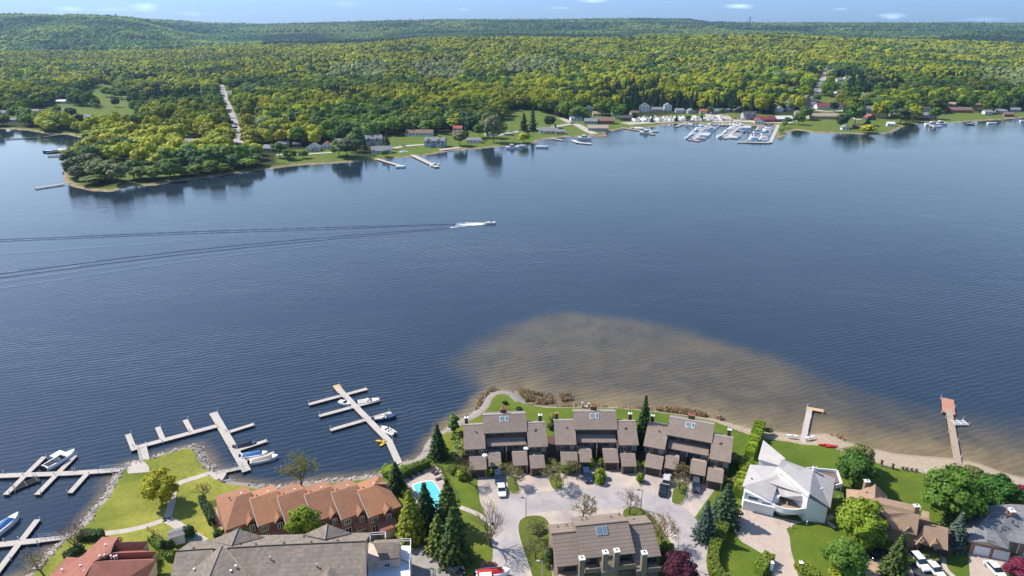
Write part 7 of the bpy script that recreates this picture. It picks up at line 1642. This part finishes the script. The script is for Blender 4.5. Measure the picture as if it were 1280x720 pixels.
# far piers and boats
def fpier(px, w, label, mat='dock', z=.8):
    a = [G(*p, z) for p in px]; rt = empty('pier', (*a[0], 0), label, 'pier')
    for i, (u, v) in enumerate(zip(a[:-1], a[1:])): q = MB(); plank(q, u, v, w, z+.003*i, .35); q.build('walkway', M[mat], rt)
    q = MB()
    for u, v in zip(a[:-1], a[1:]):
        L_ = math.hypot(v[0]-u[0], v[1]-u[1])
        for k in range(int(L_/7)+1): f = k*7/L_; q.tube([(u[0]+(v[0]-u[0])*f, u[1]+(v[1]-u[1])*f, -1.5), (u[0]+(v[0]-u[0])*f, u[1]+(v[1]-u[1])*f, z-.1)], .2, 5)
    q.build('piles', M['timber'], rt); rt.children[-1]['kind'] = 'stuff' if False else 'thing'
    return rt
M['pier_dark'] = simple('pier_dark', (.09, .07, .06), .8, .2, 1)
for px, w, lab, mt in (([(888, 153.5), (866, 174.5)], 3, 'left harbour pier lined with white boats', 'dock'), ([(862, 173.6), (874, 176)], 4, 'short crossing end of the left harbour pier', 'dock'), ([(931, 153.5), (906, 173)], 3.2, 'middle harbour pier lined with white boats', 'dock'), ([(973, 156), (963, 178)], 3.2, 'right harbour pier against the grassy breakwater', 'dock'), ([(922, 177.4), (962, 178.2)], 4, 'long low outer pier closing the harbour', 'dock'),
    ([(892, 156), (968, 157.5)], 4, 'quay walkway along the harbour front', 'timber'), ([(470, 198), (504, 208)], 3, 'thin wooden pier left of the blue-grey house', 'dock'), ([(514, 193), (547, 208.5)], 4, 'wide wooden pier in front of the blue-grey house', 'dock'), ([(716, 175), (723, 178), (739, 179.5)], 4, 'low white pier near the launch ramp', 'pile'), ([(775, 159), (800, 163), (818, 168)], 4, 'reddish pier left of the boat yard', 'timber'), ([(788, 158.5), (815, 162.5)], 4, 'second pier left of the boat yard', 'dock'),
    ([(8, 173.5), (47, 171.5)], 3, 'dark pier in the small left bay', 'pier_dark'), ([(58, 190.5), (98, 187)], 4, 'dark pier with a boat off the wooded point', 'pier_dark'), ([(60, 195), (92, 193)], 3, 'lower dark pier off the wooded point', 'pier_dark'), ([(44, 235), (80, 229.5)], 2.5, 'thin pier at the lower tip of the wooded point', 'dock'), ([(55, 171), (75, 168)], 4, 'brown pier at the inner bay', 'pier_dark'),
    ([(1158, 153), (1166, 158)], 4, 'small pier at the white cruisers', 'dock'), ([(1207, 153), (1218, 156)], 3, 'dark pier below the red-brown bungalow', 'pier_dark'), ([(1233, 152), (1250, 153.5)], 3, 'dark pier at the right shore', 'pier_dark'), ([(690, 173), (704, 175)], 3, 'short pier below the hill field', 'dock'), ([(646, 182), (655, 181)], 3, 'tiny pier below the hill field', 'dock'), ([(845, 158), (858, 153)], 3, 'small pier before the boat yard', 'dock')): fpier(px, w, lab, M and mt)
proto = {}
def fboat(px, py, head, L_, label, grp=None, style='cabin', z=None, hullm='gel', coverm='cover_tan'):
    key = (style, hullm, coverm); W = .32
    if z is None: x, y = G(px, py, .8); z = 0.0
    else: x, y, z = GF(px, py); z += .7
    if key not in proto:
        q = MB(); hull_mesh(q, 1, W, .13, -.03)
        q.mi = 1
        if style == 'cabin': q.box(-.22, .16, -.12, .12, .13, .2, .03); q.mi = 0; q.box(-.2, .06, -.11, .11, .2, .27, .02)
        elif style == 'cover': q.hexa([(-.46, -.13, .135), (.3, -.11, .14), (.3, .11, .14), (-.46, .13, .135)], [(-.4, -.02, .22), (.22, -.02, .24), (.22, .02, .24), (-.4, .02, .22)])
        else: q.box(-.4, .1, -.11, .11, .13, .14)
        me = bpy.data.meshes.new('boat'); me.from_pydata(q.v, [], q.f); me.materials.append(M[hullm]); me.materials.append(M['glass'] if style == 'cabin' else M[coverm]); me.polygons.foreach_set('material_index', q.m); proto[key] = me
    o = bpy.data.objects.new('moored_boat' if z == 0 else 'stored_boat', proto[key]); COL.objects.link(o); o.location = (x, y, z); o.rotation_euler = (0, 0, R(head)); o.scale = (L_, L_, L_*random.uniform(.95, 1.2)); return tag(o, label, 'boat', grp)
sty = [('cabin', 'gel', 'cover_tan'), ('cover', 'gel', 'cover_blue'), ('cover', 'gel', 'cover_tan'), ('open', 'gel', 'cover_tan'), ('cover', 'gel', 'gel'), ('cabin', 'gel', 'cover_tan'), ('open', 'navy', 'gel')]
bd = {'cabin': 'white cabin boat', 'cover': 'white covered boat', 'open': 'open white boat'}
def row(a, b, n, off, head, lab, grp):
    n = int(n*1.4+.5)
    for k in range(n):
        f = (k+.5)/n; s = random.choice(sty[:6] if random.random() < .9 else sty); fboat(a[0]+(b[0]-a[0])*f+off, a[1]+(b[1]-a[1])*f, head+random.uniform(-5, 5), random.uniform(7.5, 11), (bd[s[0]] if s[1] == 'gel' else 'open dark boat')+' '+lab, grp, *(() if 0 else (s[0],)), hullm=s[1], coverm=s[2])
row((888, 156), (868, 173), 8, -7, 8, 'on the left side of the left harbour pier', 'boats on the left pier, left side'); row((888, 156), (868, 174), 8, 7, 172, 'on the right side of the left harbour pier', 'boats on the left pier, right side')
row((930, 156), (908, 172), 7, -8, 10, 'on the left side of the middle harbour pier', 'boats on the middle pier, left side'); row((930, 156), (908, 173), 8, 7, 170, 'on the right side of the middle harbour pier', 'boats on the middle pier, right side')
row((970, 158), (961, 177), 9, -8, 5, 'on the left side of the right harbour pier', 'boats on the right pier'); row((962, 158), (952, 174), 6, -10, 8, 'in the inner row left of the right harbour pier', 'boats in the inner row'); row((935, 176), (958, 177), 3, 0, 175, 'on the outer harbour pier', 'boats on the outer pier')
row((893, 155.5), (928, 155.5), 6, 0, 80, 'along the harbour quay', 'boats along the quay'); row((855, 156), (880, 156), 3, 0, 60, 'near the quay left of the left pier', 'boats left of the left pier')
for px, py, hd, L_, lab, st in ((641, 184.5, 5, 12, 'white cruiser moored below the hill field', 'cabin'), (652, 182, 5, 8, 'small white boat below the hill field', 'open'), (678, 183.5, -8, 11, 'white boat moored off the grassy bank', 'open'), (731, 173, -20, 13, 'large white cruiser beside the launch ramp', 'cabin'), (808, 166, -8, 13, 'white cruiser left of the boat yard', 'cabin'), (800, 161, -8, 11, 'white boat on the second pier left of the yard', 'cover'), (818, 164, 0, 9, 'small boat at the end of the reddish pier', 'open'),
    (501, 208, 12, 8, 'small boat at the end of the thin wooden pier', 'open'), (544, 206, 30, 8, 'white boat at the end of the wide wooden pier', 'cabin'), (505, 190, 30, 8, 'white boat drawn up near the low white house', 'cover'), (63, 189, 5, 11, 'dark-hulled boat at the pier off the wooded point', 'open'), (80, 188, 5, 10, 'white boat at the pier off the wooded point', 'cover'),
    (1166, 156, -5, 16, 'large white cruiser on the right shore', 'cabin'), (1176, 155, -5, 14, 'second white cruiser on the right shore', 'cabin'), (1172, 158, 0, 10, 'smaller white boat before the two cruisers', 'open'), (1213, 155, 0, 9, 'dark boat below the red-brown bungalow', 'open'), (1240, 154, 0, 10, 'boat at the right shore pier', 'open'), (862, 155, 60, 9, 'white sail boat hull near the boat yard', 'cover'), (1280, 151, 0, 9, 'boat at the far right edge', 'open')):
    fboat(px, py, hd, L_, lab, None, st, hullm='navy' if 'dark' in lab else 'gel', coverm='gel')
for k in range(46):
    px = 790+k*2.45+random.uniform(-.6, .6); r_ = k % 2; fboat(px, 149.3+r_*2.6-(px-790)*.013, 85+random.uniform(-25, 25), random.uniform(8, 11.5), 'white boat stored ashore in the yard behind the harbour shore', 'boats stored in the harbour yard', 'cover' if k % 3 else 'cabin', z=1, coverm='gel' if k % 2 else 'cover_tan')
# vehicles too small to show their parts
cm = {}
def fcar(px, py, head, paint, label, grp=None):
    if paint not in cm:
        q = MB(); q.box(-2.3, 2.3, -.9, .9, .3, .95, .08); q.mi = 1; q.hexa([(-1.7, -.8, .95), (1.1, -.8, .95), (1.1, .8, .95), (-1.7, .8, .95)], [(-1.3, -.68, 1.5), (.5, -.68, 1.5), (.5, .68, 1.5), (-1.3, .68, 1.5)])
        q.mi = 2
        for a in (-1.5, 1.5): q.tube([(a, -.92, .34), (a, .92, .34)], .34, 8)
        me = bpy.data.meshes.new('car'); me.from_pydata(q.v, [], q.f); [me.materials.append(m) for m in (M[paint], M['glass'], M['dark'])]; me.polygons.foreach_set('material_index', q.m); cm[paint] = me
    x, y, z = GF(px, py); o = bpy.data.objects.new('parked_car', cm[paint]); COL.objects.link(o); o.location = (x, y, z+.55); o.rotation_euler.z = R(head); tag(o, label, 'car', grp)
pn = {'car_white': 'white', 'car_black': 'black', 'car_silver': 'silver', 'red': 'red', 'car_navy': 'dark blue'}
for k in range(16): p = random.choice(list(pn)); fcar(905+k*4.6, 150.5+random.uniform(-1, 1.2), random.choice([0, 90]), p, pn[p]+' car parked on the harbour pavement behind the piers', pn[p]+' cars at the harbour')
for k in range(9): p = random.choice(list(pn)); fcar(979+k*2.6, 117.5+random.uniform(-2, 2), 80, p, pn[p]+' car in the yard left of the climbing road', pn[p]+' cars by the climbing road')
for k in range(5): fcar(292+k*.9, 170-k*3.2, 75, 'car_navy' if k % 2 else 'car_silver', ('dark blue' if k % 2 else 'silver')+' car parked along the straight road', 'cars on the straight road')
for px, py, p, lab in ((639, 166, 'car_silver', 'silver car on the hill field road'), (606, 176.5, 'red', 'red car by the white trailer home'), (571, 162, 'red', 'red car behind the waterfront cottages'), (715, 155, 'car_black', 'black car at the road bend'), (505, 184, 'car_white', 'white van by the low white house'), (1064, 140, 'car_white', 'white car near the maroon hall'), (283, 113, 'car_black', 'black car at the top of the straight road')): fcar(px, py, 10, p, lab)
# standing trees in the open parts of the far shore
def ftree(px, py, kind, h, w, col, label, grp=None):
    x, y, z = GF(px, py); i = {'b': 0, 'b2': 1, 'c': 4}[kind]; o = bpy.data.objects.new('broadleaf_tree' if kind != 'c' else 'conifer_tree', FVo[i]); COL.objects.link(o); o.location = (x, y, z-.2); o.scale = (w/11, w/11, h/14) if kind != 'c' else (w/6.5, w/6.5, h/15); o.rotation_euler.z = random.uniform(0, 6); o.color = (*col, 1); tag(o, label, 'tree', grp)
fD, fM, fL, fO = (.03, .07, .025), (.10, .19, .03), (.2, .3, .04), (.2, .22, .09)
for px, py, k, h, w, c, lab in ((655, 164, 'c', 17, 12, fD, 'left dark conifer on the hill field shore'), (666, 163, 'c', 22, 11, fD, 'tallest dark conifer on the hill field shore'), (687, 160, 'b', 13, 14, fD, 'dark tree behind the pale hill field house'), (659, 170, 'c', 9, 6, fD, 'small dark conifer below the tallest one'), (694, 166, 'c', 9, 6, fD, 'small conifer right of the pale house'),
    (617, 178, 'b2', 26, 16, fO, 'tall olive willow at the left of the hill field'), (610, 172, 'b', 24, 14, fO, 'olive tree behind the tall willow'), (629, 168, 'b', 12, 10, fL, 'bright tree at the foot of the hill field'), (434, 197, 'b', 17, 22, (.09, .13, .05), 'broad dull green tree between the cottages on the shore'), (424, 195, 'b2', 14, 14, fM, 'green tree left of the broad dull one'), (456, 187, 'c', 14, 6, fD, 'conifer left of the large grey house'), (484, 186, 'c', 15, 7, fD, 'conifer right of the large grey house'), (482, 196, 'b', 6, 7, fM, 'bush tree before the low white house'),
    (350, 197, 'b', 13, 13, fM, 'tree at the left end of the lakeside row'), (362, 200, 'b2', 9, 11, fM, 'low tree on the bank of the lakeside row'), (380, 198, 'b', 7, 9, fM, 'low tree before the slate-blue cottage'), (575, 182, 'b', 14, 14, fO, 'olive tree right of the blue-grey house'), (583, 172, 'c', 14, 7, fD, 'conifer behind the white trailer home'), (600, 172, 'b', 14, 13, fM, 'green tree right of the white trailer home'),
    (1068, 156, 'b', 24, 22, fM, 'big green tree at the right end of the park'), (1052, 160, 'b2', 15, 14, fD, 'dark tree behind the tiny boathouse'), (1083, 163, 'c', 14, 12, fD, 'dark square tree standing on the park shore'), (1006, 150, 'b', 16, 16, fM, 'round tree at the left of the park'), (998, 156, 'b2', 13, 12, fM, 'smaller round tree at the left of the park'), (1042, 140, 'b', 13, 12, fD, 'dark round tree before the maroon-roofed hall'), (1062, 138, 'c', 20, 9, fD, 'tall conifer right of the maroon-roofed hall'), (980, 160, 'b', 8, 7, fL, 'bright bushy tree on the grassy breakwater'), (976, 166, 'b2', 5, 6, fL, 'low bright bush on the grassy breakwater'), (984, 155, 'b', 8, 8, fM, 'green tree beside the boathouse'),
    (918, 140, 'c', 20, 11, fD, 'tall dark conifer behind the harbour'), (941, 137, 'b', 16, 15, fM, 'round green tree behind the harbour office'), (972, 137, 'b', 12, 14, fM, 'green tree left of the small white house'), (990, 128, 'b2', 18, 17, fM, 'green tree above the grey cottage'), (1000, 133, 'b', 16, 13, fO, 'olive tree left of the climbing road foot'), (1020, 128, 'b', 12, 12, fM, 'green tree right of the climbing road foot'),
    (1099, 140, 'b', 20, 18, fM, 'green tree right of the motel-like house'), (1108, 147, 'b2', 17, 16, fM, 'green tree behind the sandy spit'), (1125, 155, 'b', 18, 24, (.09, .13, .05), 'broad olive tree on the shore right of the spit'), (1140, 147, 'b', 17, 16, fM, 'green tree between grey and white lakeside houses'), (1169, 149, 'b2', 14, 14, fM, 'green tree right of the pale waterfront house'), (1132, 128, 'b', 17, 15, fL, 'bright tree above the right shore'),
    (845, 152, 'c', 7, 6, fD, 'first small conifer in the boat yard'), (860, 151.5, 'b', 7, 7, fM, 'small round tree in the boat yard'), (877, 151, 'c', 8, 6, fD, 'second small conifer in the boat yard'), (888, 143, 'b', 10, 9, fM, 'round tree behind the boat yard'), (902, 144, 'b', 8, 8, fM, 'round tree left of the blue hut'), (815, 153, 'c', 8, 6, fD, 'conifer at the left of the boat yard'), (793, 150, 'b', 9, 8, fD, 'dark tree right of the dark yard house'), (770, 148, 'b2', 14, 13, fM, 'tree above the red brick building'), (762, 144, 'b', 14, 12, fM, 'tree behind the yellowish cottage'), (730, 150, 'b', 12, 11, fM, 'tree between the road bend houses'), (714, 143, 'c', 18, 9, fD, 'conifer above the road bend'),
    (133, 121, 'b', 15, 16, fM, 'left tree of the meadow clump'), (140, 122, 'b2', 16, 18, fM, 'middle tree of the meadow clump'), (152, 124, 'b', 15, 22, fM, 'broad right tree of the meadow clump'), (115, 128, 'b', 11, 12, fM, 'tree at the left of the meadow'), (120, 136, 'b2', 8, 8, fM, 'small tree low in the meadow'), (145, 134, 'b', 13, 12, fD, 'dark tree low in the meadow'), (90, 148, 'b', 13, 14, fD, 'dark tree by the bay houses'), (76, 157, 'b', 17, 18, (.10, .12, .06), 'grey-green tree on the bay shore'), (100, 158, 'b2', 14, 14, (.10, .12, .06), 'second grey-green tree on the bay shore'), (30, 152, 'b', 15, 13, (.12, .14, .06), 'grey-green tree at the left bay road'), (37, 156, 'b2', 13, 10, fM, 'green tree right of the left bay road'), (150, 160, 'b', 14, 14, fM, 'green tree behind the maroon house'),
    (96, 222, 'b', 15, 16, (.11, .15, .06), 'grey-green willow at the tip of the wooded point'), (88, 206, 'b2', 12, 12, (.13, .16, .07), 'pale willow leaning over the bay side of the point'), (130, 226, 'b', 14, 15, fM, 'green tree on the lower shore of the point'), (148, 230, 'b2', 15, 14, fO, 'olive tree on the lower shore of the point'), (168, 223, 'b', 14, 16, fM, 'round green tree on the lower shore of the point'), (192, 226, 'b', 10, 10, fL, 'bright small tree on the lower shore of the point'), (213, 221, 'b2', 14, 15, fM, 'green tree right of the camper shed')):
    ftree(px, py, k, h, w, c, lab)
# ---------------------------------------------------------------- air
b = MB(); b.box(-10500, 10500, -700, 9600, -6, 330)
t = NT('haze_air'); 
pv = t.n('ShaderNodeVolumePrincipled'); pv.inputs['Color'].default_value = (.45, .68, 1, 1); pv.inputs['Density'].default_value = 5e-5; pv.inputs['Anisotropy'].default_value = .2
for l in list(t.t.links):
    if l.to_node == t.out: t.t.links.remove(l)
t.t.nodes.remove(t.b); t.link(pv.outputs[0], t.out.inputs['Volume'])
hz = b.build('haze', t.m); tag(hz, 'thin blue summer haze over the lake and hills', 'haze', kind='stuff')
